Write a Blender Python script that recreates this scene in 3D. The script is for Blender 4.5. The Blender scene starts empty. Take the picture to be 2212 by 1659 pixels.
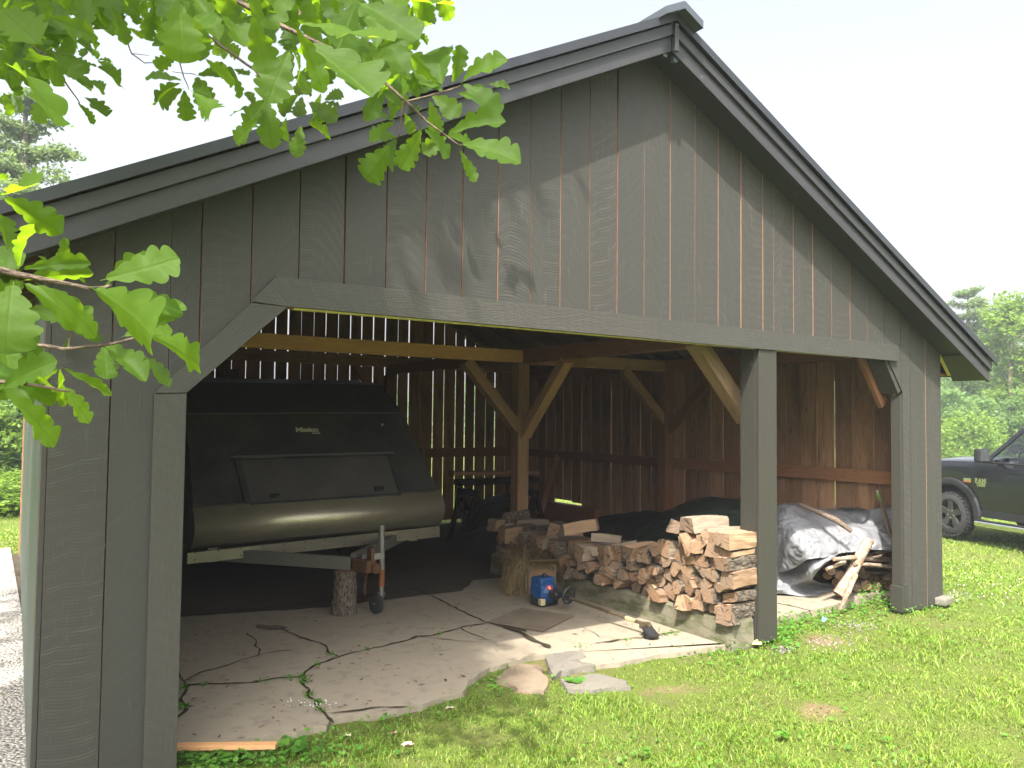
import bpy, bmesh, math, random
import numpy as np
from mathutils import Vector, Matrix, noise
random.seed(7); rng = np.random.default_rng(11)
sc = bpy.context.scene
COL = sc.collection
rad = math.radians

# ---------------------------------------------------------------- camera
W0, H0, FPX = 2212.0, 1659.0, 1719.0
CAM = Vector((-4.9, -3.9505, 1.65))
yaw, pit, rol = rad(33.43), rad(2.34), rad(0.63)
fw = Vector((math.sin(yaw)*math.cos(pit), math.cos(yaw)*math.cos(pit), math.sin(pit)))
r0 = Vector((math.cos(yaw), -math.sin(yaw), 0)); u0 = r0.cross(fw)
rt = r0*math.cos(rol) + u0*math.sin(rol)
up = -r0*math.sin(rol) + u0*math.cos(rol)
cd = bpy.data.cameras.new('camera'); cam = bpy.data.objects.new('camera', cd); COL.objects.link(cam)
cd.sensor_width = 36; cd.lens = FPX/W0*36; cd.clip_end = 2000; cd.clip_start = 0.05
cam.matrix_world = Matrix(((rt.x, up.x, -fw.x, CAM.x), (rt.y, up.y, -fw.y, CAM.y), (rt.z, up.z, -fw.z, CAM.z), (0, 0, 0, 1)))
sc.camera = cam

# ---------------------------------------------------------------- world, sun, exposure
SUN = Vector((-1.1, -1.0, 2.1)).normalized()
w = bpy.data.worlds.new('World'); sc.world = w; w.use_nodes = True
nt = w.node_tree; nt.nodes.clear()
sky = nt.nodes.new('ShaderNodeTexSky'); sky.sky_type = 'NISHITA'; sky.sun_disc = False
sky.sun_elevation = math.asin(SUN.z); sky.sun_rotation = math.atan2(SUN.x, SUN.y)
sky.air_density = 1.0; sky.dust_density = 8.0; sky.ozone_density = 1.0
bg = nt.nodes.new('ShaderNodeBackground'); bg.inputs[1].default_value = 0.15
bw = nt.nodes.new('ShaderNodeRGBToBW'); nt.links.new(sky.outputs[0], bw.inputs[0])   # thin white overcast veil: most of the sky's blue washed out
mx = nt.nodes.new('ShaderNodeMix'); mx.data_type = 'RGBA'; mx.inputs[0].default_value = .72
nt.links.new(sky.outputs[0], mx.inputs[6]); nt.links.new(bw.outputs[0], mx.inputs[7])
wo = nt.nodes.new('ShaderNodeOutputWorld'); nt.links.new(mx.outputs[2], bg.inputs[0]); nt.links.new(bg.outputs[0], wo.inputs[0])
sl = bpy.data.lights.new('sun', 'SUN'); sl.energy = 3.0; sl.angle = rad(0.8); sl.color = (1.0, 0.95, 0.86)
so = bpy.data.objects.new('sun', sl); COL.objects.link(so)
so.rotation_euler = (-SUN).to_track_quat('-Z', 'Y').to_euler(); so.location = (-20, -20, 40)
sc.view_settings.view_transform = 'Standard'; sc.view_settings.look = 'None'
sc.view_settings.exposure = 2.0; sc.view_settings.gamma = 1.0
sc.render.engine = 'CYCLES'
cy = sc.cycles; cy.use_denoising = True
try: cy.denoiser = 'OPENIMAGEDENOISE'
except Exception: pass
cy.max_bounces = 10; cy.diffuse_bounces = 6; cy.glossy_bounces = 4; cy.transmission_bounces = 6; cy.transparent_max_bounces = 8
cy.caustics_reflective = False; cy.caustics_refractive = False

# ---------------------------------------------------------------- photo pixel (2212 wide) -> world point
def ray(u, v):
    return rt*((u-W0/2)/FPX) - up*((v-H0/2)/FPX) + fw
def onX(u, v, x):
    d = ray(u, v); return CAM + d*((x-CAM.x)/d.x)
def onY(u, v, y):
    d = ray(u, v); return CAM + d*((y-CAM.y)/d.y)
def onZ(u, v, z=0.0):
    d = ray(u, v); return CAM + d*((z-CAM.z)/d.z)
def onD(u, v, dep):
    return CAM + ray(u, v)*dep
def project(p):
    q = Vector(p)-CAM; d = q.dot(fw); return (W0/2+q.dot(rt)/d*FPX, H0/2-q.dot(up)/d*FPX, d)

# ---------------------------------------------------------------- mesh helpers
class MB:
    """collects faces with a board-local attribute 'bl' (u across, v along, random) and a material slot"""
    def __init__(s): s.v = []; s.f = []; s.m = []; s.bl = []
    def face(s, pts, uv=None, r=0.0, m=0):
        b = len(s.v); s.v += [tuple(p) for p in pts]
        s.f.append(tuple(range(b, b+len(pts)))); s.m.append(m)
        if uv is None: uv = [(p[0], p[1]) for p in pts]
        s.bl += [(a, c, r) for a, c in uv]
    def shared(s, verts, faces, uvs=None, r=0.0, m=0):
        b = len(s.v); s.v += [tuple(p) for p in verts]
        for f in faces:
            s.f.append(tuple(b+i for i in f)); s.m.append(m)
            for i in f:
                p = uvs[i] if uvs else (verts[i][0], verts[i][1])
                s.bl.append((p[0], p[1], r))
    def hexa(s, P, L=None, r=None, m=0, me=None):
        """P = 8 points, 0-3 one end (loop), 4-7 the other end; faces of the sides run along v. sides: 0-1,1-2,2-3,3-0. me = material of sides 1 and 3"""
        r = random.random() if r is None else r
        P = [Vector(p) for p in P]; me = m if me is None else me
        ln = (P[4]-P[0]).length if L is None else L
        b = len(s.v); s.v += [tuple(p) for p in P]
        acc = 0
        for k in range(4):
            k2 = (k+1) % 4; wd = (P[k2]-P[k]).length
            s.f.append((b+k, b+k2, b+4+k2, b+4+k)); s.m.append(me if k in (1, 3) else m)
            s.bl += [(acc, 0, r), (acc+wd, 0, r), (acc+wd, ln, r), (acc, ln, r)]; acc += wd+.37
        for q in ((3, 2, 1, 0), (4, 5, 6, 7)):
            s.f.append(tuple(b+i for i in q)); s.m.append(me)
            d1 = (P[1]-P[0]).length; d2 = (P[3]-P[0]).length
            s.bl += [(x, y, r) for x, y in ((0, d2), (d1, d2), (d1, 0), (0, 0))]
    def beam(s, p0, p1, wd, ht, upv=(0, 0, 1), m=0, me=None, r=None):
        p0, p1 = Vector(p0), Vector(p1); d = (p1-p0).normalized(); upv = Vector(upv)
        a = d.cross(upv).normalized(); c = a.cross(d).normalized()
        A, C_ = a*wd/2, c*ht/2
        s.hexa([p0-A-C_, p0+A-C_, p0+A+C_, p0-A+C_, p1-A-C_, p1+A-C_, p1+A+C_, p1-A+C_], m=m, me=me, r=r)
    def box(s, c, size, m=0, rot=None, r=None):
        c = Vector(c); x, y, z = [q/2 for q in size]
        P = [Vector(q) for q in ((-x, -y, -z), (x, -y, -z), (x, y, -z), (-x, y, -z), (-x, -y, z), (x, -y, z), (x, y, z), (-x, y, z))]
        if rot is not None: P = [rot @ q for q in P]
        s.hexa([c+q for q in P], m=m, r=r)
    def tube(s, path, radii, n=10, m=0, cap=True, r=None, mc=None):
        r = random.random() if r is None else r; mc = m if mc is None else mc
        path = [Vector(p) for p in path]
        if not hasattr(radii, '__len__'): radii = [radii]*len(path)
        b = len(s.v); prev = None; ln = 0
        for i, p in enumerate(path):
            t = (path[min(i+1, len(path)-1)]-path[max(i-1, 0)]).normalized()
            if prev is None:
                prev = t.orthogonal().normalized()
            prev = (prev - t*prev.dot(t)).normalized(); bi = t.cross(prev)
            for k in range(n):
                a = 2*math.pi*k/n
                s.v.append(tuple(p + (prev*math.cos(a)+bi*math.sin(a))*radii[i]))
        for i in range(len(path)-1):
            l2 = ln+(path[i+1]-path[i]).length; ra = radii[i]*2*math.pi/n
            for k in range(n):
                k2 = (k+1) % n
                s.f.append((b+i*n+k, b+i*n+k2, b+(i+1)*n+k2, b+(i+1)*n+k)); s.m.append(m)
                s.bl += [(k*ra, ln, r), ((k+1)*ra, ln, r), ((k+1)*ra, l2, r), (k*ra, l2, r)]
            ln = l2
        if cap:
            for o, rr, rev in ((b, radii[0], 1), (b+(len(path)-1)*n, radii[-1], 0)):
                idx = [o+k for k in range(n)]; uv = [(math.cos(2*math.pi*k/n)*rr, math.sin(2*math.pi*k/n)*rr) for k in range(n)]
                if rev: idx.reverse(); uv.reverse()
                s.f.append(tuple(idx)); s.m.append(mc); s.bl += [(x, y, r) for x, y in uv]
    def lathe(s, base, axis, prof, n=20, m=0, r=None, cap=True):
        """prof = list of (distance along axis, radius)"""
        axis = Vector(axis).normalized(); base = Vector(base)
        s.tube_profile(base, axis, prof, n, m, r, cap)
    def tube_profile(s, base, axis, prof, n, m, r, cap=True):
        r = random.random() if r is None else r
        p = axis.orthogonal().normalized(); q = axis.cross(p); b = len(s.v)
        for d, rr in prof:
            for k in range(n):
                a = 2*math.pi*k/n
                s.v.append(tuple(base+axis*d+(p*math.cos(a)+q*math.sin(a))*max(rr, 1e-4)))
        for i in range(len(prof)-1):
            for k in range(n):
                k2 = (k+1) % n
                s.f.append((b+i*n+k, b+i*n+k2, b+(i+1)*n+k2, b+(i+1)*n+k)); s.m.append(m)
                s.bl += [(k/n, prof[i][0], r), ((k+1)/n, prof[i][0], r), ((k+1)/n, prof[i+1][0], r), (k/n, prof[i+1][0], r)]
        for o, rev in ((b, 1), (b+(len(prof)-1)*n, 0)) if cap else ():
            idx = [o+k for k in range(n)]
            if rev: idx.reverse()
            s.f.append(tuple(idx)); s.m.append(m); s.bl += [(0, 0, r)]*n
    def prism(s, poly, vec, m=0, me=None, r=None):
        """poly = ordered 3D points (planar), extruded by vec; me = material of sides"""
        r = random.random() if r is None else r; me = m if me is None else me
        poly = [Vector(p) for p in poly]; vec = Vector(vec); n = len(poly); b = len(s.v)
        ax = (poly[1]-poly[0]).normalized(); nn = vec.normalized(); ay = nn.cross(ax)
        uv = [((p-poly[0]).dot(ax), (p-poly[0]).dot(ay)) for p in poly]
        s.v += [tuple(p) for p in poly]+[tuple(p+vec) for p in poly]
        s.f.append(tuple(b+i for i in range(n))[::-1]); s.m.append(m); s.bl += [(x, y, r) for x, y in uv[::-1]]
        s.f.append(tuple(b+n+i for i in range(n))); s.m.append(m); s.bl += [(x, y, r) for x, y in uv]
        acc = 0; ln = vec.length
        for i in range(n):
            j = (i+1) % n; wd = (poly[j]-poly[i]).length
            s.f.append((b+i, b+j, b+n+j, b+n+i)); s.m.append(me)
            s.bl += [(acc, 0, r), (acc+wd, 0, r), (acc+wd, ln, r), (acc, ln, r)]; acc += wd
    def build(s, name, mats, parent=None, smooth=False, bevel=0.0, recalc=True):
        me = bpy.data.meshes.new(name)
        me.from_pydata(s.v, [], s.f)
        at = me.attributes.new('bl', 'FLOAT_VECTOR', 'CORNER')
        at.data.foreach_set('vector', np.array(s.bl, dtype=np.float32).ravel())
        if not isinstance(mats, (list, tuple)): mats = [mats]
        for q in mats: me.materials.append(q)
        me.polygons.foreach_set('material_index', np.array(s.m, dtype=np.int32))
        if recalc:
            bm = bmesh.new(); bm.from_mesh(me); bmesh.ops.recalc_face_normals(bm, faces=bm.faces); bm.to_mesh(me); bm.free()
        if smooth: me.polygons.foreach_set('use_smooth', np.ones(len(me.polygons), dtype=bool))
        me.update()
        return link(name, me, parent, bevel)
def link(name, me, parent=None, bevel=0.0):
    o = bpy.data.objects.new(name, me); COL.objects.link(o)
    if parent is not None:
        o.parent = parent
        o.matrix_parent_inverse = WORLD_OF(parent).inverted()
    if bevel:
        md = o.modifiers.new('edge', 'BEVEL'); md.width = bevel; md.segments = 2; md.limit_method = 'ANGLE'; md.angle_limit = rad(40)
    return o
def WORLD_OF(o):
    m = Matrix.LocRotScale(o.location, o.rotation_euler, o.scale)
    return (WORLD_OF(o.parent) @ o.matrix_parent_inverse @ m) if o.parent else m
def smooth_by_angle(o, ang=35):
    me = o.data
    me.polygons.foreach_set('use_smooth', np.ones(len(me.polygons), dtype=bool))
    me.set_sharp_from_angle(angle=rad(ang))
def thing(name, label, cat, loc=(0, 0, 0), group=None):
    o = bpy.data.objects.new(name, None); COL.objects.link(o); o.location = loc; o.empty_display_size = .2
    o['label'] = label; o['category'] = cat
    if group: o['group'] = group
    return o
def tag(o, label=None, cat=None, group=None, kind=None):
    if label: o['label'] = label
    if cat: o['category'] = cat
    if group: o['group'] = group
    if kind: o['kind'] = kind
    return o
def setting(o): o['kind'] = 'structure'; return o
def text_mesh(txt, size, depth, shear=0.0, bold=0.0, xs=1.0):
    cu = bpy.data.curves.new('lettering', 'FONT'); cu.body = txt; cu.size = size; cu.extrude = depth; cu.offset = bold; cu.shear = shear
    cu.align_x = 'CENTER'; cu.align_y = 'CENTER'; cu.space_character = xs
    o = bpy.data.objects.new('lettering', cu); COL.objects.link(o)
    dg = bpy.context.evaluated_depsgraph_get(); dg.update()
    me = bpy.data.meshes.new_from_object(o.evaluated_get(dg))
    bpy.data.objects.remove(o); bpy.data.curves.remove(cu)
    return me

# ---------------------------------------------------------------- materials
class NT:
    def __init__(s, name):
        s.mat = bpy.data.materials.new(name); s.mat.use_nodes = True; s.t = s.mat.node_tree; s.t.nodes.clear()
        s.out = s.t.nodes.new('ShaderNodeOutputMaterial')
    def n(s, typ, ins=None, **kw):
        nd = s.t.nodes.new('ShaderNode'+typ)
        for k, v in kw.items(): setattr(nd, k, v)
        for k, v in (ins or {}).items():
            sk = nd.inputs[k]
            if isinstance(v, bpy.types.NodeSocket): s.t.links.new(v, sk)
            elif isinstance(v, bpy.types.Node): s.t.links.new(v.outputs[0], sk)
            else: sk.default_value = v
        return nd
    def math(s, op, a, b=None, c=None):
        d = {0: a}
        if b is not None: d[1] = b
        if c is not None: d[2] = c
        return s.n('Math', d, operation=op).outputs[0]
    def bl(s): return s.n('Attribute', attribute_name='bl').outputs['Vector']
    def xyz(s, v): return s.n('SeparateXYZ', {0: v})
    def vec(s, x, y, z): return s.n('CombineXYZ', {0: x, 1: y, 2: z}).outputs[0]
    def scale(s, v, k): return s.n('VectorMath', {0: v, 1: k}, operation='MULTIPLY').outputs[0]
    def noise(s, v, sc_, det=3.0, rough=.55, dist=0.0):
        return s.n('TexNoise', {'Vector': v, 'Scale': sc_, 'Detail': det, 'Roughness': rough, 'Distortion': dist})
    def ramp(s, f, stops, mode='LINEAR'):
        nd = s.n('ValToRGB', {0: f}); cr = nd.color_ramp; cr.interpolation = mode
        while len(cr.elements) > 1: cr.elements.remove(cr.elements[-1])
        for i, (p, c) in enumerate(stops):
            e = cr.elements[0] if i == 0 else cr.elements.new(p)
            e.position = p; e.color = (c[0], c[1], c[2], 1) if hasattr(c, '__len__') else (c, c, c, 1)
        return nd.outputs[0]
    def mix(s, f, a, b, mode='MIX'):
        nd = s.n('Mix', data_type='RGBA', blend_type=mode)
        for k, v in ((0, f), (6, a), (7, b)):
            if isinstance(v, bpy.types.NodeSocket): s.t.links.new(v, nd.inputs[k])
            elif k == 0: nd.inputs[0].default_value = v
            else: nd.inputs[k].default_value = (v[0], v[1], v[2], 1) if hasattr(v, '__len__') else (v, v, v, 1)
        return nd.outputs[2]
    def bump(s, h, st=.3, dist=.01, nrm=None):
        d = {'Height': h, 'Strength': st, 'Distance': dist}
        if nrm is not None: d['Normal'] = nrm
        return s.n('Bump', d).outputs[0]
    def pbr(s, col, rough=.6, normal=None, metal=0.0, spec=.5, **extra):
        d = {'Base Color': col if isinstance(col, bpy.types.NodeSocket) else (col[0], col[1], col[2], 1), 'Roughness': rough, 'Metallic': metal, 'Specular IOR Level': spec}
        if normal is not None: d['Normal'] = normal
        d.update(extra)
        return s.n('BsdfPrincipled', d).outputs[0]
    def done(s, sh): s.t.links.new(sh, s.out.inputs[0]); return s.mat
def plain(name, col, rough=.5, metal=0.0, spec=.5, nz=0.0, nscale=30, bump=0.0):
    q = NT(name); tc = q.n('TexCoord').outputs['Object']
    c = col; nrm = None
    n = q.noise(tc, nscale, 4)
    k = .08+nz
    c = q.mix(n.outputs[0], [x*(1-k) for x in col], [min(1, x*(1+k)) for x in col])
    if bump: nrm = q.bump(n.outputs[0], bump, .004)
    return q.done(q.pbr(c, rough, nrm, metal, spec))
def mat_kerf(name, col, hi, kerf=1.0, cath=0.0, rough=.62):
    """painted rough-sawn board: saw arcs repeat along the board, plus torn grain"""
    q = NT(name); b = q.bl(); s = q.xyz(b); u, v, r = s.outputs[0], s.outputs[1], s.outputs[2]
    seedv = q.vec(u, v, q.math('MULTIPLY', r, 37.0))
    side = q.math('SUBTRACT', q.math('MULTIPLY', q.math('GREATER_THAN', q.math('FRACT', q.math('MULTIPLY', r, 7.13)), .5), 2.0), 1.0)
    off = q.math('MULTIPLY', q.math('SUBTRACT', q.math('FRACT', q.math('MULTIPLY', r, 13.7)), .3), .42)
    uc = q.math('ADD', u, off)
    R = .36
    arc = q.math('MULTIPLY', side, q.math('SQRT', q.math('MAXIMUM', .002, q.math('SUBTRACT', R*R, q.math('MULTIPLY', uc, uc)))))
    wob = q.noise(q.scale(seedv, (1.6, 1.0, 1)), 1.5, 2).outputs[0]
    ph = q.math('ADD', q.math('SUBTRACT', v, arc), q.math('MULTIPLY', wob, .03))
    fr = q.math('ADD', 300.0, q.math('MULTIPLY', q.math('FRACT', q.math('MULTIPLY', r, 3.3)), 160.0))
    k1 = q.math('SINE', q.math('MULTIPLY', ph, fr))
    k2 = q.math('SINE', q.math('MULTIPLY', ph, 97.0))
    amp = q.noise(q.vec(q.math('MULTIPLY', u, 4), q.math('MULTIPLY', ph, 9.0), q.math('MULTIPLY', r, 91.0)), 3.0, 3).outputs[0]
    amp = q.math('MULTIPLY', q.ramp(amp, [(.33, 0.02), (.70, 1)]), q.math('ADD', .45, q.math('MULTIPLY', q.math('FRACT', q.math('MULTIPLY', r, 17.31)), .85)))
    kk = q.math('MULTIPLY', q.math('ADD', q.math('MULTIPLY', k1, .6), q.math('MULTIPLY', k2, .4)), amp)
    grain = q.noise(q.vec(q.math('MULTIPLY', u, 60), q.math('MULTIPLY', v, 2.5), q.math('MULTIPLY', r, 57)), 1.6, 4, .6).outputs[0]
    tear = q.ramp(q.noise(q.vec(q.math('MULTIPLY', u, 26), q.math('MULTIPLY', v, 3.0), q.math('MULTIPLY', r, 21)), 1.5, 5, .65).outputs[0], [(.6, 0), (.72, 1)])
    blot = q.noise(q.scale(seedv, (4, 1.2, 1)), 1.5, 3).outputs[0]
    h = q.math('ADD', q.math('MULTIPLY', kk, .42*kerf), q.math('ADD', q.math('MULTIPLY', grain, .35), q.math('MULTIPLY', tear, .9)))
    if cath:
        ww = q.noise(q.vec(q.math('MULTIPLY', u, 7), q.math('MULTIPLY', v, 1.0), q.math('MULTIPLY', r, 21)), 1.7, 2, .5).outputs[0]
        h = q.math('ADD', h, q.math('MULTIPLY', q.math('SINE', q.math('MULTIPLY', ww, 95.0)), cath))
    hi_f = q.math('ADD', q.math('MULTIPLY', q.ramp(kk, [(.05, 0), (.55, 1)]), .42*kerf), q.math('MULTIPLY', tear, .35))
    c = q.mix(hi_f, col, hi)
    c = q.mix(q.math('MULTIPLY', blot, .55), c, [x*.72 for x in col])
    var = q.math('MULTIPLY', q.math('FRACT', q.math('MULTIPLY', r, 5.77)), .75)
    c = q.mix(var, c, [col[0]*.8, col[1]*.86, col[2]*.9])
    return q.done(q.pbr(c, rough, q.bump(h, .5, .004), 0, .4))
def mat_wood(name, c1, c2, c3=None, knots=0.35, rough=.75, stain=0.0, ringy=1.0):
    q = NT(name); b = q.bl(); s = q.xyz(b); u, v, r = s.outputs[0], s.outputs[1], s.outputs[2]
    rz = q.math('MULTIPLY', r, 43.0)
    g1 = q.noise(q.vec(q.math('MULTIPLY', u, 9), q.math('MULTIPLY', v, .7), rz), 2.0, 3, .5, .4).outputs[0]
    rings = q.math('SINE', q.math('MULTIPLY', g1, 60.0*ringy))
    fine = q.noise(q.vec(q.math('MULTIPLY', u, 90), q.math('MULTIPLY', v, 3), rz), 2.0, 4, .6).outputs[0]
    f = q.math('ADD', q.math('MULTIPLY', rings, .17), q.math('ADD', .18, q.math('MULTIPLY', fine, .6)))
    c = q.mix(f, c1, c2)
    vo = q.n('TexVoronoi', {'Vector': q.vec(q.math('MULTIPLY', u, 6.0), q.math('MULTIPLY', v, 2.6), rz), 'Scale': 1.0, 'Randomness': 1.0})
    kn = q.ramp(vo.outputs['Distance'], [(.05, 1), (.13, 0)])
    c = q.mix(q.math('MULTIPLY', kn, knots), c, [x*.35 for x in c1])
    var = q.n('Mix', data_type='RGBA', blend_type='MULTIPLY')
    tone = q.math('ADD', .72, q.math('MULTIPLY', q.math('FRACT', q.math('MULTIPLY', r, 9.31)), .56))
    c = q.mix(1.0, c, q.n('CombineColor', {0: tone, 1: tone, 2: tone}).outputs[0], 'MULTIPLY')
    if c3 is not None:
        st = q.noise(q.vec(q.math('MULTIPLY', u, 5), q.math('MULTIPLY', v, .8), rz), 1.6, 4, .6).outputs[0]
        c = q.mix(q.ramp(st, [(.48, 0), (.68, stain)]), c, c3)
    h = q.math('ADD', q.math('MULTIPLY', fine, .6), q.math('MULTIPLY', rings, .15))
    return q.done(q.pbr(c, rough, q.bump(h, .35, .003), 0, .3))

M = {}
M['siding'] = mat_kerf('dark grey paint on rough boards', (.041, .0385, .033), (.115, .110, .098))
M['trim'] = mat_kerf('dark grey paint on trim boards', (.049, .046, .039), (.112, .108, .096), .55, .16)
M['trimdark'] = mat_kerf('brown grey paint on posts', (.035, .0325, .025), (.070, .066, .052), .55)
M['sidewall'] = mat_kerf('weathered green grey siding', (.085, .10, .085), (.22, .23, .195), .3)
M['rawedge'] = mat_wood('raw sawn board edge', (.17, .085, .052), (.30, .17, .11), knots=.2)
M['inwall'] = mat_wood('old red brown pine inside', (.26, .135, .072), (.42, .245, .14), (.10, .055, .034), .5, .8, .6)
M['frame'] = mat_wood('aged timber frame', (.24, .128, .068), (.43, .255, .145), (.11, .06, .035), .4, .75, .4)
M['redwood'] = mat_wood('red brown girt timber', (.20, .088, .042), (.33, .16, .082), None, .4, .75)
M['newwood'] = mat_wood('fresh yellow spruce', (.52, .255, .105), (.72, .42, .20), None, .75, .6, 0, .7)
M['roofdeck'] = mat_wood('roof boards underside', (.16, .10, .06), (.28, .19, .115), (.08, .05, .03), .4, .8, .5)
M['yellowstrip'] = plain('yellow edge strip', (.55, .47, .16), .6)
def fascia_mat():
    q = NT('smooth dark grey fascia paint'); tc = q.n('TexCoord').outputs['Object']
    n = q.noise(q.scale(tc, (1, 1, 1)), 2.5, 5).outputs[0]; n2 = q.noise(tc, 60, 3).outputs[0]
    sp = q.ramp(q.noise(tc, 14, 2, .4).outputs[0], [(.74, 0), (.78, 1)])
    c = q.mix(n, (.024, .024, .028), (.040, .040, .044)); c = q.mix(q.math('MULTIPLY', sp, .4), c, (.14, .13, .125))
    return q.done(q.pbr(c, .5, q.bump(q.math('ADD', n2, n), .12, .003), 0, .5))
M['fascia'] = fascia_mat()
M['metalroof'] = plain('dark metal roofing', (.04, .043, .05), .38, .35, .5, .05, 3, .05)
M['metalcap'] = plain('grey metal ridge cap', (.085, .095, .115), .45, .4, .5, .05, 4)
# ---- ground materials
def mat_concrete():
    q = NT('old concrete'); tc = q.n('TexCoord').outputs['Object']
    a = q.noise(tc, 1.1, 6, .6).outputs[0]; b = q.noise(tc, 9, 5, .65).outputs[0]; f = q.noise(tc, 170, 3, .7).outputs[0]
    c = q.mix(a, (.205, .172, .124), (.285, .247, .188))
    c = q.mix(q.ramp(b, [(.52, 0), (.72, .6)]), c, (.125, .105, .084))
    c = q.mix(q.math('MULTIPLY', q.math('GREATER_THAN', f, .62), .25), c, (.17, .15, .12))
    sp = q.n('TexVoronoi', {'Vector': q.scale(tc, (1, 1, 1)), 'Scale': 7.0, 'Randomness': 1.0}).outputs['Distance']
    spm = q.math('MULTIPLY', q.ramp(sp, [(.035, 1), (.06, 0)]), q.math('GREATER_THAN', b, .5))
    c = q.mix(q.math('MULTIPLY', spm, .75), c, (.10, .08, .06))
    h = q.math('ADD', q.math('MULTIPLY', b, .6), q.math('MULTIPLY', f, .35))
    return q.done(q.pbr(c, .88, q.bump(h, .5, .006), 0, .25))
M['concrete'] = mat_concrete()
def mat_kerb():
    q = NT('mossy damp concrete'); tc = q.n('TexCoord').outputs['Object']
    a = q.noise(tc, 3.0, 6, .65).outputs[0]; f = q.noise(tc, 90, 4, .7).outputs[0]
    g = q.noise(q.scale(tc, (1, 1, 3)), 5, 5, .6).outputs[0]
    c = q.mix(a, (.11, .10, .065), (.21, .19, .14)); c = q.mix(q.ramp(g, [(.45, 0), (.62, .85)]), c, (.062, .07, .028))
    return q.done(q.pbr(c, .92, q.bump(q.math('ADD', a, q.math('MULTIPLY', f, .6)), .7, .01), 0, .2))
M['kerb'] = mat_kerb()
def mat_earth(name, a1, a2, sc_=12):
    q = NT(name); tc = q.n('TexCoord').outputs['Object']
    a = q.noise(tc, sc_*.15, 5, .6).outputs[0]; f = q.noise(tc, sc_*4, 5, .7).outputs[0]
    c = q.mix(q.math('ADD', q.math('MULTIPLY', a, .6), q.math('MULTIPLY', f, .4)), a1, a2)
    return q.done(q.pbr(c, .95, q.bump(f, .8, .02), 0, .1))
M['dirt'] = mat_earth('bare brown earth', (.045, .037, .028), (.11, .09, .066))
M['stain'] = mat_earth('damp concrete stain', (.085, .075, .058), (.15, .135, .108), 8)
M['crack'] = mat_earth('crack soil', (.022, .018, .012), (.07, .058, .035), 30)
def mat_lawn():
    q = NT('lawn base'); tc = q.n('TexCoord').outputs['Object']
    a = q.noise(tc, .55, 5, .6).outputs[0]; b = q.noise(tc, 3.2, 4, .6).outputs[0]; f = q.noise(tc, 70, 4, .7).outputs[0]
    c = q.mix(f, (.075, .11, .018), (.14, .175, .038))
    c = q.mix(q.ramp(b, [(.42, 0), (.7, .55)]), c, (.11, .095, .045))
    c = q.mix(q.ramp(a, [(.5, 0), (.72, .5)]), c, (.085, .13, .02))
    sx = q.xyz(tc); tot = None
    for (u, v, ru, rv) in BARE:
        p0 = onZ(u, v, -.035); e = onZ(u+ru, v, -.035)-p0; g = onZ(u, v+rv, -.035)-p0; det = e.x*g.y-e.y*g.x
        dx = q.math('SUBTRACT', sx.outputs[0], p0.x); dy = q.math('SUBTRACT', sx.outputs[1], p0.y)
        a1 = q.math('ADD', q.math('MULTIPLY', dx, g.y/det), q.math('MULTIPLY', dy, -g.x/det)); b1 = q.math('ADD', q.math('MULTIPLY', dx, -e.y/det), q.math('MULTIPLY', dy, e.x/det))
        d = q.math('SUBTRACT', 1.35, q.math('SQRT', q.math('ADD', q.math('MULTIPLY', a1, a1), q.math('MULTIPLY', b1, b1))))
        tot = d if tot is None else q.math('MAXIMUM', tot, d)
    b3_ = q.noise(tc, 9.0, 5, .7).outputs[0]
    m_ = q.math('ADD', q.math('SUBTRACT', tot, .25), q.math('ADD', q.math('MULTIPLY', q.math('SUBTRACT', b, .5), 2.4), q.math('MULTIPLY', q.math('SUBTRACT', b3_, .5), 1.8)))
    c = q.mix(q.ramp(m_, [(.25, 0), (1.0, .75)]), c, q.mix(f, (.13, .085, .05), (.27, .19, .12)))
    return q.done(q.pbr(c, .95, q.bump(f, .9, .02), 0, .1))
BARE = ((1770, 1540, 80, 26), (1440, 1490, 90, 16), (1290, 1487, 60, 10), (1790, 1385, 70, 18), (760, 1553, 60, 8), (1120, 1496, 60, 9), (1200, 1447, 100, 26))
M['lawn'] = mat_lawn()
def mat_blade():
    q = NT('grass blade'); s = q.xyz(q.bl()); v, r = s.outputs[1], s.outputs[2]
    c = q.ramp(r, [(0, (.10, .195, .02)), (.45, (.165, .265, .028)), (.8, (.24, .31, .04)), (.93, (.27, .28, .07)), (1, (.36, .30, .13))])
    c = q.mix(q.math('MULTIPLY', v, .55), c, q.mix(.5, c, (.24, .32, .05)))
    d = q.pbr(c, .5, None, 0, .35)
    t = q.n('BsdfTranslucent', {'Color': q.mix(.5, c, (.22, .40, .02))}).outputs[0]
    return q.done(q.n('MixShader', {0: .38, 1: d, 2: t}).outputs[0])
M['blade'] = mat_blade()
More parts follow.
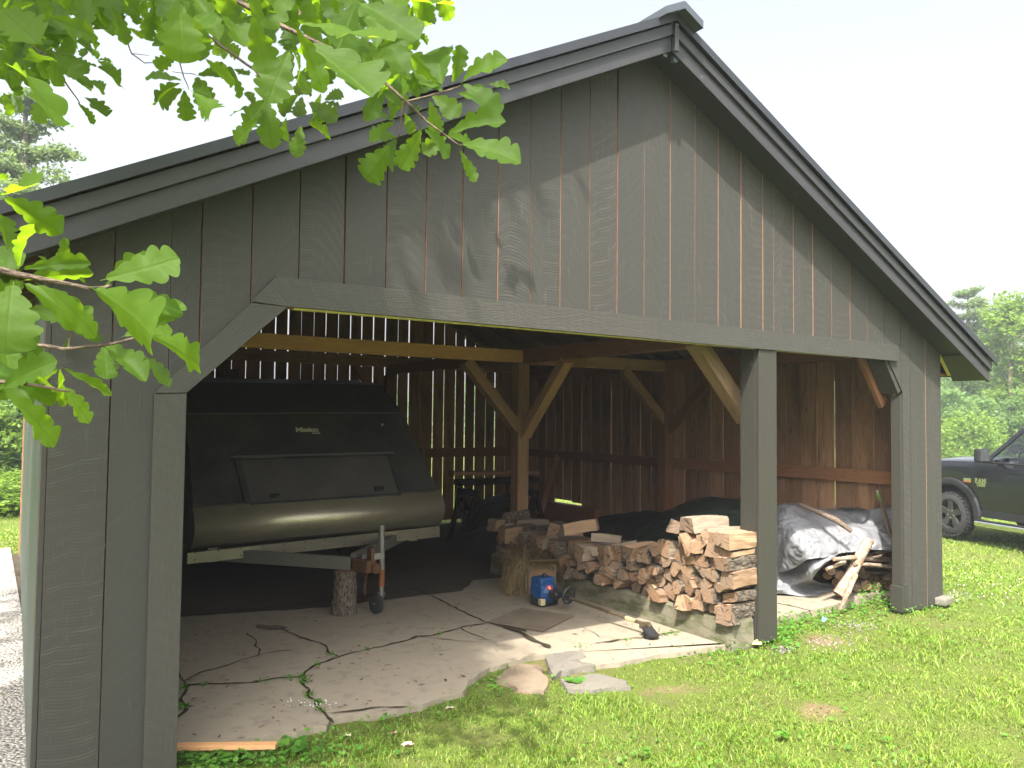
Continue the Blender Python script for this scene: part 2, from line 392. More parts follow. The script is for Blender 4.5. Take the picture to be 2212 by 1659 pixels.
def mat_leaf(name, dark, light, trans, tf=.45, veins=True, rough=.42):
    q = NT(name); s = q.xyz(q.bl()); u, v, r = s.outputs[0], s.outputs[1], s.outputs[2]
    c = q.mix(r, dark, light)
    tcol = q.mix(r, trans, [min(1, x*1.25) for x in trans])
    nrm = None
    if veins:
        au = q.math('ABSOLUTE', u)
        mid = q.ramp(au, [(.012, 1), (.03, 0)])
        sv = q.math('ABSOLUTE', q.math('SINE', q.math('MULTIPLY', q.math('SUBTRACT', v, q.math('MULTIPLY', au, .75)), 31.0)))
        sv = q.ramp(sv, [(.05, .55), (.16, 0)])
        ve = q.math('MAXIMUM', mid, sv)
        c = q.mix(q.math('MULTIPLY', ve, .3), c, [min(1, x*1.8) for x in light]); tcol = q.mix(q.math('MULTIPLY', ve, .35), tcol, [x*.55 for x in trans])
        bn = q.noise(q.vec(q.math('MULTIPLY', u, 6), q.math('MULTIPLY', v, 6), q.math('MULTIPLY', r, 50)), 2, 4).outputs[0]
        c = q.mix(q.math('MULTIPLY', bn, .5), c, [x*.6 for x in dark])
        nrm = q.bump(q.math('ADD', q.math('MULTIPLY', ve, -.5), bn), .35, .004)
    d = q.pbr(c, rough, nrm, 0, .25)
    t = q.n('BsdfTranslucent', {'Color': tcol}).outputs[0]
    return q.done(q.n('MixShader', {0: tf, 1: d, 2: t}).outputs[0])
M['oakleaf'] = mat_leaf('oak leaf', (.026, .064, .006), (.070, .130, .012), (.24, .40, .012), .58, True, .6)
M['weed'] = mat_leaf('clover and weed leaf', (.06, .16, .025), (.12, .26, .04), (.22, .46, .04), .4, False)
M['treeleaf'] = mat_leaf('broad tree leaf', (.06, .115, .032), (.13, .215, .065), (.25, .40, .09), .42, False, .55)
M['treeleaf2'] = mat_leaf('yellow green leaf', (.085, .15, .025), (.17, .26, .045), (.28, .42, .05), .42, False, .55)
M['needle'] = mat_leaf('pine needles', (.07, .12, .045), (.16, .225, .085), (.26, .36, .10), .35, False, .6)
def mat_bark(name, a, b, sc_=14, birch=False):
    q = NT(name); s = q.xyz(q.bl()); u, v, r = s.outputs[0], s.outputs[1], s.outputs[2]
    f = q.noise(q.vec(q.math('MULTIPLY', u, sc_*3.2), q.math('MULTIPLY', v, sc_), q.math('MULTIPLY', r, 31)), 1.5, 5, .65, .6).outputs[0]
    f2 = q.ramp(f, [(.38, 0), (.6, 1)])
    c = q.mix(f2, a, b)
    if birch:
        l = q.noise(q.vec(q.math('MULTIPLY', u, 7), q.math('MULTIPLY', v, 60), q.math('MULTIPLY', r, 31)), 1.5, 3, .6).outputs[0]
        c = q.mix(q.ramp(l, [(.58, 0), (.68, .8)]), c, (.12, .07, .045))
        pe = q.noise(q.vec(q.math('MULTIPLY', u, 5), q.math('MULTIPLY', v, 9), q.math('MULTIPLY', r, 77)), 1.5, 3, .6).outputs[0]
        c = q.mix(q.ramp(pe, [(.5, 0), (.6, .7)]), c, (.24, .125, .07))
    return q.done(q.pbr(c, .88, q.bump(f, 1.0, .02 if not birch else .008), 0, .2))
M['bark'] = mat_bark('grey brown oak bark', (.04, .03, .023), (.19, .155, .12), 16)
M['treebark'] = mat_bark('tree bark', (.10, .08, .065), (.26, .22, .185), 5)
M['birchbark'] = mat_bark('birch bark', (.25, .19, .14), (.40, .32, .25), 8, True)
M['twig'] = mat_bark('twig bark', (.10, .07, .055), (.24, .18, .14), 30)
def mat_endgrain():
    q = NT('sawn end grain'); s = q.xyz(q.bl()); u, v, r = s.outputs[0], s.outputs[1], s.outputs[2]
    rr = q.math('SQRT', q.math('ADD', q.math('MULTIPLY', u, u), q.math('MULTIPLY', v, v)))
    n = q.noise(q.vec(q.math('MULTIPLY', u, 12), q.math('MULTIPLY', v, 12), q.math('MULTIPLY', r, 40)), 1.5, 4).outputs[0]
    ring = q.math('SINE', q.math('ADD', q.math('MULTIPLY', rr, 620), q.math('MULTIPLY', n, 9)))
    saw = q.noise(q.vec(q.math('MULTIPLY', u, 40), q.math('MULTIPLY', v, 240), r), 1.5, 3).outputs[0]
    tone = q.ramp(r, [(0, (.24, .13, .065)), (.2, (.33, .215, .125)), (.4, (.17, .10, .058)), (.6, (.28, .19, .125)), (.8, (.21, .155, .112)), (1, (.12, .09, .07))])
    c = q.mix(q.math('ADD', .28, q.math('MULTIPLY', ring, .26)), tone, (.13, .065, .032))
    c = q.mix(q.ramp(n, [(.45, 0), (.7, .65)]), c, (.15, .108, .082))
    c = q.mix(q.math('MULTIPLY', saw, .35), c, (.34, .235, .155))
    at = q.n('TexVoronoi', {'Vector': q.vec(q.math('MULTIPLY', q.math('ARCTAN2', v, u), 2.6), q.math('MULTIPLY', rr, 3), r), 'Scale': 1.0, 'Randomness': 1.0}, feature='DISTANCE_TO_EDGE').outputs[0]
    ck = q.ramp(at, [(.012, 1), (.035, 0)])
    c = q.mix(q.math('MULTIPLY', ck, .8), c, (.03, .018, .012))
    return q.done(q.pbr(c, .85, q.bump(q.math('SUBTRACT', q.math('ADD', saw, n), ck), .5, .004), 0, .25))
M['endgrain'] = mat_endgrain()
M['split'] = mat_wood('split wood face', (.20, .118, .065), (.36, .235, .145), (.13, .085, .058), .15, .8, .55, 1.3)
M['splitgrey'] = mat_wood('weathered split wood', (.15, .112, .08), (.28, .222, .16), (.09, .068, .052), .2, .85, .5, 1.2)

# ---------------------------------------------------------------- ground
def sstep(a, b, x):
    t = min(1, max(0, (x-a)/(b-a))); return t*t*(3-2*t)
def gz(x, y):
    z = -0.035
    z -= .40*sstep(2.6, 7.5, x) + .5*sstep(9, 40, x)
    z -= .10*sstep(2.0, 9.0, y)*sstep(-4.9, -6.5, x) + .25*sstep(7.3, 12, y)*(1-sstep(-4.9, -6.5, x))
    return z
def grid_sheet(name, xs, ys, zf, mat):
    b = MB(); vs = [(x, y, zf(x, y)) for y in ys for x in xs]; n = len(xs)
    fs = [(j*n+i, j*n+i+1, (j+1)*n+i+1, (j+1)*n+i) for j in range(len(ys)-1) for i in range(n-1)]
    b.shared(vs, fs)
    return b.build(name, mat, smooth=True, recalc=False)
def spaced(lo, hi, fine_lo, fine_hi, st, gr=1.35):
    a = list(np.arange(fine_lo, fine_hi+1e-6, st)); s = st
    x = fine_hi
    while x < hi: s *= gr; x += s; a.append(x)
    s = st; x = fine_lo
    while x > lo: s *= gr; x -= s; a.insert(0, x)
    return a
gnd = setting(grid_sheet('ground', spaced(-240, 240, -8, 9, .25), spaced(-240, 260, -7, 10, .25),
    lambda x, y: gz(x, y)+.012*noise.noise((x*1.3, y*1.3, 0)) - (0 if max(abs(x), abs(y)) < 60 else 0), M['lawn']))

# bare earth floor under the back of the shed
b = MB(); b.face([(-4.62, 2.0, -.018), (2.42, 2.0, -.018), (2.42, 7.05, -.018), (-4.6, 7.05, -.018)])
setting(b.build('earth_floor', M['dirt'], recalc=False))

# concrete floor, traced edge, cracks filled with soil
def C6(x, y): return ((600+x/1.58)*.548611, (2300+y/1.58)*.548611)
def jit_line(pts, step=.06, amp=.012, seed=0):
    out = []
    for i in range(len(pts)-1):
        p, q = Vector(pts[i]), Vector(pts[i+1]); n = max(1, int((q-p).length/step)); d = (q-p).normalized(); pr = Vector((-d.y, d.x, 0))
        for k in range(n):
            t = k/n; pp = p.lerp(q, t)
            out.append(pp+pr*amp*2*noise.noise((pp.x*9+seed, pp.y*9, 1.3)))
    out.append(Vector(pts[-1])); return out
edgepx = [(380, 1608), (480, 1602), (560, 1592), (640, 1580), (714, 1566), (716, 1549), (765, 1545), (860, 1534), (935, 1514), (1000, 1494), (1012, 1471), (1060, 1441), (1120, 1426), (1186, 1412), (1262, 1440), (1310, 1433), (1400, 1419), (1500, 1404), (1600, 1386)]
front = [onZ(u, v) for u, v in edgepx]
outline = jit_line([Vector((-4.62, .42, 0)), Vector((-4.2, .36, 0))]+front, .07, .02)
slabtop = 0.0
back = [Vector((-.3, 2.95, 0)), Vector((-.75, 3.0, 0)), onZ(1000, 1276), onZ(700, 1312), onZ(388, 1332), Vector((-4.62, 2.9, 0))]
poly = outline + [Vector((-.22, .06, 0))] + jit_line(back, .1, .02)
b = MB()
b.face([(p.x, p.y, slabtop) for p in poly])
for i in range(len(poly)):
    p, q = poly[i], poly[(i+1) % len(poly)]
    b.face([(p.x, p.y, slabtop), (p.x, p.y, -.14), (q.x, q.y, -.14), (q.x, q.y, slabtop)])
cracks = [([(165, 625), (300, 622), (420, 622), (540, 618), (640, 610), (700, 597), (790, 590), (930, 580), (950, 555), (1040, 495), (1150, 460), (1260, 425), (1440, 385), (1530, 365), (1650, 330), (1740, 320), (1900, 275), (2010, 255), (2085, 243)], .016),
          ([(2085, 243), (1950, 180), (1820, 112), (1690, 58), (1640, 30)], .013), ([(2085, 243), (2212, 262), (2330, 300)], .02),
          ([(950, 580), (940, 610), (965, 650), (975, 690), (1010, 735), (1050, 790), (1085, 830), (1130, 870)], .02),
          ([(160, 520), (205, 640), (190, 730), (200, 790), (160, 840)], .014), ([(205, 610), (300, 550), (420, 518), (550, 478), (660, 445), (655, 400), (640, 350), (590, 305)], .007),
          ([(660, 445), (780, 420), (880, 408)], .006), ([(1150, 460), (1095, 425), (1075, 385), (980, 350), (900, 320), (800, 275)], .009),
          ([(1915, 278), (1990, 315), (2060, 340), (2110, 358)], .008), ([(1650, 330), (1790, 342), (1900, 362), (2050, 366)], .006), ([(1090, 805), (1250, 790), (1420, 770), (1600, 765)], .009),
          ([(170, 205), (600, 165), (1100, 110), (1400, 65), (1640, 35)], .02)]
K2 = lambda x, y: ((1700+x/1.7015)*.548611, (1800+y/1.7015)*.548611)
cracksP = [[onZ(*C6(x, y)) for x, y in c] for c, wd in cracks]; widths = [wd for c, wd in cracks]
cracksP += [[onZ(*K2(x, y)) for x, y in ((370, 1110), (480, 1135), (620, 1190), (720, 1250), (790, 1285))], [onZ(*K2(x, y)) for x, y in ((1090, 1255), (1250, 1228), (1420, 1210), (1560, 1188), (1700, 1170))],
            [onZ(*K2(x, y)) for x, y in ((1010, 1145), (1110, 1195), (1130, 1215))], [onZ(*K2(x, y)) for x, y in ((1690, 1165), (1830, 1205), (1990, 1250))]]
widths += [.035, .012, .005, .014]
for ci, (pl, wd) in enumerate(zip(cracksP, widths)):
    ln = jit_line(pl, .035, .014, ci*3.1)
    prevl = None
    for i, p in enumerate(ln):
        t = (ln[min(i+1, len(ln)-1)]-ln[max(i-1, 0)]).normalized(); pr = Vector((-t.y, t.x, 0))
        ww = wd*(.25+1.1*abs(noise.noise((p.x*6, p.y*6, ci)))+.25*random.random())
        if i in (0, len(ln)-1): ww = .001
        cur = (p+pr*ww+Vector((0, 0, .004+ci*.0004)), p-pr*ww+Vector((0, 0, .004+ci*.0004)))
        if prevl: b.face([prevl[0], cur[0], cur[1], prevl[1]], m=1)
        prevl = cur
SLAB_POLY = list(poly)
for (u, v, ru, rv, sd) in ((580, 1355, 46, 8, 1), (1395, 1318, 26, 5, 2)):
    pts = []
    for k in range(26):
        a = 6.283*k/26; rr = .75+.45*noise.noise((math.cos(a)*1.6, math.sin(a)*1.6, sd*3.7)); pts.append(onZ(u+math.cos(a)*ru*rr, v+math.sin(a)*rv*rr, .0025))
    b.face(pts, m=2)
floor = setting(b.build('concrete_floor', [M['concrete'], M['crack'], M['stain']], recalc=False))

# slab of the right bay and the kerb wall between the bays
b = MB(); rp = [onZ(u, v, .02) for u, v in ((1640, 1343), (1675, 1335), (1720, 1326), (1765, 1316), (1830, 1300), (1880, 1287), (1905, 1283))]
ol = jit_line([Vector((-.2, .1, .02))]+[Vector((p.x, p.y, .02)) for p in rp]+[Vector((2.38, .05, .02))], .06, .015, 5)
pl = [Vector((p.x, p.y, .02)) for p in ol]+[Vector((2.38, 3.3, .02)), Vector((-.2, 3.3, .02))]
b.face(pl)
for i in range(len(pl)):
    p, q = pl[i], pl[(i+1) % len(pl)]; b.face([p, p-Vector((0, 0, .15)), q-Vector((0, 0, .15)), q])
cr = jit_line([onZ(1680, 1303, .02), onZ(1760, 1322, .02)], .03, .012, 9)
for i in range(len(cr)-1):
    b.face([cr[i]+Vector((.006, .006, .004)), cr[i+1]+Vector((.006, .006, .004)), cr[i+1]+Vector((-.006, -.006, .004)), cr[i]+Vector((-.006, -.006, .004))], m=1)
BAY_POLY = list(pl)
setting(b.build('woodpile_floor', [M['concrete'], M['crack']], recalc=False))
b = MB(); ny = 40
prof = [(-.345, -.05), (-.335, .06), (-.33, .165), (-.315, .185), (-.13, .19), (-.115, .17), (-.11, -.05)]
vs = []
for j in range(ny+1):
    y = .03+j/ny*3.3
    for (x, z) in prof:
        k = .012*noise.noise((x*5, y*4, z*5))+.006*noise.noise((x*20, y*18, z*20))
        vs.append((x+k, y+(.03*noise.noise((z*9, 1, x*7)) if j == 0 else 0), z+k*.7))
n = len(prof)
fs = [(j*n+i, (j+1)*n+i, (j+1)*n+i+1, j*n+i+1) for j in range(ny) for i in range(n-1)]+[tuple(range(n))]
b.shared(vs, fs); setting(b.build('kerb', M['kerb']))
# broken concrete at the slab edge
def rubble(name, pxl, z0, h, mat, label, cat, kind=None, seed=0):
    pts = jit_line([onZ(u, v) for u, v in pxl]+[onZ(*pxl[0])], .05, .02, seed)[:-1]
    c = sum(pts, Vector())/len(pts); b = MB(); top = []
    for p in pts:
        top.append(Vector((c.x+(p.x-c.x)*.93, c.y+(p.y-c.y)*.93, z0+h*(.7+.6*noise.noise((p.x*5, p.y*5, seed))))))
    cc = Vector((c.x, c.y, z0+h))
    vs = [Vector((p.x, p.y, z0-.06)) for p in pts]+top+[cc]; n = len(pts)
    fs = [(i, (i+1) % n, n+(i+1) % n, n+i) for i in range(n)]+[(n+i, n+(i+1) % n, 2*n) for i in range(n)]
    b.shared(vs, fs); o = b.build(name, mat)
    if kind: o['kind'] = kind
    else: tag(o, label, cat)
    return o
M['rubble'] = mat_earth('crumbled pale concrete', (.13, .118, .098), (.25, .23, .195), 25)
M['brownslab'] = mat_earth('brown slab fragment', (.16, .118, .08), (.25, .20, .147), 8)
rubble('concrete_fragment', [(1078, 1448), (1120, 1427), (1168, 1432), (1190, 1470), (1178, 1486), (1120, 1484), (1070, 1466)], -.03, .022, M['brownslab'], 'flat brown fragment of broken slab at the ragged concrete edge', 'slab fragment', seed=2)
rubble('concrete_fragment', [(1172, 1418), (1215, 1404), (1258, 1412), (1290, 1440), (1215, 1452), (1195, 1462)], -.03, .045, M['rubble'], 'pale crumbled concrete patch where the slab edge has broken up', 'slab fragment', seed=3)
rubble('concrete_fragment', [(1205, 1462), (1290, 1455), (1362, 1466), (1368, 1478), (1300, 1484), (1222, 1484)], -.03, .03, M['rubble'], 'long pale concrete chunk lying in the grass off the slab', 'slab fragment', seed=4)

# gravel strip beside the left wall
def mat_gravel():
    q = NT('gravel'); tc = q.n('TexCoord').outputs['Object']
    vo = q.n('TexVoronoi', {'Vector': tc, 'Scale': 55.0, 'Randomness': 1.0})
    s = q.n('SeparateColor', {0: vo.outputs['Color']}).outputs[0]
    c = q.ramp(s, [(0, (.20, .19, .18)), (.4, (.36, .335, .30)), (.7, (.46, .425, .385)), (1, (.30, .26, .22))])
    c = q.mix(q.ramp(vo.outputs['Distance'], [(.55, 0), (.9, .6)]), c, (.12, .11, .10))
    return q.done(q.pbr(c, .85, q.bump(q.math('SUBTRACT', 1.0, vo.outputs['Distance']), 1.0, .02), 0, .3))
M['gravel'] = mat_gravel()
b = MB(); gl = []
for i in range(45):
    y = -1.2+i*.2; gl.append((y, -5.75+.12*noise.noise((y*1.3, 0, 0)), -4.60))
for i in range(44):
    (y0, a0, c0), (y1, a1, c1) = gl[i], gl[i+1]
    b.face([(a0, y0, gz(a0, y0)+.006), (c0, y0, gz(c0, y0)+.025), (c1, y1, gz(c1, y1)+.025), (a1, y1, gz(a1, y1)+.006)])
setting(b.build('gravel_strip', M['gravel'], recalc=False))
b = MB()
def pebble(x, y, z, s):
    n = 6; vs = []
    for k in range(n):
        a = 2*math.pi*k/n+random.random()*.5; vs.append((x+math.cos(a)*s*(.7+.5*random.random()), y+math.sin(a)*s*(.7+.5*random.random()), z))
    vs2 = [(x+(q[0]-x)*.6, y+(q[1]-y)*.6, z+s*(.5+.3*random.random())) for q in vs]
    b.shared(vs+vs2, [(k, (k+1) % n, n+(k+1) % n, n+k) for k in range(n)]+[tuple(range(n, 2*n))], r=random.random())
for i in range(6000):
    y = -1.0+7*random.random()**1.6; x = random.uniform(-5.7, -4.68); pebble(x, y, gz(x, y)+.012, random.uniform(.006, .016))
for i in range(300):   # pale stones in the grass by the right posts
    u, v = random.choice([(1790, 1385, 60, 22), (1850, 1350, 50, 12), (2070, 1283, 45, 14), (1690, 1400, 18, 8), (1720, 1365, 50, 14)])[:2], 0
    cx_, cy_, sx, sy = random.choice([(1790, 1388, 70, 22), (1850, 1350, 50, 12), (2065, 1285, 40, 10), (1690, 1402, 20, 8)])
    p = onZ(random.gauss(cx_, sx*.6), random.gauss(cy_, sy*.6), -.03); pebble(p.x, p.y, gz(p.x, p.y)+.004, random.uniform(.004, .011))
def mat_pebble():
    q = NT('pebbles'); r = q.xyz(q.bl()).outputs[2]
    return q.done(q.pbr(q.ramp(r, [(0, (.10, .098, .095)), (.4, (.17, .155, .14)), (.75, (.24, .22, .20)), (1, (.15, .12, .10))]), .8, None, 0, .3))
tag(b.build('gravel_stones', mat_pebble(), smooth=False, recalc=False), 'loose pale gravel stones beside the shed wall and posts', 'gravel', None, 'stuff')
# ---------------------------------------------------------------- the shed
RX, RZ, SL = -1.19, 4.31, .5          # ridge x, height of roof top, pitch
def ztop(x): return RZ-SL*abs(x-RX)
shed = thing('open_shed', 'dark grey board-sided open-front shed with a gabled roof', 'shed', (-1.1, 0, 0))
# front siding
gp = [(103, 900), (225, 1250), (370, 560), (435, 560), (545, 530), (647, 500), (746, 480), (835, 480), (920, 480), (999, 480), (1074, 600), (1143, 655), (1209, 662), (1272, 668), (1332, 678), (1390, 690), (1447, 695), (1500, 700), (1551, 705), (1600, 710), (1647, 715), (1671, 718), (1714, 725), (1756, 726), (1796, 731), (1836, 735), (1873, 740), (1910, 742), (1945, 750), (1965, 780), (1998, 790)]
gx = [-4.70]+[onY(u, v, 0).x for u, v in gp]+[2.455]
def zbot(x):
    if x < -4.12: return -.02
    if x < -3.70: return 1.76+(x+4.12)/.42*.44
    if x < 1.60: return 2.26
    if x < 1.83: return 2.2-(x-1.6)/.23*.3
    return -.02
b = MB()
for i in range(len(gx)-1):
    g = .0028+.0022*random.random() if i not in (17, 0) else .001
    x0, x1 = gx[i]+g, gx[i+1]-g
    cuts = [x0]+[c for c in (-4.12, -3.70, 1.60, 1.83, RX) if x0+.004 < c < x1-.004]+[x1]
    r = random.random(); yo = random.uniform(0, .004); lean = random.uniform(-.003, .003)
    for k in range(len(cuts)-1):
        a, c = cuts[k], cuts[k+1]
        za, zc = zbot(a+.001), zbot(c-.001); ta, tc_ = ztop(a)-.14, ztop(c)-.14
        nb = len(b.v)
        b.hexa([(a, -yo, za), (c, -yo, zc), (c, .025, zc), (a, .025, za), (a+lean, -yo, ta), (c+lean, -yo, tc_), (c+lean, .025, tc_), (a+lean, .025, ta)], r=r, m=0, me=0 if (1.58 < a < 1.98 or 1.58 < c < 1.98) else 1)
# board-local u measured from each board, v = height
o = b.build('front_siding', [M['siding'], M['rawedge']], shed)
# left pier corner edge, then pier trim, braces and lintel (trim boards proud of the siding)
def trim(name, pts, y0, y1, mat, me=None):
    """pts: outline in x,z (4 corners, long direction 0->3 / 1->2)"""
    b = MB(); a, c, d, e = pts
    b.hexa([(a[0], y0, a[1]), (c[0], y0, c[1]), (c[0], y1, c[1]), (a[0], y1, a[1]), (e[0], y0, e[1]), (d[0], y0, d[1]), (d[0], y1, d[1]), (e[0], y1, e[1])], m=0)
    return b.build(name, mat, shed, bevel=.002)
trim('post_trim', [(-4.262, -.02), (-4.122, -.02), (-4.122, 1.742), (-4.262, 1.735)], -.024, -.0045, M['trim'])
def P2(u, v): p = onY(u, v, -.028); return (p.x, p.z)
bl_, br_, tr_, tl_ = P2(338, 853), P2(400, 853), P2(622, 662), P2(543, 653)
trim('brace_trim', [(-4.262, 1.7375), (-4.122, 1.7445), P2(622, 663), P2(543, 654)], -.029, -.0045, M['trim'])
jx = P2(1423, 733)[0]
L0, L1 = P2(543, 652), P2(622, 661)
b = MB()
zb = lambda x: 2.187-.003*(x+3.7); zt = lambda x: 2.333-.004*(x+3.7)
b.hexa([(L0[0], -.032, L0[1]+.003), (L1[0], -.032, L1[1]+.003), (L1[0], -.0045, L1[1]+.003), (L0[0], -.0045, L0[1]+.003), (-3.70, -.032, 2.333), (-3.55, -.032, 2.333), (-3.55, -.0045, 2.333), (-3.70, -.0045, 2.333)])
# main lintel boards: long direction = x
def hb(x0, x1, z0a, z1a, z0b, z1b, y0, y1, m=0):
    b.hexa([(x0, y0, z0a), (x0, y0, z1a), (x0, y1, z1a), (x0, y1, z0a), (x1, y0, z0b), (x1, y0, z1b), (x1, y1, z1b), (x1, y1, z0b)], m=m)
b = MB()
ax = L0[0]
# mitred left end: quad running from the mitre to x=-3.55
b.hexa([(L1[0], -.032, zb(L1[0])), (-3.72, -.032, 2.333), (-3.72, -.0045, 2.333), (L1[0], -.0045, zb(L1[0])),
        (jx-.001, -.032, zb(jx)), (jx-.001, -.032, zt(jx)), (jx-.001, -.0045, zt(jx)), (jx-.001, -.0045, zb(jx))])
b.face([(L0[0], -.032, L0[1]+.002), (L1[0], -.032, zb(L1[0])), (-3.72, -.032, 2.333)], uv=[(0, 0), (0, .12), (.14, .12)], r=.4)
b.face([(L0[0], -.032, L0[1]+.002), (-3.72, -.032, 2.333), (-3.72, -.0045, 2.333), (L0[0], -.0045, L0[1]+.002)])
rx = P2(1940, 777)[0]
hb(jx+.001, rx, zb(jx)-.002, zt(jx)-.003, zb(rx)-.002, zt(rx)-.003, -.031, -.0045)
b.build('lintel', M['trim'], shed, bevel=.0015)
b = MB(); hb(-3.62, 1.1, 2.178, 2.19, 2.172, 2.184, -.006, .03); b.build('lintel_edge_strip', M['yellowstrip'], shed)
# right pier return, plinth block and corner brace
b = MB(); b.box((1.812, .049, .93), (.024, .088, 1.88)); b.build('pier_return', M['trimdark'], shed, bevel=.002)
b = MB(); b.box((1.80, .037, .10), (.06, .115, .22)); b.box((1.83, -.013, .11), (.06, .018, .24)); b.build('plinth_block', M['trimdark'], shed, bevel=.002)
b = MB(); b.beam((1.80, .09, 1.90), (1.565, .09, 2.22), .16, .045, (-.8, 0, -.6)); b.build('corner_brace', M['siding'], shed, bevel=.002)
b = MB(); b.beam((1.86, .20, 1.80), (1.50, .20, 2.28), .04, .12, (-.8, 0, -.6)); b.build('knee_brace', M['redwood'], shed)
# centre post, boxed in painted boards
b = MB(); b.box((.003, .078, 1.09), (.165, .135, 2.18), r=.2); pc = b.build('centre_post', M['rawedge'], shed)
b = MB(); b.hexa([(-.105, .012, .0), (-.105, .152, .0), (-.083, .152, .0), (-.083, .012, .0), (-.105, .012, 2.18), (-.105, .152, 2.18), (-.083, .152, 2.18), (-.083, .012, 2.18)], r=.31); b.build('side_board', M['trimdark'], pc, bevel=.002)
b = MB(); b.hexa([(-.098, -.018, .0), (.104, -.018, .0), (.104, .008, .0), (-.098, .008, .0), (-.098, -.018, 2.18), (.104, -.018, 2.18), (.104, .008, 2.18), (-.098, .008, 2.18)], r=.77); b.build('front_board', M['trimdark'], pc, bevel=.002)

# side and back walls
def wall_boards(b, p0, p1, zb_, zt_, th, gap, wmin, wmax, holes=None, m=0, me=None):
    """vertical boards from p0 to p1 (x,y), inside face on the left of the direction"""
    p0, p1 = Vector(p0+(0,)), Vector(p1+(0,)); L = (p1-p0).length; d = (p1-p0)/L; nrm = Vector((-d.y, d.x, 0)); t = 0
    while t < L-.02:
        wd = min(random.uniform(wmin, wmax), L-t); g = random.uniform(*gap); e = min(t+wd-g, L)
        a, c = p0+d*t, p0+d*e; z0a = zb_(a.x, a.y); za, zc = zt_(a.x, a.y), zt_(c.x, c.y); sk = random.uniform(-.004, .004)
        q = nrm*th; up_a, up_c = Vector((0, 0, za)), Vector((0, 0, zc)); dn = Vector((0, 0, z0a+random.uniform(0, .02)))
        b.hexa([a+dn, c+dn, c+q+dn, a+q+dn, a+up_a+d*sk, c+up_c+d*sk, c+q+up_c+d*sk, a+q+up_a+d*sk], m=m, me=me)
        t += wd
b = MB()
wall_boards(b, (-4.49, 7.0), (2.42, 7.0), lambda x, y: .03, lambda x, y: ztop(x)-.075, .018, (.007, .024), .17, .215)
b.build('back_wall', M['inwall'], shed)
b = MB()
wall_boards(b, (2.44, 7.02), (2.44, .03), lambda x, y: (.385 if 5.3 < y < 6.1 else .02), lambda x, y: 2.40, -.018, (.006, .019), .19, .235)
b.build('right_wall', M['inwall'], shed)
b = MB()
wall_boards(b, (-4.70, .03), (-4.52, 7.0), lambda x, y: -.02, lambda x, y: 2.47, -.025, (.003, .007), .16, .2)
lw = b.build('left_wall', M['sidewall'], shed)
b = MB(); b.box((2.40, 5.7, .17), (.14, 1.7, .36)); b.build('sill_timber', M['redwood'], shed)

# frame: posts, plates, beams, girts, braces
def fr(name, p0, p1, wd, ht, mat, up_=(0, 0, 1), bev=.004):
    b = MB(); b.beam(p0, p1, wd, ht, up_); return b.build(name, M[mat], shed, bevel=bev)
for x, y, mt in ((.1, 3.45, 'frame'), (.1, 6.9, 'redwood'), (2.34, 3.45, 'redwood'), (2.34, 6.88, 'redwood'), (2.34, .17, 'redwood'), (-4.52, 3.45, 'redwood'), (-4.46, 6.88, 'redwood'), (-4.2, .12, 'redwood'), (-2.2, 6.9, 'redwood')):
    fr('post', (x, y, -.02), (x, y, 2.24), .145, .145, mt, (0, 1, 0))
fr('tie_beam', (-4.6, 3.40, 2.32), (.18, 3.40, 2.32), .05, .14, 'newwood')
fr('tie_beam', (.182, 3.40, 2.30), (1.0, 3.40, 2.30), .05, .13, 'redwood')
fr('tie_beam', (1.0, 3.452, 2.31), (2.32, 3.452, 2.31), .05, .14, 'frame')
fr('roof_beam', (.12, 3.37, 2.325), (.12, .20, 2.325), .09, .15, 'redwood')
fr('roof_beam', (.10, 3.53, 2.33), (.10, 6.96, 2.33), .09, .15, 'redwood')
fr('front_beam', (-4.1, .11, 2.30), (1.9, .11, 2.30), .14, .20, 'redwood')
fr('wall_plate', (2.35, .19, 2.315), (2.35, 6.96, 2.315), .09, .13, 'redwood')
fr('wall_plate', (-4.5, .19, 2.33), (-4.44, 6.96, 2.33), .09, .15, 'redwood')
fr('wall_plate', (-4.44, 6.94, 2.44), (2.38, 6.94, 2.44), .10, .15, 'frame')
fr('girt', (2.385, .1, 1.10), (2.385, 3.37, 1.085), .045, .13, 'redwood')
fr('girt', (2.385, 3.53, 1.085), (2.385, 6.9, 1.08), .045, .12, 'redwood')
fr('girt', (-4.4, 6.965, 1.08), (2.35, 6.965, 1.08), .045, .14, 'redwood')
fr('knee_brace', (.055, 3.45, 1.52), (-.62, 3.45, 2.245), .12, .12, 'frame', (.7, 0, .7))
fr('knee_brace', (.12, 3.40, 1.44), (.12, 2.62, 2.245), .12, .10, 'frame', (0, .7, .7))
fr('knee_brace', (2.30, 3.45, 1.62), (1.62, 3.45, 2.24), .10, .11, 'frame', (-.7, 0, .7))
fr('knee_brace', (2.34, 3.40, 1.50), (2.34, 2.55, 2.24), .08, .10, 'redwood', (0, .7, .7))
fr('knee_brace', onY(1612, 905, .34), onY(1500, 735, .34), .12, .12, 'roofdeck', (.7, 0, .7))
fr('knee_brace', (-2.2, 6.88, 1.7), (-2.8, 6.88, 2.36), .10, .10, 'redwood', (.7, 0, .7))
fr('knee_brace', (.1, 6.82, 1.62), (-.5, 6.82, 2.36), .10, .10, 'redwood', (.7, 0, .7))
fr('batten', (-.9, 6.93, 2.75), (.4, 6.93, 2.35), .04, .09, 'redwood')

